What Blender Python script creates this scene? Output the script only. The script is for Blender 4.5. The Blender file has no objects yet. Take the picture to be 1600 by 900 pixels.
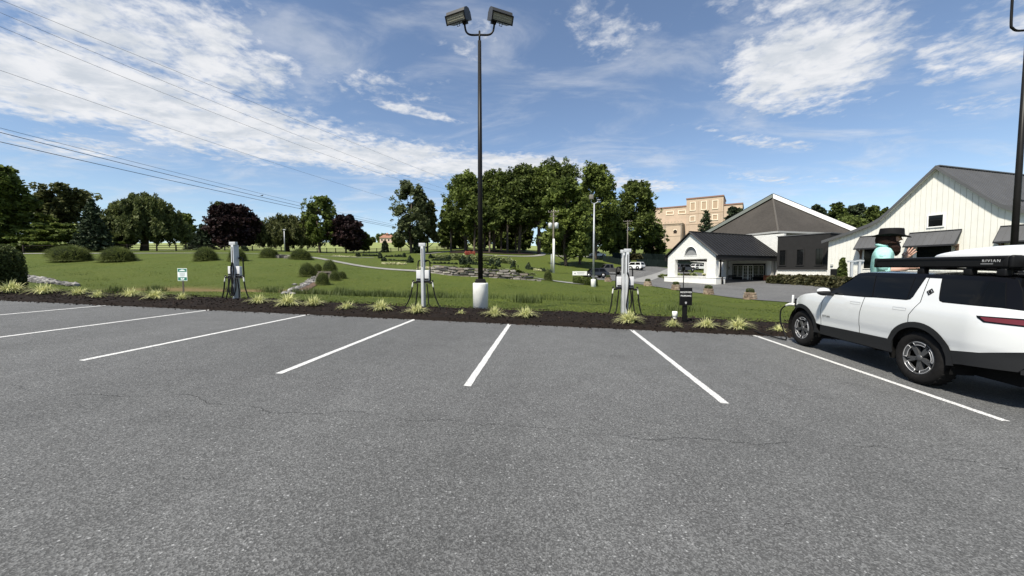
import bpy, bmesh, math, random
import numpy as np
from mathutils import Vector, Matrix, Quaternion, geometry as mgeo

# ------------------------------------------------------------------ camera
SC = bpy.context.scene
COL = SC.collection
FPX = 578.0                      # focal length in photo pixels (1600 wide)
PITCH = math.atan((450 - 422) / FPX)
CAM = np.array([0.0, 0.0, 1.7])
cam_data = bpy.data.cameras.new('camera')
cam_data.sensor_width = 36.0
cam_data.lens = FPX / 1600 * 36
cam_data.clip_start = 0.05
cam_data.clip_end = 5000
cam = bpy.data.objects.new('camera', cam_data)
COL.objects.link(cam)
cam.location = CAM
cam.rotation_euler = (math.pi / 2 - PITCH, 0, 0)
SC.camera = cam

# ------------------------------------------------------------------ light
SUN_EL = math.radians(54)
SUN_DIR = np.array([-0.64, -0.77])           # horizontal direction towards the sun (behind the camera)
SUN_DIR = SUN_DIR / np.linalg.norm(SUN_DIR)
to_sun = Vector((SUN_DIR[0] * math.cos(SUN_EL), SUN_DIR[1] * math.cos(SUN_EL), math.sin(SUN_EL)))
sun_data = bpy.data.lights.new('sun', 'SUN')
sun_data.energy = 3.9
sun_data.angle = math.radians(4)             # thin veil of cloud: soft shadows
sun_data.color = (1.0, 0.94, 0.82)
sun = bpy.data.objects.new('sun', sun_data)
COL.objects.link(sun)
sun.rotation_euler = to_sun.to_track_quat('Z', 'Y').to_euler()
SC.view_settings.view_transform = 'Standard'
SC.view_settings.look = 'None'
SC.view_settings.gamma = 1.0
SC.view_settings.exposure = 1.06
SC.cycles.max_bounces = 6
SC.cycles.transparent_max_bounces = 6

# ------------------------------------------------------------------ sky
W = bpy.data.worlds.new('World')
SC.world = W
W.use_nodes = True
wt = W.node_tree
wt.nodes.clear()
def wn(kind, **kw):
    n = wt.nodes.new(kind)
    for k, v in kw.items(): setattr(n, k, v)
    return n
def wl(a, b): wt.links.new(a, b)
def wmath(op, a, b=None, c=None, clamp=False):
    n = wn('ShaderNodeMath', operation=op, use_clamp=clamp)
    for i, s in enumerate((a, b, c)):
        if s is None: continue
        if hasattr(s, 'links'): wl(s, n.inputs[i])
        else: n.inputs[i].default_value = s
    return n.outputs[0]
def wsmooth(x, lo, hi):
    n = wn('ShaderNodeMapRange', interpolation_type='SMOOTHSTEP')
    wl(x, n.inputs[0]); n.inputs[1].default_value = lo; n.inputs[2].default_value = hi
    return n.outputs[0]
sky = wn('ShaderNodeTexSky', sky_type='NISHITA', sun_disc=False)
sky.sun_elevation = SUN_EL
sky.sun_rotation = math.atan2(SUN_DIR[0], SUN_DIR[1])
sky.altitude = 100; sky.air_density = 1.0; sky.dust_density = 0.15; sky.ozone_density = 3.0
tc = wn('ShaderNodeTexCoord')
sep = wn('ShaderNodeSeparateXYZ'); wl(tc.outputs['Generated'], sep.inputs[0])
zz = wmath('ADD', wmath('MAXIMUM', sep.outputs[2], 0.0), 0.08)
cu = wmath('DIVIDE', sep.outputs[0], zz)
cv = wmath('DIVIDE', sep.outputs[1], zz)
cmb = wn('ShaderNodeCombineXYZ'); wl(cu, cmb.inputs[0]); wl(cv, cmb.inputs[1])
def wnoise(scale, detail, rough, dist, off=(0, 0, 0), stretch=(1, 1, 1), rot=0.0):
    m = wn('ShaderNodeMapping'); wl(cmb.outputs[0], m.inputs[0])
    m.inputs['Location'].default_value = off; m.inputs['Scale'].default_value = stretch
    m.inputs['Rotation'].default_value = (0, 0, rot)
    n = wn('ShaderNodeTexNoise'); wl(m.outputs[0], n.inputs['Vector'])
    n.inputs['Scale'].default_value = scale; n.inputs['Detail'].default_value = detail
    n.inputs['Roughness'].default_value = rough; n.inputs['Distortion'].default_value = dist
    return n.outputs[0]
# banks of cloud on the flat cloud layer: centre, radii, rotation, weight
BANKS = [(-1.95, 1.62, .80, .46, 0.5, 1.0), (-1.25, 1.40, .48, .34, 0.9, .85), (-1.55, 2.15, .70, .48, 0.6, 1.0),
         (-0.85, 2.62, .72, .40, 0.35, 1.0), (0.05, 2.85, .80, .30, 0.15, 1.0), (0.95, 3.15, .60, .22, 0.3, .75),
         (-2.6, 2.2, .45, .25, 0.4, .6), (-0.5, 1.97, .26, .06, 0.5, .72), (-0.62, 1.72, .40, .14, 0.35, .45),
         (1.22, 1.58, .42, .30, 0.7, 1.0), (1.0, 1.25, .50, .16, 0.3, .62), (1.75, 1.45, .30, .16, 0.3, .62),
         (1.65, 1.22, .25, .16, 0.3, .6), (2.15, 1.75, .30, .12, 0.3, .45), (1.6, 2.28, .42, .09, 0.1, .52),
         (1.15, 2.12, .25, .06, 0.1, .45), (0.35, 1.40, .22, .14, 0.6, .5), (2.2, 2.9, .8, .16, 0.1, .45), (-0.1, 1.45, .2, .14, 0.6, .42)]
cov = None
for (bx, by, rx, ry, rot, wgt) in BANKS:
    m = wn('ShaderNodeMapping', vector_type='TEXTURE'); wl(cmb.outputs[0], m.inputs[0])
    m.inputs['Location'].default_value = (bx, by, 0); m.inputs['Rotation'].default_value = (0, 0, rot)
    m.inputs['Scale'].default_value = (rx, ry, 1)
    ln = wn('ShaderNodeVectorMath', operation='LENGTH'); wl(m.outputs[0], ln.inputs[0])
    s = wmath('MULTIPLY', wsmooth(ln.outputs['Value'], 1.6, 0.35), wgt)
    cov = s if cov is None else wmath('MAXIMUM', cov, s)
# elsewhere in the sky (outside this view) the same broken cloud goes on
else_cov = wmath('MULTIPLY', wsmooth(wnoise(.55, 2, .5, 0, (7, 3, 0)), .45, .7), wsmooth(cv, 1.0, 0.4))
cov = wmath('MAXIMUM', cov, wmath('MULTIPLY', else_cov, .9))
n1 = wnoise(3.4, 9, .62, .25, (2, 5, 0), (1, 1.1, 1), .3)
n2 = wnoise(15.0, 6, .6, .2, (4, 1, 0))
fb = wmath('ADD', wmath('MULTIPLY', n1, .50), wmath('MULTIPLY', n2, .50))
dens = wmath('ADD', wmath('MULTIPLY', wmath('SUBTRACT', fb, .5), 2.9), wmath('SUBTRACT', wmath('MULTIPLY', cov, 1.12), .52))
alpha = wmath('MULTIPLY', wsmooth(dens, -0.20, 0.60), .96)
wisp = wmath('MULTIPLY', wsmooth(wnoise(1.6, 7, .6, .6, (9, 2, 0), (1, 1.7, 1), .35), .44, .74), .42)
alpha = wmath('MAXIMUM', alpha, wisp)
# far towards the horizon the layer thins into haze
alpha = wmath('MULTIPLY', alpha, wsmooth(sep.outputs[2], 0.03, 0.17))
thick = wsmooth(wnoise(5.0, 5, .6, .3, (2.12, 5.1, 0), (1, 1.3, 1), .6), .35, .7)
ccol = wn('ShaderNodeMix', data_type='RGBA'); wl(thick, ccol.inputs[0])
ccol.inputs[6].default_value = (6.0, 6.05, 6.2, 1); ccol.inputs[7].default_value = (4.3, 4.6, 5.0, 1)
skc = wn('ShaderNodeHueSaturation'); wl(sky.outputs[0], skc.inputs['Color'])
skc.inputs['Saturation'].default_value = 0.94; skc.inputs['Value'].default_value = 1.0
mx = wn('ShaderNodeMix', data_type='RGBA'); wl(alpha, mx.inputs[0]); wl(skc.outputs[0], mx.inputs[6]); wl(ccol.outputs[2], mx.inputs[7])
bg = wn('ShaderNodeBackground'); wl(mx.outputs[2], bg.inputs[0]); bg.inputs[1].default_value = 0.071
wo = wn('ShaderNodeOutputWorld'); wl(bg.outputs[0], wo.inputs[0])

# ------------------------------------------------------------------ measured geometry
def ray(px, py):
    cp, sp = math.cos(PITCH), math.sin(PITCH)
    x = (px - 800) / FPX; y = (450 - py) / FPX
    return np.array([x, y * sp + cp, y * cp - sp])
def P(px, py, Y):
    d = ray(px, py)
    return Vector(CAM + d * (Y / d[1]))
# the car park is a plane, tilted for drainage
AX = np.array([0.1013647, 0.99477681, 0.01201223]); AX /= np.linalg.norm(AX)      # along the stall lines
NRM = np.array([0.030225, -0.01514824, 0.99942833]); NRM /= np.linalg.norm(NRM)
EX = np.cross(AX, NRM)                                                             # along the edge
E0 = np.array([1.06905749, 10.40914473, 0.12543963])
def lot_z(x, y):
    return 1.7 - 1.7 - (NRM[0] * x + NRM[1] * y) / NRM[2]
def L(s, t, h=0.0):
    return Vector(E0 + EX * s + AX * t + NRM * h)
def lot_px(px, py):
    d = ray(px, py); k = -(1.7 * NRM[2]) / float(d @ NRM)
    return Vector(CAM + d * k)
LOT_M = Matrix(((EX[0], AX[0], NRM[0], E0[0]), (EX[1], AX[1], NRM[1], E0[1]), (EX[2], AX[2], NRM[2], E0[2]), (0, 0, 0, 1)))

TCOLS = [
 (-900, [(15,'z',.85),(20,'z',.8),(26,'z',.9),(36,'z',1.6),(50,'z',3.7),(58,'z',4.5),(66,'z',5.1),(90,'z',6.8),(150,'z',10),(300,'z',19),(800,'z',45)]),
 (0, [(15,458),(20,452),(26,445),(36,424),(50,402),(58,396),(66,393),(90,391),(150,389),(300,386),(800,382)]),
 (150, [(15,463),(20,460),(26,452),(34,430),(46,408),(56,396),(66,392),(90,390),(150,388),(300,385),(800,381)]),
 (370, [(14,472),(19,457),(22,457),(26,452),(34,430),(46,408),(58,397),(75,393),(95,390),(150,386),(300,381),(800,378)]),
 (500, [(14,476),(19,460),(22,461),(26,456),(32,439),(40,421),(50,408),(62,402),(85,398),(115,394),(160,387),(300,379),(800,378.5)]),
 (600, [(14,480),(18,464),(22,466),(26,460),(34,440),(46,421),(60,411),(80,404),(100,397.5),(115,394),(160,386.5),(300,379),(800,378.5)]),
 (750, [(13,488),(17,470),(21,468),(26,458),(32,444),(36.3,437),(37.2,424),(50,418),(65,410),(85,400),(105,394),(130,388),(200,382),(350,380),(800,380)]),
 (850, [(13,491),(17,474),(21,470),(28,458),(36.3,440),(37.2,437),(44,436),(55,428),(70,418),(90,408),(110,400),(130,394),(200,388),(350,385),(800,385)]),
 (930, [(13,493),(17,478),(22,472),(30,460),(40,452),(46,445),(52,439),(62,434),(72,429),(85,421),(100,410),(119,400.5),(140,394),(200,388),(350,386),(800,386)]),
 (1020, [(13,497),(18,480),(26,465),(40,450),(50,445),(60,441),(75,428),(85,421),(100,412),(130,403),(180,392),(300,387),(800,387)]),
 (1107, [(13,503),(18,485),(26,471),(34,463.5),(40,458),(50,447),(56,441.5),(70,434),(85,427),(110,416),(150,402),(220,383),(300,383),(800,384)]),
 (1172, [(13,507),(18,490),(25,475),(32,467),(40,456),(50,445),(60,438),(80,431),(120,416),(220,390),(350,388),(800,388)]),
 (1290, [(12,517),(16,497),(22,480),(28,467),(36,455),(45,444),(60,437),(100,425),(200,408),(400,398),(800,396)]),
 (1450, [(12,520),(20,490),(30,465),(38,452),(50,444),(60,437),(100,425),(200,408),(400,398),(800,396)]),
 (2600, [(12,'z',-.6),(20,'z',-.9),(30,'z',-.8),(38,'z',-.2),(50,'z',.0),(60,'z',.1),(100,'z',1.2),(200,'z',6.5),(400,'z',18),(800,'z',37)]),
]
LY = np.linspace(math.log(9), math.log(800), 190)
PXG = np.arange(-900, 2601, 10.0)
_colz = []
for px, rows in TCOLS:
    ys = [math.log(r[0]) for r in rows]
    zs = [(r[2] if r[1] == 'z' else P(px, r[1], r[0]).z) for r in rows]
    # interpolate elevation angle rather than height so far slopes stay straight in view
    el = [(z - 1.7) / math.exp(y) for z, y in zip(zs, ys)]
    _colz.append(np.interp(LY, ys, el))
_colz = np.array(_colz)
TG = np.empty((len(PXG), len(LY)))
for j in range(len(LY)):
    TG[:, j] = np.interp(PXG, [c[0] for c in TCOLS], _colz[:, j])
def _blur(A, axis, n):
    k = np.exp(-0.5 * (np.arange(-2 * n, 2 * n + 1) / n) ** 2); k /= k.sum()
    pad = [(0, 0), (0, 0)]; pad[axis] = (2 * n, 2 * n)
    B = np.pad(A, pad, mode='edge')
    return np.apply_along_axis(lambda m: np.convolve(m, k, 'valid'), axis, B)
TG = _blur(_blur(TG, 0, 3), 1, 2)
def sstep(a, b, x):
    t = np.clip((np.asarray(x, float) - a) / (b - a), 0, 1); return t * t * (3 - 2 * t)
def Zt(x, y):
    """terrain height (numpy arrays or floats)"""
    x = np.asarray(x, float); y = np.asarray(y, float)
    yy = np.maximum(y, 9.0)
    g = np.clip((800 + FPX * x / yy - PXG[0]) / 10.0, 0, len(PXG) - 1.001)
    h = np.clip((np.log(yy) - LY[0]) / (LY[1] - LY[0]), 0, len(LY) - 1.001)
    gi = g.astype(int); hi = h.astype(int); gf = g - gi; hf = h - hi
    el = (TG[gi, hi] * (1 - gf) * (1 - hf) + TG[gi + 1, hi] * gf * (1 - hf) + TG[gi, hi + 1] * (1 - gf) * hf + TG[gi + 1, hi + 1] * gf * hf)
    zc = 1.7 + el * yy
    t = (x - E0[0]) * AX[0] + (y - E0[1]) * AX[1]
    zl = lot_z(x, y) - 0.25 * (1 - sstep(-0.3, 0.15, t)) + 0.10 * sstep(0.0, 1.2, t)
    w = sstep(1.6, 5.0, t)
    return zl * (1 - w) + zc * w
def Zf(x, y): return float(Zt(x, y))
def G(px, py, near=11.0):
    """where the line of sight through a photo pixel meets the terrain"""
    d = ray(px, py); ks = np.geomspace(near, 700, 3000) / d[1]
    q = CAM[None, :] + ks[:, None] * d[None, :]
    below = q[:, 2] <= Zt(q[:, 0], q[:, 1])
    i = int(np.argmax(below)) if below.any() else len(ks) - 1
    return Vector(q[i])
def on(px, Y, py=410):
    p = P(px, py, Y); return Vector((p.x, p.y, Zf(p.x, p.y)))

# ------------------------------------------------------------------ object helpers
def tag(o, label=None, cat=None, group=None, kind=None):
    if label: o['label'] = label
    if cat: o['category'] = cat
    if group: o['group'] = group
    if kind: o['kind'] = kind
    return o
def thing(name, label, cat, M=None, group=None):
    o = bpy.data.objects.new(name, None); COL.objects.link(o)
    o.empty_display_size = 0.2
    if M is not None:
        if isinstance(M, Matrix): o.matrix_world = M
        else: o.location = M
    return tag(o, label, cat, group)
def dup(root, M=None, label=None, group=None, scale=None):
    r = root.copy(); COL.objects.link(r)
    if M is not None:
        if isinstance(M, Matrix): r.matrix_world = M
        else: r.location = M
    if label: r['label'] = label
    if group: r['group'] = group
    def rec(src, dst):
        for ch in KIDS.get(src, []):
            c = ch.copy(); COL.objects.link(c); c.parent = dst
            rec(ch, c)
    rec(root, r)
    return r
KIDS = {}
def adopt(o, parent):
    if parent is not None:
        o.parent = parent; KIDS.setdefault(parent, []).append(o)
    return o
def obj(name, mesh, parent=None, M=None):
    o = bpy.data.objects.new(name, mesh); COL.objects.link(o)
    adopt(o, parent)
    if M is not None:
        if isinstance(M, Matrix): o.matrix_local = M
        else: o.location = M
    return o
def rotz(a, loc=(0, 0, 0)):
    return Matrix.Translation(Vector(loc)) @ Matrix.Rotation(a, 4, 'Z')

class MB:
    """collects shapes and links them as one mesh object"""
    def __init__(s): s.v = []; s.f = []; s.m = []; s.sm = []
    def add(s, vs, fs, M=None, mat=0, smooth=False):
        o = len(s.v)
        if M is not None: vs = [M @ Vector(p) for p in vs]
        s.v += [tuple(p) for p in vs]
        for f in fs:
            s.f.append(tuple(o + i for i in f)); s.m.append(mat); s.sm.append(smooth)
        return s
    def box(s, c, d, M=None, mat=0, bev=0.0):
        x, y, z = d[0] / 2, d[1] / 2, d[2] / 2
        if bev <= 0:
            vs = [(c[0] + i * x, c[1] + j * y, c[2] + k * z) for i in (-1, 1) for j in (-1, 1) for k in (-1, 1)]
            fs = [(0, 1, 3, 2), (4, 6, 7, 5), (0, 4, 5, 1), (2, 3, 7, 6), (0, 2, 6, 4), (1, 5, 7, 3)]
            return s.add(vs, fs, M, mat)
        bm = bmesh.new(); bmesh.ops.create_cube(bm, size=1.0)
        bmesh.ops.scale(bm, vec=d, verts=bm.verts)
        bmesh.ops.bevel(bm, geom=bm.edges[:], offset=bev, segments=2, affect='EDGES', profile=.6)
        bmesh.ops.translate(bm, vec=c, verts=bm.verts)
        bm.verts.index_update()
        s.add([v.co.copy() for v in bm.verts], [[v.index for v in f.verts] for f in bm.faces], M, mat, True); bm.free()
        return s
    def tube(s, pts, r, seg=8, M=None, mat=0, cap=True, smooth=True):
        pts = [Vector(p) for p in pts]; n = len(pts)
        rs = r if isinstance(r, (list, tuple)) else [r] * n
        vs = []; fs = []
        up = None
        for i, p in enumerate(pts):
            d = (pts[min(i + 1, n - 1)] - pts[max(i - 1, 0)])
            if d.length < 1e-9: d = Vector((0, 0, 1))
            d.normalize()
            if up is None:
                up = Vector((0, 0, 1)) if abs(d.z) < .9 else Vector((1, 0, 0))
            a = d.cross(up)
            if a.length < 1e-6: a = d.orthogonal()
            a.normalize(); b = a.cross(d); b.normalize(); up = b
            for k in range(seg):
                t = 2 * math.pi * k / seg
                vs.append(p + (a * math.cos(t) + b * math.sin(t)) * rs[i])
        for i in range(n - 1):
            for k in range(seg):
                fs.append((i * seg + k, i * seg + (k + 1) % seg, (i + 1) * seg + (k + 1) % seg, (i + 1) * seg + k))
        if cap:
            fs.append(tuple(range(seg))[::-1]); fs.append(tuple((n - 1) * seg + k for k in range(seg)))
        return s.add(vs, fs, M, mat, smooth)
    def lathe(s, prof, seg=24, M=None, mat=0, smooth=True, cap=True):
        """profile of (radius, z) turned about Z"""
        vs = []; fs = []
        for r, z in prof:
            for k in range(seg):
                t = 2 * math.pi * k / seg; vs.append((r * math.cos(t), r * math.sin(t), z))
        for i in range(len(prof) - 1):
            for k in range(seg):
                fs.append((i * seg + k, i * seg + (k + 1) % seg, (i + 1) * seg + (k + 1) % seg, (i + 1) * seg + k))
        if cap and prof[0][0] > 1e-6: fs.append(tuple(range(seg))[::-1])
        if cap and prof[-1][0] > 1e-6: fs.append(tuple((len(prof) - 1) * seg + k for k in range(seg)))
        return s.add(vs, fs, M, mat, smooth)
    def prism(s, poly, z0, z1, M=None, mat=0):
        """polygon (x, y) pulled from z0 to z1"""
        n = len(poly)
        vs = [(p[0], p[1], z0) for p in poly] + [(p[0], p[1], z1) for p in poly]
        fs = [tuple(range(n))[::-1], tuple(range(n, 2 * n))] + [(i, (i + 1) % n, n + (i + 1) % n, n + i) for i in range(n)]
        return s.add(vs, fs, M, mat)
    def grid(s, fn, nu, nv, M=None, mat=0, smooth=True):
        vs = [fn(i / nu, j / nv) for i in range(nu + 1) for j in range(nv + 1)]
        fs = [(i * (nv + 1) + j, (i + 1) * (nv + 1) + j, (i + 1) * (nv + 1) + j + 1, i * (nv + 1) + j + 1) for i in range(nu) for j in range(nv)]
        return s.add(vs, fs, M, mat, smooth)
    def ball(s, c, r, M=None, mat=0, sub=2):
        bm = bmesh.new(); bmesh.ops.create_icosphere(bm, subdivisions=sub, radius=1.0)
        rr = r if isinstance(r, (list, tuple)) else (r, r, r)
        vs = [(c[0] + v.co.x * rr[0], c[1] + v.co.y * rr[1], c[2] + v.co.z * rr[2]) for v in bm.verts]
        bm.verts.index_update()
        s.add(vs, [[v.index for v in f.verts] for f in bm.faces], M, mat, True); bm.free(); return s
    def mesh(s, name, mats):
        me = bpy.data.meshes.new(name); me.from_pydata(s.v, [], s.f)
        for m in (mats if isinstance(mats, (list, tuple)) else [mats]): me.materials.append(m)
        me.polygons.foreach_set('material_index', s.m); me.polygons.foreach_set('use_smooth', s.sm)
        bm = bmesh.new(); bm.from_mesh(me); bmesh.ops.recalc_face_normals(bm, faces=bm.faces); bm.to_mesh(me); bm.free()
        me.update(); return me
    def build(s, name, mats, parent=None, M=None):
        return obj(name, s.mesh(name, mats), parent, M)
def np_mesh(name, verts, faces, mats, smooth=False, attrs=None):
    """fast mesh from numpy arrays, all faces with the same number of corners"""
    me = bpy.data.meshes.new(name)
    nv = len(verts); nf, k = faces.shape
    me.vertices.add(nv); me.vertices.foreach_set('co', np.asarray(verts, np.float32).ravel())
    me.loops.add(nf * k); me.loops.foreach_set('vertex_index', np.asarray(faces, np.int32).ravel())
    me.polygons.add(nf); me.polygons.foreach_set('loop_start', np.arange(0, nf * k, k, dtype=np.int32))
    me.polygons.foreach_set('loop_total', np.full(nf, k, np.int32))
    me.polygons.foreach_set('use_smooth', np.full(nf, smooth))
    for m in (mats if isinstance(mats, (list, tuple)) else [mats]): me.materials.append(m)
    for an, av in (attrs or {}).items():
        a = me.attributes.new(an, 'FLOAT', 'POINT'); a.data.foreach_set('value', np.asarray(av, np.float32))
    me.update(calc_edges=True); me.validate(); return me
def text_mesh(s, size, mat, depth=0.002, spacing=1.0, xs=1.0):
    cu = bpy.data.curves.new('lettering', 'FONT'); cu.body = s; cu.size = size; cu.extrude = depth
    cu.align_x = 'CENTER'; cu.align_y = 'CENTER'; cu.space_character = spacing
    o = bpy.data.objects.new('lettering', cu); COL.objects.link(o)
    dg = bpy.context.evaluated_depsgraph_get()
    me = bpy.data.meshes.new_from_object(o.evaluated_get(dg))
    bpy.data.objects.remove(o); me.materials.clear(); me.materials.append(mat)
    if xs != 1.0: me.transform(Matrix.Diagonal((xs, 1, 1, 1)))
    return me
def catmull(pts, n=6):
    pts = [Vector(p) for p in pts]; out = []
    q = [pts[0]] + pts + [pts[-1]]
    for i in range(1, len(q) - 2):
        a, b, c, d = q[i - 1], q[i], q[i + 1], q[i + 2]
        for k in range(n):
            t = k / n
            out.append(.5 * ((2 * b) + (c - a) * t + (2 * a - 5 * b + 4 * c - d) * t * t + (3 * b - a - 3 * c + d) * t ** 3))
    out.append(pts[-1]); return out

# ------------------------------------------------------------------ materials
def material(name):
    m = bpy.data.materials.new(name); m.use_nodes = True
    nt = m.node_tree; b = nt.nodes['Principled BSDF']
    return m, nt, b
def simple(name, col, rough=.6, metal=0.0, spec=.5, noise=0.0, nscale=8.0, bump=0.0, bscale=40.0, coat=0.0, dirt=None):
    m, nt, b = material(name)
    if max(col) < .06 and not coat:          # matt dark stuff reflects little
        if spec == .5: spec = .14
        col = tuple(c * .62 for c in col)
    b.inputs['Roughness'].default_value = rough; b.inputs['Metallic'].default_value = metal
    b.inputs['Specular IOR Level'].default_value = spec
    if coat: b.inputs['Coat Weight'].default_value = coat; b.inputs['Coat Roughness'].default_value = .03
    c = (*col, 1)
    b.inputs['Base Color'].default_value = c
    if noise or bump:
        t = nt.nodes.new('ShaderNodeTexCoord')
    if noise:
        n = nt.nodes.new('ShaderNodeTexNoise'); n.inputs['Scale'].default_value = nscale; n.inputs['Detail'].default_value = 6
        nt.links.new(t.outputs['Object'], n.inputs['Vector'])
        r = nt.nodes.new('ShaderNodeMix'); r.data_type = 'RGBA'
        d = dirt or tuple(x * (1 - noise) for x in col)
        r.inputs[6].default_value = (*d, 1); r.inputs[7].default_value = tuple(min(1, x * (1 + noise * .5)) for x in col) + (1,)
        mr = nt.nodes.new('ShaderNodeMapRange'); mr.inputs[1].default_value = .3; mr.inputs[2].default_value = .68
        nt.links.new(n.outputs[0], mr.inputs[0]); nt.links.new(mr.outputs[0], r.inputs[0])
        nt.links.new(r.outputs[2], b.inputs['Base Color'])
    if bump:
        n = nt.nodes.new('ShaderNodeTexNoise'); n.inputs['Scale'].default_value = bscale; n.inputs['Detail'].default_value = 5
        nt.links.new(t.outputs['Object'], n.inputs['Vector'])
        bp = nt.nodes.new('ShaderNodeBump'); bp.inputs['Strength'].default_value = bump; bp.inputs['Distance'].default_value = .02
        nt.links.new(n.outputs[0], bp.inputs['Height']); nt.links.new(bp.outputs[0], b.inputs['Normal'])
    return m
def leafy(name, dark, light, trans=.32, rough=.55):
    """foliage: each clump of leaves carries its own tint between two greens"""
    m, nt, b = material(name)
    a = nt.nodes.new('ShaderNodeAttribute'); a.attribute_name = 'tint'
    r = nt.nodes.new('ShaderNodeMix'); r.data_type = 'RGBA'
    r.inputs[6].default_value = (*dark, 1); r.inputs[7].default_value = (*light, 1)
    nt.links.new(a.outputs['Fac'], r.inputs[0]); nt.links.new(r.outputs[2], b.inputs['Base Color'])
    b.inputs['Roughness'].default_value = rough; b.inputs['Specular IOR Level'].default_value = .15
    tr = nt.nodes.new('ShaderNodeBsdfTranslucent'); nt.links.new(r.outputs[2], tr.inputs[0])
    ms = nt.nodes.new('ShaderNodeMixShader'); ms.inputs[0].default_value = trans
    nt.links.new(b.outputs[0], ms.inputs[1]); nt.links.new(tr.outputs[0], ms.inputs[2])
    nt.links.new(ms.outputs[0], nt.nodes['Material Output'].inputs[0])
    return m
RNG = np.random.default_rng(11)
random.seed(5)
# ------------------------------------------------------------------ ground
def nodes_of(m):
    return m.node_tree, m.node_tree.nodes['Principled BSDF']
def nn(nt, kind, **kw):
    n = nt.nodes.new(kind)
    for k, v in kw.items(): setattr(n, k, v)
    return n
def nmath(nt, op, a, b=None, clamp=False):
    n = nn(nt, 'ShaderNodeMath', operation=op, use_clamp=clamp)
    for i, s in enumerate((a, b)):
        if s is None: continue
        if hasattr(s, 'links'): nt.links.new(s, n.inputs[i])
        else: n.inputs[i].default_value = s
    return n.outputs[0]
def nrange(nt, x, a, b, c=0.0, d=1.0, sm=True):
    n = nn(nt, 'ShaderNodeMapRange', interpolation_type='SMOOTHSTEP' if sm else 'LINEAR')
    nt.links.new(x, n.inputs[0])
    for i, v in enumerate((a, b, c, d)): n.inputs[i + 1].default_value = v
    return n.outputs[0]
def nnoise(nt, vec, scale, detail=4, rough=.55, stretch=None):
    if stretch:
        mp = nn(nt, 'ShaderNodeMapping'); nt.links.new(vec, mp.inputs[0]); mp.inputs['Scale'].default_value = stretch; vec = mp.outputs[0]
    n = nn(nt, 'ShaderNodeTexNoise'); nt.links.new(vec, n.inputs['Vector'])
    n.inputs['Scale'].default_value = scale; n.inputs['Detail'].default_value = detail; n.inputs['Roughness'].default_value = rough
    return n.outputs[0]
def nmix(nt, fac, a, b, mode='MIX'):
    n = nn(nt, 'ShaderNodeMix', data_type='RGBA', blend_type=mode)
    for i, s in ((0, fac), (6, a), (7, b)):
        if hasattr(s, 'links'): nt.links.new(s, n.inputs[i])
        elif i == 0: n.inputs[0].default_value = s
        else: n.inputs[i].default_value = (*s, 1)
    return n.outputs[2]

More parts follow.
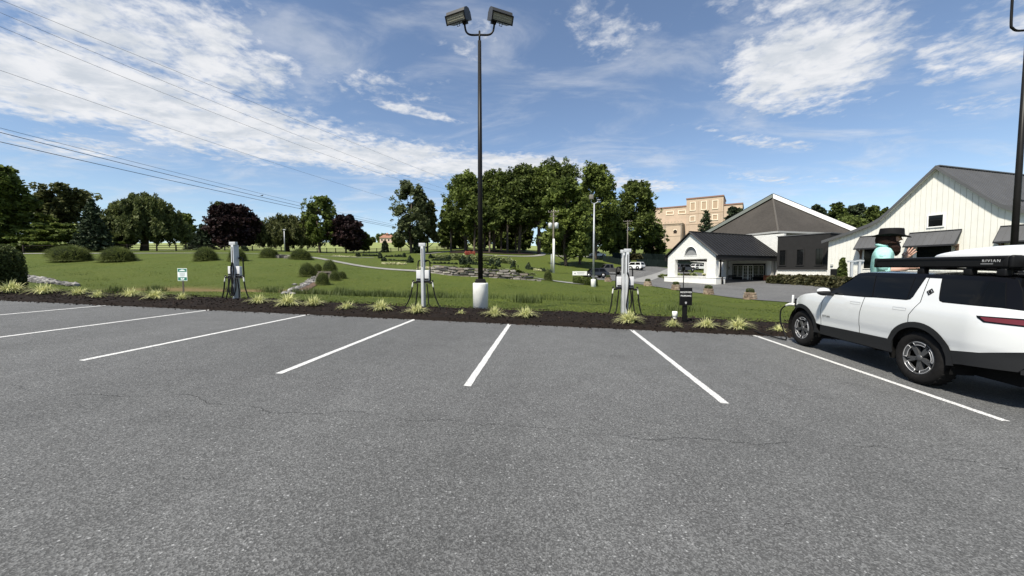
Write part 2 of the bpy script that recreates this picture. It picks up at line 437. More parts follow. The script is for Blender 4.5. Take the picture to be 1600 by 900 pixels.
def asphalt_material(name, base, cracks=True, speck=1.0):
    m, nt, b = material(name)
    o = nn(nt, 'ShaderNodeTexCoord').outputs['Object']
    v = nn(nt, 'ShaderNodeTexVoronoi'); nt.links.new(o, v.inputs['Vector']); v.inputs['Scale'].default_value = 105
    sx = nn(nt, 'ShaderNodeSeparateColor'); nt.links.new(v.outputs['Color'], sx.inputs[0])
    v2 = nn(nt, 'ShaderNodeTexVoronoi'); nt.links.new(o, v2.inputs['Vector']); v2.inputs['Scale'].default_value = 48
    s2 = nn(nt, 'ShaderNodeSeparateColor'); nt.links.new(v2.outputs['Color'], s2.inputs[0])
    g = nmath(nt, 'POWER', sx.outputs[0], 1.7)
    g = nrange(nt, g, 0, 1, .56, 1.62, False)
    bright = nmath(nt, 'MULTIPLY', nrange(nt, s2.outputs[1], .90, .97), nrange(nt, v2.outputs['Distance'], .45, .2))
    g = nmath(nt, 'ADD', g, nmath(nt, 'MULTIPLY', bright, 1.7 * speck))
    g = nmath(nt, 'MULTIPLY', g, nrange(nt, nnoise(nt, o, 30, 4, .6), .3, .7, .90, 1.11, False))
    big = nmath(nt, 'MULTIPLY', nrange(nt, nnoise(nt, o, .28, 5, .6, (1, .45, 1)), .3, .7, .86, 1.12), nrange(nt, nnoise(nt, o, 2.3, 5, .65), .25, .75, .92, 1.08))
    g = nmath(nt, 'MULTIPLY', g, big)
    # tyre-polished lane and oil marks
    stain = nmath(nt, 'MULTIPLY', nrange(nt, nnoise(nt, o, .8, 3, .5), .60, .74, 1.0, .86), nrange(nt, nnoise(nt, o, 3.4, 3, .6), .70, .80, 1.0, .62))
    g = nmath(nt, 'MULTIPLY', g, stain)
    if cracks:
        sp = nn(nt, 'ShaderNodeSeparateXYZ'); nt.links.new(o, sp.inputs[0])
        wob = nmath(nt, 'ADD', nmath(nt, 'MULTIPLY', nmath(nt, 'SUBTRACT', nnoise(nt, o, .55, 2, .5, (1, 0, 0)), .5), 1.1),
                    nmath(nt, 'MULTIPLY', nmath(nt, 'SUBTRACT', nnoise(nt, o, 6, 4, .7, (1, .2, 0)), .5), .22))
        for c0, wd, k in ((-6.65, .006, .42), (-7.9, .0035, .55), (-3.2, .003, .58)):
            dd = nmath(nt, 'ABSOLUTE', nmath(nt, 'SUBTRACT', nmath(nt, 'SUBTRACT', sp.outputs[1], c0), wob))
            gate = nrange(nt, nnoise(nt, o, .9, 3, .6, (1, .0, 0)), k, k + .08)
            cr = nmath(nt, 'MULTIPLY', nrange(nt, dd, wd * 1.6, wd * .5), gate)
            g = nmath(nt, 'MULTIPLY', g, nmath(nt, 'SUBTRACT', 1.0, nmath(nt, 'MULTIPLY', cr, .66)))
    vm = nn(nt, 'ShaderNodeVectorMath', operation='SCALE'); vm.inputs[0].default_value = base; nt.links.new(g, vm.inputs['Scale'])
    nt.links.new(vm.outputs[0], b.inputs['Base Color'])
    b.inputs['Roughness'].default_value = .82; b.inputs['Specular IOR Level'].default_value = .35
    bp = nn(nt, 'ShaderNodeBump'); bp.inputs['Strength'].default_value = .55; bp.inputs['Distance'].default_value = .006
    nt.links.new(nmath(nt, 'ADD', v.outputs['Distance'], nmath(nt, 'MULTIPLY', v2.outputs['Distance'], .8)), bp.inputs['Height'])
    nt.links.new(bp.outputs[0], b.inputs['Normal'])
    return m
M_ASPH = asphalt_material('car_park_asphalt', (.090, .0912, .092))
M_DRIVE = asphalt_material('driveway_asphalt', (.10, .10, .10), cracks=False, speck=.4)

# car park sheet, in its own tilted frame
mb = MB()
def lotpt(u, v): return (-75 + 150 * u, -55 + 55 * v, 0)
mb.grid(lotpt, 30, 11)
lot = mb.build('car_park', M_ASPH); lot.matrix_world = LOT_M
tag(lot, 'worn grey asphalt car park with fine white aggregate', 'car park', kind='structure')

M_PAINT, nt, b = material('white_road_paint')
o_ = nn(nt, 'ShaderNodeTexCoord').outputs['Object']
wear = nrange(nt, nnoise(nt, o_, 60, 4, .7), .40, .57)
wear = nmath(nt, 'MULTIPLY', wear, nrange(nt, nnoise(nt, o_, 7, 4, .7), .26, .40, .55, 1.0))
nt.links.new(nmix(nt, wear, (.26, .26, .26), (.63, .63, .62)), b.inputs['Base Color']); b.inputs['Roughness'].default_value = .7
LINES = [(-18.05, .35, 7.6), (-14.12, .35, 7.2), (-10.55, .3, 6.6), (-7.27, .05, 5.5), (-3.95, .03, 5.5), (-1.14, .01, 5.5), (2.24, -.02, 5.5), (5.45, -.01, 5.5)]
for i, (s, t0, ln) in enumerate(LINES):
    mb = MB(); n = 40; w = .052
    rr = random.Random(i)
    e1 = [rr.uniform(-.004, .004) for _ in range(n + 1)]; e2 = [rr.uniform(-.004, .004) for _ in range(n + 1)]
    vs = []
    for k in range(n + 1):
        t = t0 - .02 - ln * k / n
        vs += [(s - w + e1[k], t, .004), (s + w + e2[k], t, .004)]
    mb.add(vs, [(2 * k, 2 * k + 1, 2 * k + 3, 2 * k + 2) for k in range(n)])
    o = mb.build('parking_line', M_PAINT); o.matrix_world = LOT_M
    tag(o, 'white painted stall line on the asphalt', None, 'stall lines on the car park', 'structure')

# terrain: one sheet running from under the car park to the horizon
ys = np.concatenate([np.linspace(3.0, 9, 10), np.arange(9.4, 30, .38), np.arange(30, 72, .9), np.geomspace(72, 800, 60)])
pxs = np.concatenate([np.geomspace(-6000, -920, 24)[:-1] if False else -np.geomspace(6000, 420, 30), np.arange(-410, 2010, 11.0), np.geomspace(2020, 7000, 26)])
GX = (pxs[:, None] - 800) / FPX * np.maximum(ys[None, :], 6.0); GY = np.repeat(ys[None, :], len(pxs), 0)
GZ = Zt(GX, GY)
GZ = GZ + .02 * np.sin(GX * .9 + np.sin(GY * .37) * 2) * np.cos(GY * .8) * sstep(14, 22, GY)
tt = (GX - E0[0]) * AX[0] + (GY - E0[1]) * AX[1]
PXS2 = np.repeat(pxs[:, None], len(ys), 1)
fl = np.interp(PXS2, [0, 200, 350, 500, 700, 850], [60, 69, 88, 111, 128, 150])
field = sstep(fl - 1, fl + 5, GY) * sstep(1100, 800, PXS2)
_d = G(180, 452); DRY_T = (_d.x - E0[0]) * AX[0] + (_d.y - E0[1]) * AX[1]
dry = np.exp(-((tt - DRY_T - .4 * np.sin(GX * .7)) / 1.5) ** 2) * sstep(-30, -23, GX) * sstep(-8, -14, GX)
nI, nJ = GX.shape
idx = np.arange(nI * nJ).reshape(nI, nJ)
faces = np.stack([idx[:-1, :-1], idx[1:, :-1], idx[1:, 1:], idx[:-1, 1:]], -1).reshape(-1, 4)
M_LAWN, nt, b = material('lawn_grass')
geo = nn(nt, 'ShaderNodeNewGeometry').outputs['Position']
fa = nn(nt, 'ShaderNodeAttribute', attribute_name='field').outputs['Fac']
da = nn(nt, 'ShaderNodeAttribute', attribute_name='dry').outputs['Fac']
fine = nrange(nt, nnoise(nt, geo, 11, 6, .75), .28, .72)
mid = nrange(nt, nnoise(nt, geo, 1.6, 6, .68), .25, .75)
big = nrange(nt, nnoise(nt, geo, .16, 4, .6), .3, .7)
med = nrange(nt, nnoise(nt, geo, 4.5, 6, .72), .32, .68)
strk = nrange(nt, nnoise(nt, geo, 3.0, 6, .75, (1, .3, .3)), .38, .62)
c = nmix(nt, fine, (.024, .038, .005), (.080, .102, .016))
c = nmix(nt, nmath(nt, 'MULTIPLY', med, .6), c, (.122, .138, .025))
c = nmix(nt, nmath(nt, 'MULTIPLY', strk, .6), c, (.044, .070, .011))
c = nmix(nt, nmath(nt, 'MULTIPLY', mid, .4), c, (.115, .130, .027))
c = nmix(nt, nmath(nt, 'MULTIPLY', big, .5), c, (.060, .088, .015))
mead = nmix(nt, fine, (.16, .20, .055), (.22, .26, .085))
mead = nmix(nt, nrange(nt, nnoise(nt, geo, .05, 5, .6), .35, .7), mead, (.20, .215, .09))
c = nmix(nt, fa, c, mead)
c = nmix(nt, nmath(nt, 'MULTIPLY', da, nrange(nt, nnoise(nt, geo, 3, 5, .7), .2, .6)), c, (.20, .135, .066))
nt.links.new(c, b.inputs['Base Color']); b.inputs['Roughness'].default_value = .8; b.inputs['Specular IOR Level'].default_value = .15
bp = nn(nt, 'ShaderNodeBump'); bp.inputs['Strength'].default_value = 1.0; bp.inputs['Distance'].default_value = .12
nt.links.new(nnoise(nt, geo, 16, 5, .7), bp.inputs['Height']); nt.links.new(bp.outputs[0], b.inputs['Normal'])
me = np_mesh('ground', np.stack([GX, GY, GZ], -1).reshape(-1, 3), faces, M_LAWN, True, {'field': field.ravel(), 'dry': dry.ravel()})
tag(obj('ground', me), 'mown green lawn rising to a paler hill', 'ground', kind='structure')
mb = MB(); mb.grid(lambda u, v: (-3000 + 6000 * u, -3000 + 6000 * v, -14), 6, 6)
tag(mb.build('land', M_LAWN), 'low land beyond the car park', 'land', kind='structure')

# mulch bed between asphalt and lawn
M_MULCH = simple('bark_mulch', (.020, .014, .011), .95, noise=.6, nscale=40, bump=1.0, bscale=55)
def bed_edge(s): return 2.15 + .22 * math.sin(s * .55 + 1) + .12 * math.sin(s * 1.7) + .06 * math.sin(s * 4.1)
ss = np.arange(-34, 22, .13); kk = np.linspace(0, 1, 22)
S_, K_ = np.meshgrid(ss, kk, indexing='ij')
T_ = K_ * np.array([bed_edge(s) + .12 for s in ss])[:, None] - .015 + .02 * (1 - K_) * np.sin(S_ * 5.3 + np.sin(S_ * 2.1))
XX = E0[0] + EX[0] * S_ + AX[0] * T_; YY = E0[1] + EX[1] * S_ + AX[1] * T_
edge = np.where(K_ < .06, .0, 1.0)
ZZ = Zt(XX, YY) + np.interp(K_, [0, .05, .2, .85, 1], [.066, .085, .09, .07, -.05]) + RNG.uniform(-.016, .016, XX.shape) * edge
ids = np.arange(XX.size).reshape(XX.shape)
fc = np.stack([ids[:-1, :-1], ids[1:, :-1], ids[1:, 1:], ids[:-1, 1:]], -1).reshape(-1, 4)
me = np_mesh('mulch_bed', np.stack([XX, YY, ZZ], -1).reshape(-1, 3), fc, M_MULCH, True)
tag(obj('mulch_bed', me), 'long bed of dark bark mulch along the asphalt', 'flower bed', kind='structure')
def Zbed(s, t):
    p = L(s, t); return Zf(p.x, p.y) + .085
def bedpt(s, t):
    p = L(s, t); return Vector((p.x, p.y, Zbed(s, t)))

def quads_np(c, a, b):
    """quads at centres c with half axes a and b"""
    v = np.stack([c - a - b, c + a - b, c + a + b, c - a + b], 1).reshape(-1, 3)
    f = np.arange(len(v), dtype=np.int32).reshape(-1, 4)
    return v, f
def rand_dirs(n, rng):
    v = rng.normal(size=(n, 3)); return v / np.linalg.norm(v, axis=1)[:, None]
# loose bark chips
n = 9000
s = RNG.uniform(-24, 10, n); t = RNG.uniform(.02, 2.2, n) ; t = np.where(RNG.random(n) < .12, -np.abs(RNG.normal(0, .11, n)), t)
px_ = E0[0] + EX[0] * s + AX[0] * t; py_ = E0[1] + EX[1] * s + AX[1] * t
c = np.stack([px_, py_, np.maximum(Zt(px_, py_) + .10, lot_z(px_, py_) + .012)], 1)
a = rand_dirs(n, RNG) * RNG.uniform(.012, .04, n)[:, None]; a[:, 2] *= .45
b_ = np.cross(a, rand_dirs(n, RNG)); b_ /= np.linalg.norm(b_, axis=1)[:, None] + 1e-9; b_ *= RNG.uniform(.006, .016, n)[:, None]
v, f = quads_np(c, a, b_)
M_CHIP = leafy('bark_chips', (.006, .0045, .004), (.042, .028, .022), trans=0, rough=.9)
tag(obj('mulch_chips', np_mesh('mulch_chips', v, f, M_CHIP, False, {'tint': np.repeat(RNG.random(n) ** 2.2, 4)})), 'loose dark bark chips on the bed', 'bark chips', kind='stuff')

# ------------------------------------------------------------------ sheets draped over the terrain
def resample(pts, step):
    pts = [np.array(p[:2], float) for p in pts]; out = [pts[0]]
    for a, b in zip(pts[:-1], pts[1:]):
        n = max(1, int(np.linalg.norm(b - a) / step))
        out += [a + (b - a) * k / n for k in range(1, n + 1)]
    return np.array(out)
def ribbon(name, pts, width, mat, label, off=.05, kind='structure', cat=None, smooth=True):
    q = [(p.x, p.y, 0) for p in catmull([Vector((p[0], p[1], 0)) for p in pts], 5)]
    q = resample(q, .8)
    d = np.gradient(q, axis=0); d /= np.linalg.norm(d, axis=1)[:, None] + 1e-9
    nr = np.stack([-d[:, 1], d[:, 0]], 1)
    vs = []
    cols = 4
    for k in range(cols + 1):
        e = q + nr * width * (k / cols - .5)
        vs.append(np.stack([e[:, 0], e[:, 1], Zt(e[:, 0], e[:, 1]) + off], 1))
    V = np.stack(vs, 1); n, m = V.shape[:2]; ids = np.arange(n * m).reshape(n, m)
    fc = np.stack([ids[:-1, :-1], ids[1:, :-1], ids[1:, 1:], ids[:-1, 1:]], -1).reshape(-1, 4)
    return tag(obj(name, np_mesh(name, V.reshape(-1, 3), fc, mat, True)), label, cat, kind=kind)
def sheet(name, A, B, mat, label, off=.05, n=90, m=30, kind='structure', cat=None):
    def even(pts, n):
        q = resample(pts, .2); l = np.concatenate([[0], np.cumsum(np.linalg.norm(np.diff(q, axis=0), axis=1))])
        u = np.linspace(0, l[-1], n); return np.stack([np.interp(u, l, q[:, 0]), np.interp(u, l, q[:, 1])], 1)
    a = even(A, n); b = even(B, n)
    k = np.linspace(0, 1, m)[None, :, None]
    Q = a[:, None, :] * (1 - k) + b[:, None, :] * k
    V = np.concatenate([Q, (Zt(Q[..., 0], Q[..., 1]) + off)[..., None]], -1)
    ids = np.arange(n * m).reshape(n, m)
    fc = np.stack([ids[:-1, :-1], ids[1:, :-1], ids[1:, 1:], ids[:-1, 1:]], -1).reshape(-1, 4)
    return tag(obj(name, np_mesh(name, V.reshape(-1, 3), fc, mat, True)), label, cat, kind=kind)
M_PATH = simple('pale_path', (.20, .195, .18), .9, noise=.25, nscale=2.0)
M_CONC = simple('pale_concrete', (.20, .20, .195), .85, noise=.2, nscale=1.2, bump=.2)
A = [G(*q) for q in [(926, 437), (945, 438), (975, 440), (1012, 446.5), (1056, 453.5), (1107, 460), (1172, 468.5), (1240, 474), (1330, 478), (1480, 480)]]
B = [on(922, 68), on(938, 80), on(985, 97), on(1040, 92), on(1090, 84), on(1140, 80), on(1200, 66), on(1240, 55), on(1290, 46), on(1420, 40)]
sheet('driveway', A, B, M_DRIVE, 'grey asphalt driveway curving past the white porch', off=.045, n=120, m=60)
A2 = [on(972, 56), on(1000, 66), on(1028, 78), on(1044, 90)]
B2 = [on(1006, 55), on(1024, 64), on(1044, 76), on(1058, 88)]
sheet('concrete_lane', A2, B2, M_CONC, 'pale concrete lane crossing the driveway', off=.085, n=40, m=8)
ribbon('footpath', [on(462, 66), on(492, 60), on(525, 53), on(560, 48.5), (on(600, 46)), on(640, 44), on(672, 41.5)], 1.5, M_PATH, 'pale footpath winding down the lawn', .06)
ribbon('footpath', [on(-60, 57), on(60, 57), on(160, 57), on(260, 59), on(340, 62), on(410, 66), on(462, 66)], 1.6, M_PATH, 'pale footpath along the fence', .06)
ribbon('footpath', [on(838, 40), on(865, 41), on(895, 43), on(925, 44.5)], 1.7, M_CONC, 'grey footpath between the stone wall and the sign board', .06)
ribbon('footpath', [on(752, 93), on(790, 96), on(826, 103), on(845, 112), on(846, 122), on(826, 128), on(800, 131)], 2.0, M_PATH, 'grey lane bending through the grove', .10)
ribbon('footpath', [on(655, 96), on(685, 104), on(712, 116)], 1.6, M_PATH, 'thin pale path climbing to the grove', .10)
ribbon('footpath', [on(868, 112), on(905, 115), on(950, 117), on(1000, 119)], 3.0, M_PATH, 'pale lane carrying the white wagon', .10)
ribbon('footpath', [on(500, 72), on(545, 76), on(584, 80)], 1.6, M_PATH, 'short pale path beside the garden rows', .08)
# dark mulch under the grove
M_DARKBED = simple('grove_mulch', (.035, .024, .016), .95, noise=.5, nscale=3)
sheet('mulch_bed', [on(702, 100), on(745, 102), on(790, 105), on(836, 112)], [on(706, 118), on(750, 122), on(790, 122), on(830, 122)], M_DARKBED, 'dark mulch bed under the grove', off=.10, n=40, m=12)

# pieces of rock: riprap in the drainage channels
M_ROCK = leafy('grey_rock', (.06, .058, .055), (.27, .26, .25), trans=0, rough=.9)
def rocks(name, pos, size, seed, label):
    rng = np.random.default_rng(seed)
    bm = bmesh.new(); bmesh.ops.create_icosphere(bm, subdivisions=1, radius=1); bm.verts.index_update()
    base = np.array([v.co[:] for v in bm.verts]); fc = np.array([[v.index for v in f.verts] for f in bm.faces]); bm.free()
    V = []; Fc = []; T = []
    for i, p in enumerate(pos):
        b = base * (1 + rng.uniform(-.28, .28, (len(base), 1))) * (rng.uniform(.6, 1.4, 3) * size * rng.uniform(.55, 1.25)) * np.array([1, 1, .62])
        a = rng.uniform(0, 6.28); R_ = np.array([[math.cos(a), -math.sin(a), 0], [math.sin(a), math.cos(a), 0], [0, 0, 1]])
        V.append(b @ R_.T + p); Fc.append(fc + i * len(base)); T.append(np.full(len(base), rng.random()))
    return tag(obj(name, np_mesh(name, np.concatenate(V), np.concatenate(Fc), M_ROCK, False, {'tint': np.concatenate(T)})), label, 'rocks', kind='stuff')
pos = []
for i in range(330):
    u = RNG.random() ** 1.3; q = G(34 + 82 * u + RNG.normal(0, 3), 435 + 11.5 * u + RNG.uniform(-5.5, 5) * (1 - u * .85), 16); pos.append((q.x, q.y, q.z + .05))
rocks('channel_rocks', pos, .19, 3, 'pale grey rocks in a channel beside the clipped hedge')
pos = []
for i in range(300):
    u = RNG.random(); q = G(446 + 55 * u + RNG.normal(0, 4), 461 - 29 * u + RNG.normal(0, 1.6), 20); pos.append((q.x, q.y, q.z + .03))
rocks('channel_rocks', pos, .15, 4, 'grey stones in the stream bed below the culvert')
M_EARTH = simple('reddish_earth', (.085, .05, .03), .95, noise=.4, nscale=3)
sheet('bare_earth', [on(462, 26.0), on(478, 29), on(492, 31.5)], [on(478, 25.6), on(490, 28.5), on(502, 31.3)], M_EARTH, 'patch of reddish bare earth beside the stream', off=.05, n=20, m=6)

# blades: tapered leaves as bent strips
def blades(base, length, lean, width, rng, segs=3, droop=.5, upright=.8):
    """base (n,3); each blade a strip of `segs` quads that leans out and droops"""
    n = len(base); ang = rng.uniform(0, 2 * np.pi, n)
    out = np.stack([np.cos(ang), np.sin(ang), np.zeros(n)], 1)
    side = np.stack([-np.sin(ang), np.cos(ang), np.zeros(n)], 1)
    rows = []
    for k in range(segs + 1):
        u = k / segs
        p = base + out * (lean * length * u)[:, None] * (1 + .35 * u)
        p = p + np.array([0, 0, 1.0]) * (length * (upright * u - droop * lean * u * u))[:, None]
        w = width * (1 - .88 * u ** 1.6)
        rows.append((p - side * w[:, None], p + side * w[:, None]))
    V = np.stack([r[i] for r in rows for i in (0, 1)], 1)          # n, 2*(segs+1), 3
    m = 2 * (segs + 1); F_ = []
    for k in range(segs):
        F_.append(np.stack([np.arange(n) * m + 2 * k, np.arange(n) * m + 2 * k + 1, np.arange(n) * m + 2 * k + 3, np.arange(n) * m + 2 * k + 2], 1))
    return V.reshape(-1, 3), np.concatenate(F_), m
M_GRASS = leafy('grass_blades', (.034, .052, .010), (.15, .175, .05), .2)
n = 42000
s = RNG.uniform(-25, 11, n); t = 2.05 + RNG.exponential(1.6, n)
t = np.where(RNG.random(n) < .25, np.array([bed_edge(q) for q in s]) + RNG.uniform(-.10, .12, n), t)
X_ = E0[0] + EX[0] * s + AX[0] * t; Y_ = E0[1] + EX[1] * s + AX[1] * t
keep = (t > np.array([bed_edge(q) for q in s]) - .08) & (t < 9)
base = np.stack([X_, Y_, Zt(X_, Y_) - .005], 1)[keep]; n = len(base)
v, f, m_ = blades(base, RNG.uniform(.03, .085, n), RNG.uniform(.1, .9, n), np.full(n, .006), RNG, 2)
tag(obj('grass', np_mesh('grass', v, f, M_GRASS, False, {'tint': np.repeat(RNG.random(n), m_)})), 'short green grass at the edge of the mulch bed', 'grass', kind='stuff')
# rushes along the wet line of the swale
M_REED = leafy('rush_blades', (.030, .048, .012), (.110, .135, .042), .2)
bs = []
for (pa, pb, Ya, Yb, cnt) in ((455, 700, 21.5, 24, 3200), (535, 640, 21, 22.5, 1500), (225, 262, 23, 24.5, 350), (405, 440, 22.5, 24.5, 420), (350, 372, 22.5, 23.5, 250), (800, 842, 17.0, 17.9, 420), (1035, 1100, 16.5, 17.6, 240), (160, 195, 22, 23, 260), (700, 1000, 21, 23, 700), (520, 540, 24, 26, 300)):
    for i in range(cnt):
        wide = pb - pa > 120
        q = on(RNG.uniform(pa, pb), RNG.uniform(Ya, Yb)) if wide else on(RNG.normal((pa + pb) / 2, (pb - pa) / 4), RNG.normal((Ya + Yb) / 2, (Yb - Ya) / 3)); bs.append((q.x, q.y, q.z - .02))
bs = np.array(bs); n = len(bs)
clump = np.sin(bs[:, 0] * 3.1) * np.sin(bs[:, 1] * 2.3 + 1) * .25 + .8
v, f, m_ = blades(bs, RNG.uniform(.35, .78, n) * clump, RNG.uniform(.05, .35, n), np.full(n, .011), RNG, 3)
tag(obj('rushes', np_mesh('rushes', v, f, M_REED, False, {'tint': np.repeat(np.clip(RNG.normal(.45, .25, n), 0, 1), m_)})), 'dark green rushes along the wet line of the lawn', 'rushes', kind='stuff')

# lawn blades further out: taller tufts thinning with distance, tinted in soft patches
n = 120000
pxr = RNG.uniform(-40, 1330, n); yr = np.exp(RNG.uniform(math.log(12.5), math.log(52), n))
X_ = (pxr - 800) / FPX * yr; Y_ = yr
t_ = (X_ - E0[0]) * AX[0] + (Y_ - E0[1]) * AX[1]; s_ = (X_ - E0[0]) * EX[0] + (Y_ - E0[1]) * EX[1]
drive_edge = np.interp(pxr, [840, 905, 940, 1012, 1056, 1107, 1172, 1240, 1330], [47, 45, 50, 50, 44, 38, 31.5, 28, 27]) - .6
wallok = ~((pxr > 660) & (pxr < 850) & (Y_ > 35.6))
dryz = np.exp(-((t_ - DRY_T - .4 * np.sin(X_ * .7)) / 1.5) ** 2) * sstep(-30, -23, X_) * sstep(-8, -14, X_)
keep = (RNG.random(n) > dryz * 1.3) & (t_ > 2.6) & (Y_ < drive_edge) & wallok & (Y_ < 50)
X_, Y_ = X_[keep], Y_[keep]; n = len(X_)
patch = .5 + .22 * np.sin(X_ * .8 + 1.7 * np.sin(Y_ * .35)) + .18 * np.sin(Y_ * 1.1 + 2 * np.sin(X_ * .5)) + .12 * np.sin(X_ * 3.1) * np.sin(Y_ * 2.3)
base = np.stack([X_, Y_, Zt(X_, Y_) - .01], 1)
v, f, m_ = blades(base, RNG.uniform(.03, .075, n), RNG.uniform(.2, 1.2, n), .011 + .0006 * Y_, RNG, 1)
M_GRASS2 = leafy('lawn_blades', (.028, .048, .006), (.138, .172, .030), .2)
tag(obj('grass', np_mesh('grass', v, f, M_GRASS2, False, {'tint': np.repeat(np.clip(patch + RNG.normal(0, .15, n), 0, 1), m_)})), 'short green lawn grass across the bank and swale', 'grass', kind='stuff')
# ------------------------------------------------------------------ trees
M_BARK = simple('bark', (.075, .058, .043), .95, noise=.45, nscale=5, bump=.8, bscale=12)
LEAF = {
 'green': leafy('leaves_green', (.026, .040, .008), (.20, .25, .06)),
 'deep': leafy('leaves_deep_green', (.020, .032, .008), (.160, .20, .052)),
 'light': leafy('leaves_light_green', (.032, .052, .010), (.20, .245, .06)),
 'olive': leafy('leaves_olive', (.036, .044, .015), (.150, .160, .060)),
 'grey': leafy('leaves_grey_green', (.032, .044, .020), (.165, .19, .085)),
 'purple': leafy('leaves_purple', (.008, .005, .006), (.046, .024, .024), trans=.12),
 'blue': leafy('needles_dark', (.010, .019, .010), (.066, .088, .046), trans=.08),
 'willow': leafy('leaves_willow', (.028, .040, .012), (.16, .185, .065)),
}
def leaf_cloud(centres, radii, per, size, rng, tint, flat=.0, droop=0.0, aspect=.55):
    """leaf faces scattered round clump centres, tint varies clump by clump and leaf by leaf"""
    n = len(centres) * per
    c = np.repeat(centres, per, 0); r = np.repeat(radii, per)
    d = rand_dirs(n, rng) * (rng.random(n) ** .45)[:, None] * r[:, None]
    d[:, 2] *= (1 - flat)
    p = c + d
    a = rand_dirs(n, rng); a[:, 2] = a[:, 2] * .6 - droop
    a /= np.linalg.norm(a, axis=1)[:, None]
    b = np.cross(a, rand_dirs(n, rng)); b /= np.linalg.norm(b, axis=1)[:, None] + 1e-9
    sz = size * rng.uniform(.6, 1.35, n)
    v, f = quads_np(p, a * sz[:, None], b * (sz * aspect)[:, None])
    t = np.clip(np.repeat(tint, per) + rng.normal(0, .13, n), 0, 1)
    return v, f, np.repeat(t, 4)
def limb(mb, a, b, r0, r1, rng, bend=.12, n=5, seg=6):
    a = np.array(a, float); b = np.array(b, float); ln = np.linalg.norm(b - a)
    off = rng.normal(0, bend * ln, 3); off[2] = abs(off[2]) * .6
    pts = [a + (b - a) * u + off * math.sin(math.pi * u) for u in np.linspace(0, 1, n)]
    mb.tube(pts, [r0 + (r1 - r0) * u for u in np.linspace(0, 1, n)], seg)
    return pts
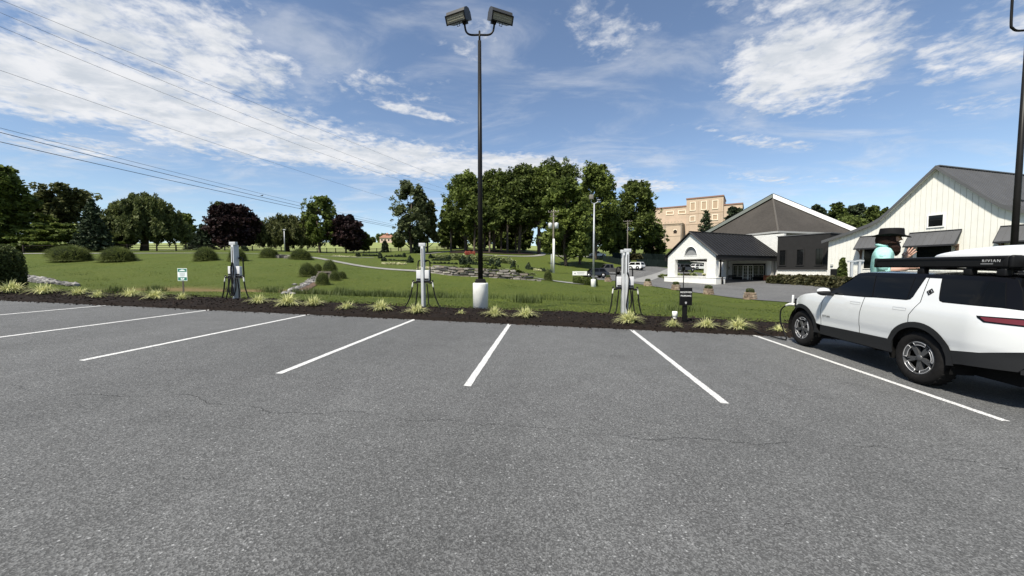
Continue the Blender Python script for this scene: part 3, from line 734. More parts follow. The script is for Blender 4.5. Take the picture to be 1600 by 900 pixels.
def tree_mesh(kind, H, R, seed, leaf=.30, dens=1.0, base=.18, trunk=None):
    rng = np.random.default_rng(seed)
    tr = trunk or H * .019 + .04
    mb = MB(); C_ = []; RR = []; TT = []
    per = 18; flat = 0; droop = 0; aspect = .55
    if kind in ('broad', 'airy', 'upright'):
        ht = base * H
        mb.tube([(0, 0, -.4), (0, 0, .12 * H * .3), (rng.normal(0, .02) * H, rng.normal(0, .02) * H, ht + .2 * H), (rng.normal(0, .03) * H, rng.normal(0, .03) * H, .72 * H)], [tr * 1.5, tr, tr * .75, tr * .25], 8)
        nl = {'broad': 22, 'airy': 18, 'upright': 22}[kind]
        for i in range(nl):
            u = (i + .5) / nl
            z = ht + (H - ht) * (.06 + .90 * u)
            e = (z - ht) / (H - ht)
            prof = {'broad': math.sin(math.pi * min(1, .12 + .86 * e)) ** .62, 'airy': math.sin(math.pi * (.14 + .80 * e)) ** .7, 'upright': math.sin(math.pi * (.16 + .78 * e)) ** .5}[kind]
            a = i * 2.399 + rng.normal(0, .5); rad = R * prof * rng.uniform(.40, .74)
            lr = R * {'broad': rng.uniform(.30, .46), 'airy': rng.uniform(.24, .40), 'upright': rng.uniform(.34, .52)}[kind] * (.62 + .38 * prof)
            c = np.array([math.cos(a) * rad, math.sin(a) * rad, min(z, H - lr * .75)])
            z0 = max(ht * .6, c[2] - .55 * rad - .10 * H)
            limb(mb, (0, 0, z0), c, tr * .45 * (1 - .5 * e), tr * .06, rng)
            k = int({'broad': 50, 'airy': 36, 'upright': 50}[kind] * dens)
            d = rand_dirs(k, rng); d[:, 2] = d[:, 2] * .85 + .12
            q = c + d * (lr * rng.uniform(.35, 1.12, k))[:, None]
            q[:, 2] = np.maximum(q[:, 2], ht * .75)
            C_.append(q); RR.append(np.full(k, lr * rng.uniform(.22, .36)))
            TT.append(np.clip(rng.normal(.42, .2, k) + rng.normal(0, .10), 0, 1))
        if kind == 'airy': per = 13; aspect = .45
        # odd outlying sprays that break the outline
        k = int(34 * dens)
        a = rng.uniform(0, 6.28, k); e = rng.uniform(.12, .98, k)
        prof = np.sin(np.pi * np.clip(.10 + .84 * e, 0, 1)) ** .6
        C_.append(np.stack([np.cos(a) * R * prof * rng.uniform(.85, 1.08, k), np.sin(a) * R * prof * rng.uniform(.85, 1.08, k), ht + (H - ht) * e], 1))
        RR.append(np.full(k, R * .11)); TT.append(rng.uniform(.3, .8, k))
    elif kind == 'ragged':          # wide uneven crown, bare limbs thrust upward
        mb.tube([(0, 0, -.4), (0, 0, .2 * H), (.02 * H, 0, .5 * H)], [tr * 1.4, tr, tr * .7], 8)
        for i in range(11):
            a = i * 2.399 + rng.normal(0, .4); up = rng.uniform(.55, 1.0)
            tip = np.array([math.cos(a) * R * rng.uniform(.45, 1.0), math.sin(a) * R * rng.uniform(.45, 1.0), H * up])
            pts = limb(mb, (0, 0, H * rng.uniform(.25, .5)), tip, tr * .5, tr * .08, rng, .1, 7)
            for j, q in enumerate(pts[2:]):
                k = int(13 * dens); w = R * (.10 + .10 * rng.random())
                C_.append(q + np.clip(rng.normal(0, w, (k, 3)), -1.5 * w, 1.5 * w) * np.array([1.2, 1.2, .55])); RR.append(np.full(k, w * .75)); TT.append(np.clip(rng.normal(.4, .22, k), 0, 1))
        k = int(110 * dens); a = rng.uniform(0, 6.28, k); r = R * np.sqrt(rng.random(k)) * .9
        C_.append(np.stack([np.cos(a) * r, np.sin(a) * r, H * rng.uniform(.12, .58, k)], 1)); RR.append(np.full(k, R * .14)); TT.append(np.clip(rng.normal(.3, .18, k), 0, 1))
    elif kind == 'willow':
        mb.tube([(0, 0, -.4), (.03 * H, 0, .22 * H), (.0, .02 * H, .5 * H)], [tr * 1.8, tr * 1.3, tr * .6], 8)
        per = 9; aspect = .26; droop = .9
        for i in range(34):
            a = i * 2.399; rad = R * math.sqrt((i + .6) / 34) * .95
            top = np.array([math.cos(a) * rad, math.sin(a) * rad, H * (1 - .58 * (rad / R) ** 2.2) * rng.uniform(.86, 1.0)])
            limb(mb, (0, 0, H * rng.uniform(.25, .5)), top * np.array([.8, .8, .95]), tr * .35, tr * .05, rng, .12)
            for s_ in range(int(9 * dens)):
                o = top + rng.normal(0, R * .13, 3) * np.array([1, 1, .4])
                ln = max(.1 * H, (o[2] - H * rng.uniform(.10, .34))) * rng.uniform(.45, 1.0)
                m = max(4, int(ln / (H * .035))); u = np.linspace(0, 1, m)
                q = np.stack([o[0] + (u * .10 * R) * math.cos(a) + rng.normal(0, .02 * R, m), o[1] + (u * .10 * R) * math.sin(a) + rng.normal(0, .02 * R, m), o[2] - u * ln], 1)
                C_.append(q); RR.append(np.full(m, R * .055)); TT.append(np.clip(rng.normal(.45, .18) + rng.normal(0, .1, m), 0, 1))
    elif kind == 'conifer':
        mb.tube([(0, 0, -.4), (0, 0, .5 * H), (0, 0, .97 * H)], [tr * 1.2, tr * .7, tr * .12], 7)
        per = 11; flat = .45; aspect = .32; droop = .25
        tiers = int(20 * dens) + 6
        for i in range(tiers):
            u = i / (tiers - 1); z = H * (.06 + .90 * u); rr = R * (1 - u) ** .82 * rng.uniform(.82, 1.1) + .02 * R
            nb = max(4, int(13 * (1 - u) + 3)); a0 = rng.uniform(0, 6.28)
            for j in range(nb):
                a = a0 + 6.283 * j / nb + rng.normal(0, .15); ln = rr * rng.uniform(.72, 1.1)
                m = max(2, int(ln / (R * .12)))
                uu = np.linspace(.25, 1, m)
                q = np.stack([np.cos(a) * ln * uu, np.sin(a) * ln * uu, z + ln * (.06 - .26 * uu + .12 * uu ** 2)], 1)
                if j % 2 == 0 and u < .8: mb.tube([(0, 0, z), tuple(q[-1] * .9 + np.array([0, 0, z * .1]))], [tr * .16, tr * .04], 4)
                C_.append(q + rng.normal(0, .02 * R, q.shape)); RR.append(np.full(m, R * .10)); TT.append(np.clip(rng.normal(.30, .1) + .4 * uu * rng.random() + rng.normal(0, .08, m), 0, 1))
    elif kind == 'layered':         # flat sprays of yew-like foliage down to the ground
        mb.tube([(0, 0, -.4), (0, 0, .8 * H)], [tr, tr * .3], 7); flat = .72; droop = .1
        for i in range(int(46 * dens)):
            z = H * rng.uniform(.04, .97); a = rng.uniform(0, 6.28); rr = R * math.sqrt(max(.03, 1 - (z / H) ** 1.8)) * rng.uniform(.45, 1.0)
            c = np.array([math.cos(a) * rr, math.sin(a) * rr, z]); k = 22
            q = c + rng.normal(0, 1, (k, 3)) * np.array([R * .20, R * .20, H * .012])
            C_.append(q); RR.append(np.full(k, R * .085)); TT.append(np.clip(rng.normal(.42, .18) + rng.normal(0, .1, k), 0, 1))
            mb.tube([(0, 0, z * .9), tuple(c)], [tr * .2, tr * .05], 4)
    elif kind == 'column':
        mb.tube([(0, 0, -.3), (0, 0, .9 * H)], [tr, tr * .3], 6); droop = -.6; aspect = .4
        k = int(150 * dens); u = rng.random(k) ** .8; a = rng.uniform(0, 6.28, k)
        rr = R * np.sqrt(np.clip(1 - u ** 1.7, .02, 1)) * rng.uniform(.55, 1.0, k)
        C_.append(np.stack([np.cos(a) * rr, np.sin(a) * rr, H * (.03 + .95 * u)], 1)); RR.append(np.full(k, R * .30)); TT.append(np.clip(rng.normal(.4, .2, k), 0, 1))
    elif kind == 'shrub':
        for i in range(4): limb(mb, (0, 0, -.1), (rng.normal(0, .4) * R, rng.normal(0, .4) * R, H * .6), tr, tr * .3, rng, .1, 4, 5)
        k = int(110 * dens); d = rand_dirs(k, rng); d[:, 2] = np.abs(d[:, 2])
        q = d * rng.uniform(.55, 1.0, k)[:, None] * np.array([R, R, H * .93]) * rng.uniform(.85, 1.08, k)[:, None]
        q[:, 2] = np.maximum(q[:, 2], H * .08)
        C_.append(q); RR.append(np.full(k, R * .24)); TT.append(np.clip(rng.normal(.45, .22, k), 0, 1))
    C_ = np.concatenate(C_); RR = np.concatenate(RR); TT = np.concatenate(TT)
    return leaf_cloud(C_, RR, per, leaf, rng, TT, flat, droop, aspect), mb
def tree(kind, H, R, seed, mat, label, cat='tree', group=None, name='tree', M=None, **kw):
    (v, f, t), mb = tree_mesh(kind, H, R, seed, **kw)
    r = thing(name, label, cat, M, group)
    obj('crown', np_mesh('crown', v, f, LEAF[mat], False, {'tint': t}), r)
    mb.build('trunk', M_BARK, r)
    return r
# kind, centre px, top py, depth, half width px, colour, label, name, options
TREES = [
 ('ragged', -4, 252, 62, 42, 'green', 'tallest dark tree at the left edge, ragged limbs thrust over the others', 'tree', dict(dens=1.5, leaf=.22)),
 ('layered', 26, 328, 68, 46, 'light', 'broad dark tree behind the clipped hedge at the far left', 'tree', dict(dens=1.2)),
 ('layered', 108, 351, 66, 46, 'light', 'low wide dark yew with flat layered sprays behind the fence', 'yew_tree', dict(dens=1.3, leaf=.22)),
 ('ragged', 98, 290, 76, 34, 'olive', 'sparse tree with feathery upswept limbs left of the dark spruce', 'tree', dict(dens=1.0, leaf=.24)),
 ('conifer', 148, 309, 64, 22, 'blue', 'dark pointed spruce between the feathery tree and the willow', 'spruce_tree', dict(leaf=.26)),
 ('broad', 172, 347, 72, 30, 'deep', 'rounded dark tree at the left foot of the big willow', 'tree', dict(base=.05)),
 ('willow', 226, 304, 76, 52, 'willow', 'big weeping willow with a broad drooping crown beside the fence', 'willow_tree', dict(dens=1.7, leaf=.30, trunk=.42)),
 ('broad', 291, 334, 104, 16, 'light', 'bright green tree just right of the big willow', 'tree', dict()),
 ('conifer', 317, 350, 92, 19, 'blue', 'dark bushy evergreen left of the large purple maple', 'evergreen_tree', dict(dens=.8)),
 ('airy', 346, 314, 116, 20, 'grey', 'pale grey-green tree rising behind the large purple maple', 'tree', dict(dens=1.3)),
 ('broad', 365, 322, 96, 37, 'purple', 'large purple-leaved maple with a dense round crown', 'maple_tree', dict(dens=1.6, base=.1)),
 ('broad', 408, 345, 190, 10, 'deep', 'small far-off dark tree peeping over the hill left of the olive willow', 'tree', dict()),
 ('willow', 450, 336, 106, 48, 'olive', 'spreading olive-green willow in the middle of the pasture edge', 'willow_tree', dict(dens=1.5, leaf=.34, trunk=.4)),
 ('airy', 500, 305, 104, 28, 'green', 'tall slim tree with an open crown between the willow and the smaller purple maple', 'tree', dict(dens=1.6, base=.16)),
 ('broad', 541, 338, 106, 29, 'purple', 'smaller purple-leaved maple beside the tall slim tree', 'maple_tree', dict(dens=1.5, base=.14)),
 ('broad', 569, 364, 112, 12, 'deep', 'small round dark tree at the right foot of the smaller purple maple', 'tree', dict()),
 ('column', 602, 377, 112, 5, 'blue', 'narrow dark arborvitae in front of the hilltop house', 'arborvitae', dict()),
 ('column', 383, 386, 84, 4, 'blue', 'tiny narrow conifer by the fence right of the large purple maple', 'arborvitae', dict()),
 ('column', 651, 374, 104, 5, 'blue', 'narrow dark arborvitae at the foot of the tall airy tree', 'arborvitae', dict()),
 ('broad', 623, 364, 122, 10, 'deep', 'small heart-shaped young tree left of the tall airy tree', 'tree', dict(base=.25)),
 ('airy', 643, 286, 104, 32, 'grey', 'tall airy tree with see-through crown standing alone on the hill edge', 'tree', dict(dens=1.9, base=.12)),
 ('airy', 668, 316, 108, 21, 'olive', 'brownish-green tree leaning against the tall airy tree', 'tree', dict(dens=1.5, base=.12)),
 ('broad', 700, 342, 128, 19, 'deep', 'low dark tree at the left end of the grove', 'tree', dict(base=.12)),
 ('upright', 728, 272, 116, 29, 'green', 'leftmost tall tree of the grove with a bumpy outline', 'tree', dict(dens=1.2, base=.2)),
 ('upright', 772, 270, 118, 30, 'green', 'tall grove tree directly behind the lamp pole', 'tree', dict(dens=1.2, base=.28)),
 ('upright', 811, 262, 116, 30, 'deep', 'dark grove tree between the lamp pole and the highest crown', 'tree', dict(dens=1.2, base=.3)),
 ('upright', 842, 262, 118, 26, 'green', 'grove tree with a bare trunk beside the gap of sky', 'tree', dict(dens=1.1, base=.36)),
 ('upright', 872, 252, 126, 33, 'deep', 'highest crown in the grove', 'tree', dict(dens=1.2, base=.3)),
 ('broad', 884, 285, 84, 42, 'light', 'lighter green tree in front of the grove with foliage down to the lawn', 'tree', dict(dens=1.5, base=.1, leaf=.26)),
 ('upright', 930, 258, 108, 28, 'green', 'tall grove tree standing behind the grey floodlight pole', 'tree', dict(dens=1.4, base=.14)),
 ('broad', 906, 330, 92, 26, 'green', 'leafy tree under the tall crown left of the grey floodlight pole', 'tree', dict(base=.14)),
 ('broad', 991, 283, 122, 37, 'deep', 'big dark round tree standing left of the tan building', 'tree', dict(dens=1.7, base=.08)),
 ('broad', 958, 336, 118, 20, 'deep', 'dark tree filling the gap between the grove and the big round tree', 'tree', dict(base=.1)),
 ('broad', 1022, 352, 128, 20, 'deep', 'dark lower tree at the foot of the tan building', 'tree', dict(base=.06)),
 ('conifer', 1102, 327, 110, 27, 'blue', 'dark spruce in front of the tan building', 'spruce_tree', dict(leaf=.30)),
 ('broad', 1146, 323, 118, 15, 'blue', 'dark pine top showing over the hall roof by the tan building', 'pine_tree', dict(dens=1.4)),
 ('broad', 1275, 319, 130, 16, 'blue', 'dark pine top farthest left behind the hall roof', 'pine_tree', dict(dens=1.3)),
 ('broad', 1305, 318, 128, 19, 'deep', 'second dark tree from the left behind the white roof edge', 'tree', dict(dens=1.6)),
 ('broad', 1334, 319, 128, 19, 'blue', 'third dark tree from the left behind the white roof edge', 'tree', dict(dens=1.6)),
 ('broad', 1360, 321, 124, 19, 'deep', 'fourth dark tree behind the white roof edge, nearest the barn', 'tree', dict()),
 ('broad', 1386, 324, 124, 17, 'deep', 'dark tree half hidden by the left slope of the barn roof', 'tree', dict()),
 ('broad', 1320, 342, 120, 40, 'deep', 'lower dark tree closing the gap behind the white roof edge', 'tree', dict()),
 ('broad', 712, 346, 138, 24, 'deep', 'low shaded tree behind the grove at its left rim', 'tree', dict(base=.05)),
 ('broad', 752, 344, 140, 26, 'deep', 'low shaded tree behind the grove right beside the lamp pole', 'tree', dict(base=.05)),
 ('broad', 792, 346, 140, 26, 'deep', 'low shaded tree behind the middle of the grove', 'tree', dict(base=.05)),
 ('broad', 820, 352, 136, 14, 'deep', 'low shaded tree behind the grove next to the gap of sky', 'tree', dict(base=.05)),
 ('broad', 608, 368, 320, 18, 'deep', 'hilltop tree clump right of the orange-roofed house', 'tree', dict(leaf=.6)),
 ('broad', 583, 371, 330, 4, 'deep', 'tiny lone tree on the hill left of the orange-roofed house', 'tree', dict(leaf=.6)),
 ('broad', 848, 364, 150, 13, 'deep', 'small distant tree low in the gap of sky through the grove', 'tree', dict()),
]
for i, (kind, px, top, Y, hw, mat, label, nm, kw) in enumerate(TREES):
    b = on(px, Y); H = P(px, top, Y).z - b.z; R = hw / FPX * Y
    if kind in ('broad', 'airy'): R *= .97
    if kind == 'upright': R *= 1.18
    if kind == 'willow': R *= .86
    b.z -= .05
    kw = dict(kw); kw.setdefault('leaf', .265 if Y > 90 else .22)
    grp = 'trees of the grove' if 'grove' in label else None
    tree(kind, H, R, 100 + i, mat, label, 'tree', grp, nm, rotz(i * 1.3, b), **kw)

# tall grove: extra bare trunks that stand in the shade below the crowns
grove_trunks = [(705, 112), (741, 110), (757, 116), (765, 108), (783, 118), (793, 112), (806, 120)]
for i, (px, Y) in enumerate(grove_trunks):
    b = on(px, Y); b.z -= .05
    H = 13 + 2 * (i % 3)
    tree('upright', H, 3.4, 300 + i, 'deep', ['slim shaded grove tree at the left rim of the mulch bed', 'slim shaded grove tree left of the lamp pole', 'slim shaded grove tree just right of the lamp pole', 'slim front grove tree right of the lamp pole', 'slim shaded grove tree at the back of the bed', 'slim shaded grove tree over the pale lane', 'slim shaded grove tree at the right rim of the bed'][i], 'tree', 'trees of the grove', 'tree', rotz(i, b), base=.5, dens=.5)

# ------------------------------------------------------------------ clipped hedge at the left edge
def hedge_mesh(lx, ly, lz, n, leaf, seed):
    rng = np.random.default_rng(seed)
    d = rand_dirs(n, rng); d[:, 2] = np.abs(d[:, 2] * 1.0) - .25
    pw = 5.0
    k = (np.abs(d[:, 0]) ** pw + np.abs(d[:, 1]) ** pw + np.abs(d[:, 2]) ** pw) ** (-1 / pw)
    p = d * k[:, None] * rng.uniform(.90, 1.02, n)[:, None]
    p = np.stack([p[:, 0] * lx / 2, p[:, 1] * ly / 2, (p[:, 2] + .25) / 1.25 * lz], 1)
    bump = .05 * np.sin(p[:, 0] * 6) * np.sin(p[:, 1] * 5 + 1) * np.sin(p[:, 2] * 6)
    p += d * bump[:, None]
    a = rand_dirs(n, rng); b = np.cross(a, rand_dirs(n, rng)); b /= np.linalg.norm(b, axis=1)[:, None]
    sz = leaf * rng.uniform(.6, 1.3, n)
    v, f = quads_np(p, a * sz[:, None], b * (sz * .6)[:, None])
    t = np.clip(rng.normal(.30, .17, n) + .35 * np.clip(d[:, 2], 0, 1), 0, 1)  # upward leaves tinted lighter: light from above put into the colour
    return v, f, np.repeat(t, 4)
LEAF['box'] = leafy('leaves_boxwood', (.016, .024, .008), (.125, .150, .050), .2)
q = lot_px(0, 470); hb = on(-72, 16.5)
r = thing('hedge', 'large clipped boxwood hedge at the left edge', 'hedge', rotz(-.1, (hb.x, hb.y, hb.z)))
v, f, t = hedge_mesh(3.9, 2.8, 2.0, 30000, .042, 9)
obj('foliage', np_mesh('foliage', v, f, LEAF['box'], False, {'tint': t}), r)
mb = MB()
for i in range(9): mb.tube([(random.uniform(-1.5, 1.5), random.uniform(-1, 1), -.2), (random.uniform(-1.6, 1.6), random.uniform(-1.1, 1.1), 1.5)], [.05, .02], 5)
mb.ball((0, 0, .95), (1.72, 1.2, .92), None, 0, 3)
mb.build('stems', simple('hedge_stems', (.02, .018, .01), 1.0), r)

# ------------------------------------------------------------------ rounded mounds of ornamental grass
M_MOUND = leafy('mound_grass', (.050, .072, .016), (.23, .26, .09), .25)
def mound_mesh(R, H, n, seed):
    rng = np.random.default_rng(seed)
    d = rand_dirs(n, rng); d[:, 2] = np.abs(d[:, 2]) * 1.1 - .12
    base = d * np.array([.74, .74, .70]) * rng.uniform(.8, 1.0, n)[:, None]; base[:, 2] = np.maximum(base[:, 2], .0)
    n = len(base); ln = rng.uniform(.16, .34, n); rows = []
    side = np.cross(d, np.array([0, 0, 1.0])); side /= np.linalg.norm(side, axis=1)[:, None] + 1e-9
    side = side * .8 + rand_dirs(n, rng) * .3
    for q in range(4):
        u = q / 3
        p = base + d * (ln * u)[:, None] + np.array([0, 0, 1.0]) * (ln * (.55 * u - .55 * u * u))[:, None] + rand_dirs(n, rng) * .012 * q
        w = (.013 * (1 - .85 * u))
        rows += [p - side * w, p + side * w]
    V = np.stack(rows, 1); m = 8
    f = np.concatenate([np.stack([np.arange(n) * m + 2 * q, np.arange(n) * m + 2 * q + 1, np.arange(n) * m + 2 * q + 3, np.arange(n) * m + 2 * q + 2], 1) for q in range(3)])
    v = V.reshape(-1, 3)
    return np_mesh('foliage', v, f, M_MOUND, False, {'tint': np.repeat(np.clip(rng.normal(.45, .22, n), 0, 1), m)})
MOUNDS = [mound_mesh(1.0, 1.0, 4200, s) for s in (1, 2, 3)]
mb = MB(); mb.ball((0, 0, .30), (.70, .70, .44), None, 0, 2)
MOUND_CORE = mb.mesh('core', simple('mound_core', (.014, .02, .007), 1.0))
for i, (px, base_py, hw, h, Y, label) in enumerate([
  (99, 397, 22, 15, 52, 'rounded ornamental grass mound tucked behind the leftmost big mound'),
  (113, 408, 28, 23, 46, 'leftmost big rounded mound of ornamental grass on the bank'),
  (185, 409, 26, 21, 46, 'second big rounded mound of ornamental grass on the bank'),
  (322, 410, 19, 20, 47, 'ornamental grass mound left of the pale charging post on the bank'),
  (371, 408, 15, 19, 47, 'ornamental grass mound half hidden behind the left charging post'),
  (421, 403, 16, 15, 54, 'ornamental grass mound at the left end of the small rock group'),
  (470, 408, 19, 16, 53, 'wide ornamental grass mound at the right end of the small rock group'),
  (480, 429, 15, 20, 35, 'ornamental grass mound left of the culvert'),
  (496, 421, 9, 13, 38, 'small ornamental grass mound just behind the culvert'),
  (515, 424, 13, 20, 38, 'tall ornamental grass mound behind the culvert on the right'),
  (503, 446, 12, 18, 30, 'front ornamental grass mound before the culvert'),
  (522, 438, 9, 14, 33, 'small ornamental grass mound right of the culvert'),
  (534, 433, 8, 11, 34.5, 'farthest right small ornamental grass mound by the culvert'),
  (856, 436, 8, 16, 40, 'round dark grass tuft at the end of the stone wall')]):
    b = on(px, Y); R = hw / FPX * Y * 1.05; H = h / FPX * Y * 1.22
    r = thing('ornamental_grass', label, 'ornamental grass', Matrix.Translation(b) @ Matrix.Rotation(i * 1.1, 4, 'Z') @ Matrix.Diagonal((R, R, H, 1)), 'rounded grass mounds on the lawn')
    obj('foliage', MOUNDS[i % 3], r); obj('core', MOUND_CORE, r)

# ------------------------------------------------------------------ variegated tufts in the mulch bed
M_VAR = leafy('variegated_blades', (.12, .16, .035), (.80, .78, .40), .25, .45)
def tuft_mesh(n, seed, ln):
    rng = np.random.default_rng(seed)
    base = np.stack([rng.normal(0, .05, n), rng.normal(0, .05, n), np.full(n, -.02)], 1)
    v, f, m = blades(base, rng.uniform(.55, 1.1, n) * ln, rng.uniform(.10, .95, n), np.full(n, .0125), rng, 6, .95, .92)
    return np_mesh('leaves', v, f, M_VAR, False, {'tint': np.repeat(np.clip(rng.normal(.58, .28, n), 0, 1), m)})
TUFTS = [tuft_mesh(230, 21, .50), tuft_mesh(200, 22, .48), tuft_mesh(150, 23, .46), tuft_mesh(80, 24, .40)]
PL = [(-19.12, .86, 1.12, 0, 'big variegated grass tuft farthest left, beside the hedge'), (-17.86, .9, 1.05, 1, 'full variegated grass tuft second from the left end of the bed'),
 (-16.57, .96, .85, 2, 'thin variegated grass tuft third from the left end'), (-15.47, .72, .72, 2, 'small variegated grass tuft fourth from the left, nearest the asphalt'),
 (-14.63, 1.07, .85, 1, 'variegated grass tuft beyond the end of the second stall line'), (-13.45, .87, .88, 0, 'variegated grass tuft left of the green sign'),
 (-12.58, 1.01, .66, 2, 'sparse variegated grass tuft at the foot of the green sign'), (-9.67, .91, .80, 1, 'variegated grass tuft right of the left charging post'),
 (-8.52, .78, 1.05, 0, 'bushy variegated grass tuft left of the fourth stall line'), (-7.69, .9, .86, 1, 'variegated grass tuft just past the end of the fourth stall line'),
 (-6.41, .67, .74, 2, 'small straggly variegated grass tuft with a bent blade'), (-5.33, .72, .86, 0, 'round variegated grass tuft halfway to the middle charging post'),
 (-4.07, .54, .84, 1, 'variegated grass tuft against the middle charging post'), (-2.73, .68, .44, 3, 'tiny variegated grass tuft left of the white concrete footing'),
 (-1.66, .6, .76, 0, 'variegated grass tuft at the right foot of the white concrete footing'), (-.71, .63, .84, 1, 'variegated grass tuft right of the centre stall line'),
 (2.3, .55, .92, 0, 'thick variegated grass tuft at the foot of the right charging posts'), (3.44, .32, .62, 2, 'variegated grass tuft in front of the white capped pipe'),
 (4.39, .37, .74, 1, 'variegated grass tuft right of the reserved parking sign'), (5.26, .41, .82, 0, 'second variegated grass tuft right of the reserved parking sign'),
 (6.25, .28, .62, 3, 'thin pale variegated grass tuft beside the front wheel of the white car')]
for i, (s, t, sc, k, label) in enumerate(PL):
    b = bedpt(s, t)
    r = thing('grass_tuft', label, 'plant', Matrix.Translation(b) @ Matrix.Rotation(i * 2.1, 4, 'Z') @ Matrix.Scale(sc * 1.16, 4), 'variegated grass tufts in the mulch bed')
    obj('leaves', TUFTS[k], r)

# ------------------------------------------------------------------ garden rows up the lawn
def shrub_protos(mat, n, seed, per):
    out = []
    for i in range(n):
        (v, f, t), mb = tree_mesh('shrub', 1.0, .55, seed + i, leaf=.11, dens=.5 * per)
        out.append(np_mesh('leaves', v, f, LEAF[mat], False, {'tint': t}))
    return out
SH_D = shrub_protos('blue', 3, 500, 1); SH_G = shrub_protos('green', 3, 520, 1); LEAF['pale'] = leafy('leaves_pale_bush', (.10, .125, .045), (.30, .33, .16), .25); SH_P = shrub_protos('pale', 3, 540, 1)
def shrub(px, Y, w, h, protos, label, group=None, k=0, name='shrub'):
    b = on(px, Y); b.z += .34 if name == 'wall_shrub' else -.03
    o = obj(name, protos[k % len(protos)]); o.matrix_world = Matrix.Translation(b) @ Matrix.Rotation(k * 1.7, 4, 'Z') @ Matrix.Diagonal((w / 1.1, w / 1.1, h, 1))
    return tag(o, label, 'shrub', group)
k = 0
ORD = ['leftmost', 'second', 'third', 'fourth', 'fifth', 'sixth', 'seventh', 'eighth', 'ninth', 'tenth', 'eleventh', 'twelfth']
def row(pa, pb, Ya, Yb, n, w, h, protos, label, group, jit=.6):
    global k
    for i in range(n):
        lab = ('leftmost ' + label) if i == 0 else (('rightmost ' + label) if i == n - 1 else ORD[i] + ' ' + label.replace(' in the', ' from left in the'))
        u = (i + .5) / n; k += 1
        kd = .72 if protos is SH_D else 1.0
        shrub(pa + (pb - pa) * u + random.uniform(-jit, jit), Ya + (Yb - Ya) * u, kd * w * random.uniform(.75, 1.25), kd * h * random.uniform(.75, 1.3), protos, lab, group, k)
row(567, 590, 88, 88, 7, .9, .75, SH_D, 'small dark shrub in the short upper row', 'dark shrubs in the upper row at left')
row(603, 628, 86, 85, 8, .9, .8, SH_D, 'small dark shrub in the upper row below the arborvitae', 'dark shrubs in the upper row at centre')
row(606, 640, 68, 67, 9, .7, .5, SH_D, 'low dark shrub in the middle row left of the charging post', 'low dark shrubs in the middle row')
row(676, 702, 70, 69, 8, .85, .8, SH_D, 'dark shrub in the row right of the middle charging post', 'dark shrubs right of the middle charging post')
row(670, 715, 60, 58, 8, .7, .5, SH_D, 'low dark shrub in the lower row above the stone wall', 'low dark shrubs above the stone wall')
row(724, 776, 60, 58, 12, .72, .75, SH_D, 'dark shrub in the long row above the stone wall', 'dark shrubs in the long row above the wall')
row(822, 862, 62, 60, 11, .9, .8, SH_D, 'dark shrub in the row before the pale utility pole', 'dark shrubs before the pale utility pole')
row(676, 720, 80, 78, 12, 1.7, .85, SH_P, 'pale green bush in the band below the thin path', 'pale green bushes below the thin path')
row(708, 748, 74, 72, 10, 1.9, 1.1, SH_P, 'pale green bush in the band left of the lamp pole', 'pale green bushes left of the lamp pole')
row(756, 800, 72, 70, 12, 1.9, 1.15, SH_P, 'pale green bush in the band right of the lamp pole', 'pale green bushes right of the lamp pole')
for (px, Y, w, h, label) in [(594, 78, 1.1, 1.7, 'upright dark shrub between the two upper rows'), (560, 84, 1.3, 1.2, 'round dark shrub at the left start of the upper row'),
  (632, 84, 1.0, 1.4, 'upright dark shrub at the right end of the upper row'), (600, 66, 1.2, .9, 'round dark shrub at the left end of the middle row'), (641, 62, 1.2, 1.5, 'dark shrub just left of the middle charging post'),
  (723, 58, 1.3, 1.9, 'tall dark shrub left of the lamp pole in the long row'), (733, 66, 1.2, 1.4, 'dark shrub behind the tall one left of the lamp pole'), (768, 66, 1.1, 1.3, 'dark shrub right of the lamp pole behind the long row'),
  (778, 58, 1.0, 1.8, 'tall dark shrub at the right end of the long row'), (802, 58, 1.0, 1.4, 'lone upright dark shrub between the long row and the pale pole'), (825, 61, 1.0, 1.4, 'upright dark shrub at the left start of the row by the pale pole'),
  (702, 72, .9, 1.3, 'upright dark shrub among the pale bushes'), (673, 78, 1.1, 1.2, 'dark shrub behind the middle charging post on the right')]:
    k += 1; shrub(px, Y, w * .85, h * .85, SH_D, label, None, k)
# flower strips
M_FLW = leafy('cream_flowers', (.25, .28, .10), (.72, .68, .46), .2); M_FLR = leafy('red_flowers', (.22, .045, .03), (.48, .15, .11), .2)
def flowers(pa, pb, Ya, Yb, n, h, mat, label, wid=.5):
    pts = np.array([tuple(on(RNG.uniform(pa, pb), Ya)) for _ in range(n)]); pts[:, 1] += RNG.uniform(-wid, wid, n); pts[:, 2] = Zt(pts[:, 0], pts[:, 1]) + RNG.uniform(.03, h, n)
    v, f, t = leaf_cloud(pts, np.full(n, .12), 7, .06, RNG, RNG.random(n))
    tag(obj('flower_strip', np_mesh('flower_strip', v, f, mat, False, {'tint': t})), label, 'flowers', kind='stuff')
flowers(597, 634, 56, 56, 260, .22, M_FLW, 'strip of cream flowers in the lawn left of the middle charging post')
flowers(652, 684, 47, 47, 240, .2, M_FLW, 'strip of cream flowers at the left end of the stone wall')
flowers(520, 556, 78, 78, 200, .2, M_FLW, 'strip of pale flowers near the fence')
flowers(834, 846, 60, 60, 120, .25, M_FLW, 'small patch of white flowers by the pale pole', .3)
flowers(727, 742, 88, 88, 420, 1.1, M_FLR, 'patch of red flowers left of the lamp pole', 1.2)
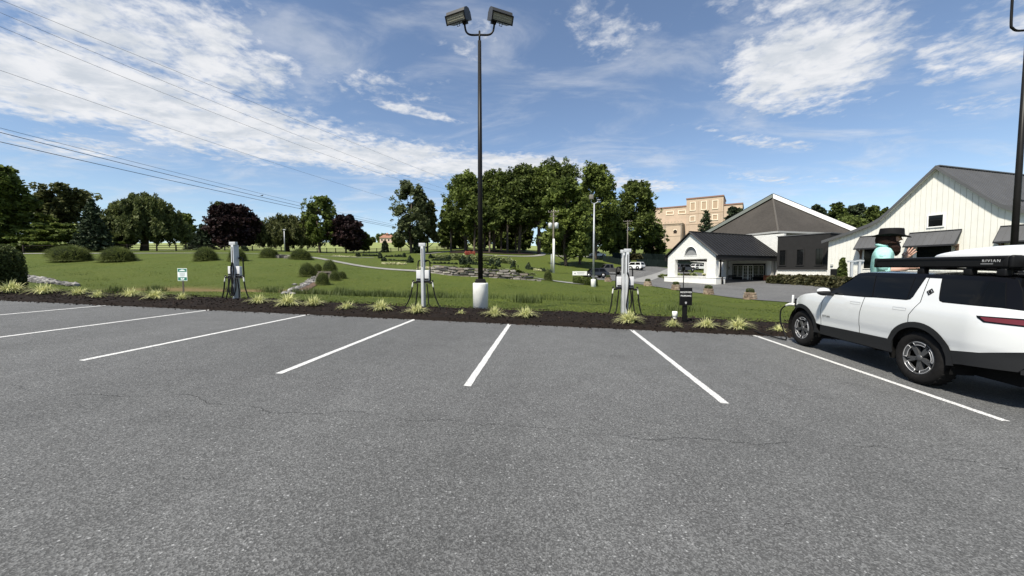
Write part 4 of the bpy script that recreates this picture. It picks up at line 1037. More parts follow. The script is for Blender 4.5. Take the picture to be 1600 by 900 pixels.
# ------------------------------------------------------------------ post and rail fence along the pasture
M_FENCE = simple('fence_timber', (.045, .036, .03), .9, noise=.3, nscale=6)
FP = [(38, 59), (94, 62), (148, 65), (200, 68), (246, 71), (276, 74), (312, 80), (352, 87), (395, 93), (440, 100), (472, 106), (496, 109), (511, 111), (525, 111), (552, 112), (577, 113), (589, 113), (611, 114), (627, 115), (641, 116), (655, 118), (669, 120), (683, 122), (695, 125), (708, 130)]
fence = thing('pasture_fence', 'dark post and rail fence between the lawn and the pasture', 'fence', on(352, 87))
fo = fence.location
bp_ = [on(a, b) for a, b in FP]
for i, p in enumerate(bp_):
    mb = MB(); mb.box((p.x - fo.x, p.y - fo.y, p.z - fo.z + .55), (.17, .17, 1.5)); mb.build('post', M_FENCE, fence)
    if i:
        a = bp_[i - 1]
        n = 3
        for h in (.35, .75, 1.12):
            pts = []
            for j in range(n + 1):
                q = a + (p - a) * (j / n); pts.append((q.x - fo.x, q.y - fo.y, Zf(q.x, q.y) + h - fo.z))
            pts[0] = (a.x - fo.x, a.y - fo.y, a.z + h - fo.z); pts[-1] = (p.x - fo.x, p.y - fo.y, p.z + h - fo.z)
            mb = MB(); mb.tube(pts, .055, 4, smooth=False); mb.build('rail', M_FENCE, fence)

# ------------------------------------------------------------------ dry stone retaining wall
M_STONE = [simple('wall_stone', c, .9, noise=.35, nscale=3.5, bump=.7, bscale=9) for c in ((.12, .108, .098), (.17, .155, .14), (.075, .072, .07), (.13, .11, .09), (.21, .195, .17))]
wall_pts = catmull([on(670, 41.2), on(690, 38.6), on(715, 37.2), on(750, 36.7), on(790, 36.6), on(820, 36.8), on(846, 37.2)], 12)
wq = resample([(p.x, p.y) for p in wall_pts], .06)
wl_ = np.concatenate([[0], np.cumsum(np.linalg.norm(np.diff(wq, axis=0), axis=1))])
wall = thing('stone_wall', 'dry stacked stone retaining wall curving across the lawn', 'wall', on(750, 36.6))
wo_ = wall.location
SMESH = []
for i in range(10):
    bm = bmesh.new(); bmesh.ops.create_cube(bm, size=1)
    bmesh.ops.bevel(bm, geom=bm.edges[:], offset=.13, segments=1, affect='EDGES')
    rr = random.Random(i)
    for v_ in bm.verts: v_.co += Vector((rr.uniform(-.10, .10), rr.uniform(-.12, .12), rr.uniform(-.12, .12)))
    me = bpy.data.meshes.new('stone'); bm.to_mesh(me); bm.free(); me.materials.append(M_STONE[i % 5]); SMESH.append(me)
def wall_at(l):
    x = np.interp(l, wl_, wq[:, 0]); y = np.interp(l, wl_, wq[:, 1]); l2 = min(l + .1, wl_[-1]); l1 = max(0, l - .1)
    dx = np.interp(l2, wl_, wq[:, 0]) - np.interp(l1, wl_, wq[:, 0]); dy = np.interp(l2, wl_, wq[:, 1]) - np.interp(l1, wl_, wq[:, 1])
    return x, y, math.atan2(dy, dx)
TOTW = wl_[-1]
rr = random.Random(4); cnt = 0
for c in range(4):
    l = rr.uniform(0, .4)
    while l < TOTW - .2:
        ln = rr.uniform(.45, 1.15); e = (l + ln / 2) / TOTW
        hmax = 1.02 * min(1, (1 - e) / .28 + .12) * min(1, .55 + e / .25 * .45)
        ch = .25
        if c * ch < hmax:
            x, y, a = wall_at(l + ln / 2)
            zb = Zf(x - math.sin(-a) * -.0, y - .55) - .06
            o = obj('stone', SMESH[rr.randrange(10)], wall)
            o.matrix_local = Matrix.Translation((x - wo_.x, y - wo_.y + c * .05, zb + ch * (c + .5) - wo_.z)) @ Matrix.Rotation(a + rr.uniform(-.06, .06), 4, 'Z') @ Matrix.Diagonal((ln * .95, rr.uniform(.36, .70), ch * rr.uniform(.66, .98), 1))
            cnt += 1
        l += ln + .015
# planting on top of the wall
for i, (px, Y, w, h, pr, label) in enumerate([(728, 38.4, 1.3, .7, SH_G, 'rounded green shrub on the stone wall left of the lamp pole'), (757, 38.2, 1.0, .75, SH_G, 'rounded green shrub on the stone wall right behind the lamp pole'), (771, 38.2, 1.0, .7, SH_G, 'dark round shrub on the stone wall, second right of the lamp pole'),
   (787, 38.0, 1.5, .5, SH_P, 'low spreading shrub on the stone wall'), (802, 38.0, 1.5, .62, SH_G, 'broad round shrub on the stone wall towards its right end'), (706, 39.2, 1.4, .5, SH_P, 'low pale shrub on the left half of the stone wall'), (815, 38.2, 1.2, .4, SH_P, 'low yellowish shrub near the right end of the stone wall'), (692, 40.2, 1.0, .4, SH_P, 'low straggly plant at the left end of the stone wall'), (830, 38.6, 1.1, .32, SH_P, 'flat yellowish plant where the stone wall runs out')]):
    shrub(px, Y, w, h, pr, label, None, i, 'wall_shrub')

# small rocks by the far grass mounds
for i, (px, Y, s, label) in enumerate([(434, 54, .7, 'pale boulder left in the small rock group'), (441, 54.5, .8, 'grey boulder in the middle of the small rock group'), (448, 54, .6, 'small boulder right in the small rock group'), (455, 55, .7, 'boulder under the thin grey lamp post')]):
    b = on(px, Y); o = obj('boulder', SMESH[(i * 3) % 10]); o.matrix_world = Matrix.Translation((b.x, b.y, b.z + .2 * s)) @ Matrix.Rotation(i, 4, 'Z') @ Matrix.Diagonal((s * 1.2, s, s * .75, 1)); tag(o, label, 'rock', 'boulders between the grass mounds')

# culvert headwall
M_TIMB = simple('weathered_timber', (.13, .11, .09), .9, noise=.35, nscale=4)
M_BLACK = simple('black_void', (.006, .006, .006), 1.0)
b = on(507, 34.0)
cv_ = thing('culvert', 'timber framed culvert mouth at the head of the stony stream', 'culvert', rotz(.15, (b.x, b.y, b.z - .12)) @ Matrix.Scale(.72, 4))
mb = MB(); mb.box((0, 0, .95), (1.55, .32, .22)); mb.build('lintel', M_TIMB, cv_)
for sx, l in ((-1, .45), (1, .8)):
    mb = MB(); mb.tube([(sx * .66, .02, 1.02), (sx * (.66 + l * .7), -.5, .05)], [.13, .13], 4, smooth=False); mb.build('wing_beam', M_TIMB, cv_)
    mb = MB(); mb.box((sx * .55, .05, .42), (.2, .26, .86)); mb.build('side_post', M_TIMB, cv_)
mb = MB(); mb.tube([(0, -.06, .42), (0, 1.2, .42)], .36, 18, cap=False); mb.box((0, .30, .42), (.9, .05, .8)); mb.build('pipe', M_BLACK, cv_)

# ------------------------------------------------------------------ twin-head parking lamp
M_BRONZE = simple('dark_bronze_paint', (.018, .017, .016), .42, noise=.2, nscale=5)
M_WHITEP = simple('white_painted_concrete', (.70, .70, .67), .8, noise=.10, nscale=2.2, bump=.25, bscale=25, dirt=(.55, .55, .52))
M_LENS = simple('lamp_lens', (.19, .18, .145), .25, noise=.25, nscale=14)
M_HEAD = simple('lamp_housing', (.062, .06, .057), .38, metal=.3)
def lamp_head(parent, s):
    """flood head on the end of the bracket, seen from below and behind"""
    M = Matrix.Translation((s * .66, -.10, 9.92)) @ Matrix.Rotation(s * .42, 4, 'Z') @ Matrix.Rotation(-s * .26, 4, 'Y') @ Matrix.Rotation(.62, 4, 'X')
    mb = MB()
    prof = [(-.20, -.17), (.20, -.17), (.20, .05), (.14, .17), (.02, .21), (-.12, .18), (-.20, .06)]     # (y, z) section, lens towards -z... face at y=-.2
    n = len(prof); L2 = .37
    vs = [(-L2, p[0], p[1]) for p in prof] + [(L2, p[0], p[1]) for p in prof]
    fs = [tuple(range(n)), tuple(range(2 * n - 1, n - 1, -1))] + [(i, (i + 1) % n, n + (i + 1) % n, n + i) for i in range(n)]
    mb.add(vs, fs)
    hd = mb.build('lamp_head', M_HEAD, parent, M)
    mb = MB()
    for (c, d) in (((0, -.215, .065), (.78, .035, .035)), ((0, -.215, -.175), (.78, .035, .035)), ((-.375, -.215, -.055), (.03, .035, .27)), ((.375, -.215, -.055), (.03, .035, .27))): mb.box(c, d)
    mb.build('door_frame', M_BRONZE, hd)
    mb = MB(); mb.box((0, -.206, -.055), (.72, .012, .21)); mb.build('lens', M_LENS, hd)
    mb = MB()
    for z in (-.10, -.03): mb.box((0, -.216, z), (.62, .008, .012))
    mb.build('lamp_tube', simple('lamp_tube', (.36, .34, .26), .4), hd)
    mb = MB(); mb.box((-s * .22, 0, -.215), (.16, .12, .09)); mb.tube([(-s * .02, -.06, -.18), (-s * .02, -.05, -.26), (s * .08, -.05, -.26), (s * .08, -.06, -.18)], .012, 5); mb.build('knuckle', M_BRONZE, hd)
def parking_lamp(s, t, label, top, rise=0.0, yaw=0.0):
    b = L(s, t); b.z = Zf(b.x, b.y) - .02
    r = thing('parking_lamp', label, 'lamp post', rotz(yaw, b))
    h = top - b.z
    k = h / 10.0
    mb = MB(); mb.lathe([(.262, -.2), (.265, .90), (.262, .935), (.245, .955), (.0, .96)], 40); mb.build('footing', M_WHITEP, r)
    mb = MB(); mb.box((0, 0, 1.00), (.36, .36, .075), bev=.01); mb.box((0, 0, 1.065), (.30, .30, .06), bev=.012)
    for i in (-1, 1):
        for j in (-1, 1): mb.tube([(i * .14, j * .14, 1.03), (i * .14, j * .14, 1.09)], .018, 6)
    mb.build('base_cover', M_BRONZE, r)
    mb = MB(); mb.tube([(0, 0, 1.05), (0, 0, h * .5), (0, 0, h - .75)], [.088, .078, .058], 18); mb.tube([(0, 0, h - .80), (0, 0, h - .44)], [.034, .034], 10); mb.ball((0, 0, h - .44), .036, None, 0, 1); mb.build('pole', M_BRONZE, r)
    arm = MB()
    for sx in (-1, 1):
        arm.tube(catmull([(0, 0, h - .55), (sx * .30, 0, h - .55), (sx * .44, 0, h - .46), (sx * .49, 0, h - .28), (sx * .50, 0, h - .14 + rise)], 5), .033, 8)
    arm.build('bracket', M_BRONZE, r)
    for sx in (-1, 1):
        sub = len(KIDS[r])
        lamp_head(r, sx)
        hd = KIDS[r][-1]
        hd.matrix_local = Matrix.Translation((sx * .70, -.03, h + .02 + rise)) @ Matrix.Rotation(sx * .50, 4, 'Z') @ Matrix.Rotation(-sx * .05, 4, 'Y') @ Matrix.Rotation(.45, 4, 'X')
    return r
lamp0 = lot_px(751, 488)
ls = (np.array(lamp0) - E0) @ EX; lt = (np.array(lamp0) - E0) @ AX
parking_lamp(ls, lt, 'tall dark twin-head lamp post on a round white concrete footing', P(750, 28, lamp0.y).z)
# the next one in the row, behind the white car
rp = P(1591, 300, 12.3)
rs = (rp.x - E0[0]) * EX[0] + (rp.y - E0[1]) * EX[1]; rt = (rp.x - E0[0]) * AX[0] + (rp.y - E0[1]) * AX[1]
parking_lamp(rs, rt, 'dark twin-head lamp post at the right edge behind the white car', P(1597, 19, 12.3).z, 1.1, -.12)

# ------------------------------------------------------------------ charging posts
M_POST = simple('pale_aluminium', (.46, .47, .48), .45, metal=.15, noise=.12, nscale=3)
M_BOXW = simple('white_charger_plastic', (.52, .52, .53), .4, noise=.06, nscale=4)
M_RUBB = simple('black_rubber', (.012, .012, .013), .55)
M_GRIP = simple('grey_plug_grip', (.55, .55, .50), .5)
def charger(M, label, seed, faces=(-1, 1), loops=True, k=1.0):
    M = M @ Matrix.Diagonal((1, 1, k, 1))
    rr = random.Random(seed)
    r = thing('charging_post', label, 'charging station', M, 'charging posts in the mulch bed')
    mb = MB(); mb.box((0, 0, 1.02), (.095, .25, 2.24), bev=.008); mb.box((0, -.127, 1.75), (.03, .006, .62), mat=1); mb.box((0, -.127, .55), (.05, .006, .9)); mb.build('post', [M_POST, M_RUBB], r)
    mb = MB(); mb.box((0, -.06, 2.19), (.225, .13, .115), bev=.008); mb.build('cap', M_POST, r)
    for s in faces:
        mb = MB(); mb.box((s * .14, -.02, 1.15), (.16, .13, .36), bev=.012); bx = mb.build('charger_box', M_BOXW, r)
        mb = MB(); mb.box((s * .14, -.088, 1.02), (.13, .02, .05)); mb.box((s * .14, -.02, .935), (.18, .14, .08), bev=.01); mb.build('box_base', M_RUBB, bx)
        # holster and plug
        mb = MB(); mb.box((s * .27, -.05, .90), (.14, .10, .06), bev=.012); mb.tube([(s * .33, -.05, .92), (s * .34, -.07, .98)], .032, 8); mb.build('holster', M_RUBB, r)
        mb = MB(); mb.tube(catmull([(s * .31, -.06, .93), (s * .345, -.07, .86), (s * .365, -.075, .74)], 3), [.032] * 3 + [.026] * 3 + [.022], 8); mb.build('plug', M_GRIP, r)
        # cable: from the plug down, along the bed, back up to the reel arm at the top and into the box
        o = rr.uniform(.0, .25)
        mb = MB()
        path = [(s * .365, -.075, .74), (s * (.38 + o * .2), -.09, .45), (s * (.42 + o * .6), -.12, .14), (s * (.46 + o), -.18, .02), (s * (.34 + o), -.22, .01), (s * .26, -.17, .12), (s * .20, -.12, .45), (s * .16, -.13, .88)]
        mb.tube(catmull(path, 6), .022, 8); mb.build('cable', M_RUBB, r)
        mb = MB()
        mb.tube(catmull([(s * .05, .10, 1.62), (s * .14, .10, 1.66), (s * .20, .10, 1.60), (s * .215, .10, 1.3), (s * .22, .09, .95), (s * .15, .0, .92)], 6), .022, 8)
        mb.tube([(0, .11, 1.66), (s * .10, .11, 1.67)], .022, 6); mb.build('cable_arm', M_RUBB, r)
        if loops:
            mb = MB(); mb.tube(catmull([(s * .10, -.14, .90), (s * .13, -.18, .5), (s * .05, -.20, .22), (-s * .03, -.19, .35), (s * .02, -.17, .8), (s * .05, -.15, 1.25), (s * .0, -.15, 1.44)], 6), .022, 8); mb.ball((0, -.145, 1.45), .035, None, 0, 1); mb.build('cable_loop', M_RUBB, r)
    return r
def lotframe(s, t, a=0.0):
    b = bedpt(s, t); b.z -= .10
    return Matrix.Translation(b) @ Matrix.Rotation(-math.atan2(AX[0], AX[1]) + a, 4, 'Z')
c1 = lot_px(370, 474); f = lambda p: ((np.array(p) - E0) @ EX, (np.array(p) - E0) @ AX)
s_, t_ = f(c1); charger(lotframe(s_, t_, .05), 'left charging post with black cables looped down both sides', 1, k=.94)
s_, t_ = f(lot_px(662, 486)); charger(lotframe(s_, t_, .05), 'middle charging post in the bed left of the concrete footing', 2, loops=False)
s_, t_ = f(lot_px(972.6, 495)); charger(lotframe(s_, t_, .0), 'left of the two charging posts standing side by side', 3, faces=(-1,), loops=False)
s_, t_ = f(lot_px(978.2, 498)); charger(lotframe(s_ , t_ , .0), 'right of the two charging posts standing side by side', 4, faces=(1,), loops=True)

# ------------------------------------------------------------------ signs
M_SIGNB = simple('black_sign_paint', (.010, .010, .011), .45)
M_LETT = simple('white_lettering', (.78, .78, .76), .6)
M_LETG = simple('grey_emblem', (.30, .30, .30), .6)
s_, t_ = f(lot_px(1070, 512))
r = thing('reserved_sign', 'black reserved parking sign on a square black post in the bed', 'sign', lotframe(s_, t_, .05))
mb = MB(); mb.box((0, .04, .38), (.115, .09, 1.0), bev=.006); mb.build('post', M_SIGNB, r)
mb = MB(); mb.box((0, -.02, .86), (.36, .03, .52), bev=.008); pn = mb.build('panel', M_SIGNB, r)
ROTX = Matrix.Rotation(math.pi / 2, 4, 'X')
obj('lettering', text_mesh('RESERVED', .066, M_LETT, .001, 1.12), pn, Matrix.Translation((0, -.037, .985)) @ ROTX)
obj('lettering', text_mesh('PARKING', .066, M_LETT, .001, 1.12), pn, Matrix.Translation((0, -.037, .88)) @ ROTX)
mb = MB(); mb.prism([(0, .035), (.03, .02), (.026, -.015), (0, -.042), (-.026, -.015), (-.03, .02)], -.001, .001); mb.build('emblem', M_LETG, pn, Matrix.Translation((0, -.0365, .68)) @ ROTX)
mb = MB()
for sx in (-1, 1):
    mb.box((sx * .173, -.0365, .86), (.004, .002, .50))
mb.box((0, -.0365, 1.112), (.345, .002, .004)); mb.box((0, -.0365, .608), (.345, .002, .004)); mb.build('border', simple('sign_border', (.05, .05, .05), .5), pn)
# green sign
M_GRN = simple('green_sign', (.018, .16, .11), .45); M_SW = simple('sign_white', (.74, .78, .76), .5); M_SGR = simple('sign_print', (.20, .26, .28), .5)
s_, t_ = f(lot_px(287, 470))
r = thing('charging_sign', 'small green and white sign on a thin post in the bed', 'sign', lotframe(s_, t_, .25))
mb = MB(); mb.box((0, .012, .45), (.045, .022, 1.1)); mb.build('post', simple('sign_post_steel', (.10, .085, .07), .6, metal=.4), r)
mb = MB(); mb.box((0, -.008, .88), (.31, .008, .46)); pn = mb.build('panel', M_SW, r)
for zc in (1.035, .725):
    mb = MB(); mb.box((0, -.0135, zc), (.285, .002, .115)); mb.build('green_band', M_GRN, pn)
mb = MB(); mb.prism([(-.10, -.02), (-.095, .0), (-.05, .01), (-.03, .035), (.04, .035), (.065, .01), (.10, .0), (.10, -.02)], -.001, .001); mb.build('car_symbol', M_SW, pn, Matrix.Translation((0, -.0155, 1.03)) @ ROTX)
mb = MB(); mb.prism([(-.06, .01), (-.03, .03), (.0, .0), (.03, .03), (.07, .01), (.05, -.03), (-.05, -.03)], -.001, .001); mb.build('plug_symbol', M_SW, pn, Matrix.Translation((0, -.0155, .725)) @ ROTX)
mb = MB()
for i, w in enumerate((.20, .16, .19, .13)): mb.box((0, -.0135, .94 - i * .038), (w, .002, .014))
mb.build('print', M_SGR, pn)
# white capped pipe
s_, t_ = f(lot_px(1054, 506))
r = thing('cleanout_pipe', 'short white capped pipe standing in the bed beside the black sign', 'pipe', lotframe(s_, t_ ))
mb = MB(); mb.lathe([(.055, -.1), (.055, .22)], 18); mb.build('pipe', simple('white_pvc', (.72, .72, .66), .5), r)
mb = MB(); mb.lathe([(.062, .14), (.078, .15), (.078, .29), (.07, .305), (0, .31)], 18); mb.build('cap', simple('white_pvc_cap', (.80, .80, .74), .5), r)
# site board on two posts with clipped hedge below
b = on(906, 44); zb = P(906, 427, 44).z
r = thing('site_board', 'wide white sign board on two posts above a clipped hedge', 'sign', rotz(.1, (b.x, b.y, b.z)))
hh = zb - b.z
mb = MB(); mb.box((0, 0, hh), (1.75, .06, .48)); pn = mb.build('board', simple('board_white', (.72, .72, .68), .6), r)
for sx in (-1, 1):
    mb = MB(); mb.box((sx * .72, .06, hh / 2), (.08, .06, hh + .5)); mb.build('post', M_SIGNB, r)
mb = MB(); mb.box((.12, -.032, hh + .07), (.9, .004, .055)); mb.box((.12, -.032, hh - .07), (.75, .004, .04)); mb.build('print', simple('board_print', (.22, .22, .20), .6), pn)
mb = MB(); mb.prism([(-.1, -.08), (0, .08), (.1, -.08)], -.002, .002); mb.build('emblem', simple('board_emblem', (.12, .12, .12), .6), pn, Matrix.Translation((-.58, -.034, hh)) @ ROTX)
for i, (px, w) in enumerate(((902, .9), (916, .9), (927, .8))):
    bb = on(px, 43.3); o = obj('clipped_hedge', None)if False else None
    v, ff, t = hedge_mesh(.95, .8, .85, 1800, .05, 40 + i)
    o = obj('clipped_hedge', np_mesh('clipped_hedge', v, ff, LEAF['deep'], False, {'tint': t})); o.location = bb
    tag(o, ['clipped dark hedge block under the left part of the sign board', 'clipped dark hedge block under the right part of the sign board', 'clipped dark hedge block left of the grey floodlight pole'][i], 'hedge', 'hedge blocks under the sign board')

# ------------------------------------------------------------------ grey floodlight pole on the lawn
M_GALV = simple('galvanised_steel', (.34, .355, .38), .5, metal=.3, noise=.15, nscale=3)
b = on(927.5, 41); r = thing('floodlight_pole', 'grey floodlight pole on a white concrete footing on the lawn', 'lamp post', rotz(0, b))
h = P(927, 318, 41).z - b.z
mb = MB(); mb.lathe([(.27, -.3), (.27, .80), (.25, .84), (0, .84)], 24); mb.build('footing', M_WHITEP, r)
mb = MB(); mb.tube([(0, 0, .82), (0, 0, h)], [.125, .075], 12); mb.build('pole', M_GALV, r)
mb = MB(); mb.tube(catmull([(-.32, 0, h + .45), (-.30, 0, h + .12), (0, 0, h), (.30, 0, h + .12), (.46, 0, h + .32)], 4), .045, 7); mb.build('bracket', M_GALV, r)
mb = MB(); mb.box((-.34, -.05, h + .68), (.42, .40, .50), bev=.04); mb.build('lamp_head', simple('flood_housing', (.16, .15, .13), .5), r)
mb = MB(); mb.box((.50, .05, h + .40), (.30, .30, .10), Matrix.Translation((0, 0, 0)), bev=.02); mb.build('side_lamp', M_GALV, r)

# ------------------------------------------------------------------ utility poles and wires
M_POLE = simple('grey_timber_pole', (.13, .115, .10), .9, noise=.3, nscale=3)
def utility_pole(px, py0, py1, Y, r0, label, cross=1.6, pots=False, sleeve=False):
    b = on(px, Y); r = thing('utility_pole', label, 'utility pole', rotz(-.25, b)); h = P(px, py0, Y).z - b.z
    mb = MB(); mb.tube([(0, 0, -.3), (0, 0, h)], [r0, r0 * .65], 10); mb.build('pole', M_POLE, r)
    if cross:
        mb = MB(); mb.box((0, -.1, h - .35), (cross, .09, .11)); mb.box((0, -.1, h - 1.0), (cross * .7, .08, .09)); mb.build('crossarm', M_POLE, r)
        mb = MB()
        for sx in (-.46, -.2, .2, .46): mb.tube([(sx * cross, -.1, h - .30), (sx * cross, -.1, h - .08)], [.05, .03], 6)
        mb.build('insulators', simple('insulator', (.35, .33, .30), .4), r)
    if pots:
        for sx in (-.5, .5):
            mb = MB(); mb.lathe([(.0, -.45), (.30, -.43), (.32, .35), (.28, .45), (.08, .5), (0, .55)], 16); mb.build('transformer', simple('transformer_grey', (.55, .56, .58), .5), r, Matrix.Translation((sx, -.12, h - 2.55)))
    if sleeve:
        mb = MB(); mb.tube([(.10, -.3, -.2), (.10, -.3, h * .54)], [.19, .16], 14); mb.build('standpipe', simple('pale_cover', (.62, .62, .60), .6), r)
        mb = MB(); mb.tube([(-.30, -.3, -.2), (-.28, -.3, h * .3)], .06, 8); mb.build('conduit', M_GALV, r)
    return r
utility_pole(864.5, 328, 424, 60, .16, 'timber utility pole with two pale transformers and a white standpipe', 1.7, True, True)
utility_pole(980, 344, 397, 104, .16, 'plain timber utility pole in front of the big dark round tree', 2.4)
utility_pole(1038, 352, 380, 170, .2, 'left thin pole in front of the tan building', 2.2)
utility_pole(1063, 350, 380, 170, .2, 'right thin pole in front of the tan building', 2.2)
b = on(445.5, 96); r = thing('lamp_post', 'thin grey lamp post before the olive willow', 'lamp post', b); h = P(445, 359, 96).z - b.z
mb = MB(); mb.tube([(0, 0, -.2), (0, 0, h)], [.14, .10], 8); mb.build('pole', M_GALV, r)
mb = MB(); mb.box((.1, 0, h), (.7, .4, .22), bev=.05); mb.build('lamp_head', M_GALV, r)
b = on(1068.5, 24); r = thing('lantern_post', 'thin black lantern post on the lawn behind the black sign', 'lamp post', b); h = P(1068, 423, 24).z - b.z
mb = MB(); mb.tube([(0, 0, -.2), (0, 0, h)], [.035, .03], 8); mb.build('pole', M_SIGNB, r)
mb = MB(); mb.lathe([(.03, 0), (.085, .05), (.10, .22), (.12, .24), (.02, .34), (0, .36)], 10); mb.build('lantern', M_SIGNB, r, Matrix.Translation((0, 0, h - .02)))
b = on(809.5, 38.5); r = thing('marker_post', 'short dark marker post behind the stone wall', 'post', b)
mb = MB(); mb.box((0, 0, .45), (.07, .07, 1.5)); mb.build('post', M_SIGNB, r); mb = MB(); mb.box((0, -.04, 1.12), (.12, .02, .14)); mb.build('plate', M_SIGNB, r)

M_WIRE = simple('black_cable', (.015, .015, .017), .5); M_WIRE2 = simple('bare_conductor', (.10, .10, .105), .45, metal=.5)
def wire(pts, Ys, rad, mat, label):
    q = [P(px, py, Y) for (px, py), Y in zip(pts, Ys)]
    o = q[0]
    # fit a hanging curve through the measured points
    t = np.array([0] + list(np.cumsum([(q[i + 1] - q[i]).length for i in range(len(q) - 1)]))); t /= t[-1]
    co = [np.polyfit(t, [p[k] for p in q], 2 if k == 2 else 1) for k in range(3)]
    u = np.linspace(-.25, 1, 60)
    line = [Vector([np.polyval(co[k], x) for k in range(3)]) - o for x in u]
    mb = MB(); mb.tube(line, rad, 6, cap=False)
    ob = mb.build('power_line', mat); ob.location = o
    tag(ob, label, 'cable', 'overhead lines across the left sky'); return ob
wire([(0, 0), (350, 141), (700, 282)], (42, 60, 108), .018, M_WIRE2, 'uppermost thin conductor crossing the white cloud bank')
wire([(0, 20), (350, 165), (700, 297)], (42, 60, 108), .018, M_WIRE2, 'second thin conductor from the top')
wire([(0, 42), (350, 182), (700, 303)], (42, 60, 108), .018, M_WIRE2, 'third thin conductor from the top')
wire([(0, 112), (306, 212), (613, 312)], (42, 58, 100), .018, M_WIRE2, 'lowest thin conductor, alone above the thick cables')
wire([(0, 197), (310, 281), (640, 356)], (40, 58, 102), .020, M_WIRE, 'upper and thinnest of the three thick black cables')
wire([(0, 204), (310, 287), (640, 358)], (40, 58, 102), .034, M_WIRE, 'middle of the three thick black cables')
wire([(0, 219), (310, 294), (640, 360)], (40, 58, 102), .034, M_WIRE, 'lowest of the three thick black cables')
# a bird on the wire
bq = P(409.5, 305.5, 67); r = thing('bird', 'tiny dark bird perched on the thick overhead cables', 'bird', rotz(.4, bq))
mb = MB(); mb.ball((0, 0, 0), (.15, .08, .09), None, 0, 2); mb.ball((.13, 0, .09), (.065, .055, .06), None, 0, 2); mb.tube([(.18, 0, .09), (.24, 0, .085)], [.02, .003], 5); mb.tube([(-.12, 0, -.01), (-.32, 0, -.09)], [.05, .02], 5); mb.tube([(0, .02, -.08), (0, .02, -.15)], .008, 4); mb.build('body', simple('bird_dark', (.02, .02, .022), .8), r)
# ------------------------------------------------------------------ building materials
def brick_material(name, c1, c2, mortar, sx, sy, depth=.6, axis='XZ', rough=.9):
    m, nt, b = material(name)
    o = nn(nt, 'ShaderNodeTexCoord').outputs['Object']
    sp = nn(nt, 'ShaderNodeSeparateXYZ'); nt.links.new(o, sp.inputs[0])
    cm = nn(nt, 'ShaderNodeCombineXYZ')
    nt.links.new(nmath(nt, 'ADD', sp.outputs[0], sp.outputs[1]), cm.inputs[0]); nt.links.new(sp.outputs[2], cm.inputs[1])
    br = nn(nt, 'ShaderNodeTexBrick'); nt.links.new(cm.outputs[0], br.inputs['Vector'])
    br.inputs['Color1'].default_value = (*c1, 1); br.inputs['Color2'].default_value = (*c2, 1); br.inputs['Mortar'].default_value = (*mortar, 1)
    br.inputs['Scale'].default_value = 1; br.inputs['Brick Width'].default_value = sx; br.inputs['Row Height'].default_value = sy
    br.inputs['Mortar Size'].default_value = .012; br.inputs['Bias'].default_value = -.2
    c = nmix(nt, nrange(nt, nnoise(nt, o, 2.2, 5, .65), .3, .75, 0, .22), br.outputs['Color'], tuple(x * .62 for x in c1))
    nt.links.new(c, b.inputs['Base Color']); b.inputs['Roughness'].default_value = rough
    h = nmath(nt, 'ADD', nmath(nt, 'MULTIPLY', br.outputs['Fac'], -1.0), nmath(nt, 'MULTIPLY', nnoise(nt, o, 14, 4, .6), .9))
    bp = nn(nt, 'ShaderNodeBump'); bp.inputs['Strength'].default_value = depth; bp.inputs['Distance'].default_value = .03
    nt.links.new(h, bp.inputs['Height']); nt.links.new(bp.outputs[0], b.inputs['Normal'])
    return m
M_WBRICK = brick_material('white_painted_brick', (.69, .69, .665), (.63, .63, .605), (.54, .54, .515), .24, .085, .5)
M_WSTONE = brick_material('white_painted_stone', (.74, .73, .69), (.62, .61, .57), (.42, .41, .38), .42, .17, 1.0)
M_PLINTH = brick_material('plinth_stone', (.70, .69, .65), (.60, .59, .55), (.55, .54, .5), .9, .45, .6)
M_DARKS = simple('charcoal_siding', (.034, .033, .033), .7, noise=.12, nscale=2)
M_METAL = simple('dark_standing_seam', (.034, .034, .036), .42, metal=.1, noise=.15, nscale=.8)
M_BARNR = simple('grey_metal_roof', (.088, .088, .090), .45, metal=.1, noise=.12, nscale=.8)
M_GLASSD = simple('dark_window_glass', (.008, .009, .010), .06, spec=.35)
M_TRIMW = simple('white_trim', (.74, .74, .72), .6)
M_CREAM = simple('cream_boards', (.66, .65, .60), .75, noise=.05, nscale=1.5)
M_CREAMB = simple('cream_backing', (.57, .56, .515), .85)
M_WOOD = simple('brown_timber', (.10, .062, .040), .8, noise=.3, nscale=5)
M_SHING, nt, b = material('asphalt_shingles')
o_ = nn(nt, 'ShaderNodeTexCoord').outputs['Object']
spx = nn(nt, 'ShaderNodeSeparateXYZ'); nt.links.new(o_, spx.inputs[0])
lines = nn(nt, 'ShaderNodeTexWave', wave_type='BANDS', bands_direction='Z', wave_profile='SAW'); nt.links.new(o_, lines.inputs['Vector']); lines.inputs['Scale'].default_value = 2.2; lines.inputs['Distortion'].default_value = .15
tabs = nnoise(nt, o_, 3.2, 5, .75, (1, 1, 2.5))
c = nmix(nt, nrange(nt, tabs, .3, .7), (.017, .014, .0115), (.048, .041, .034))
c = nmix(nt, nrange(nt, nnoise(nt, o_, .22, 4, .6), .35, .75, 0, .5), c, (.066, .058, .050))
c = nmix(nt, nmath(nt, 'MULTIPLY', lines.outputs['Fac'], .35), c, (.024, .021, .018))
nt.links.new(c, b.inputs['Base Color']); b.inputs['Roughness'].default_value = .92

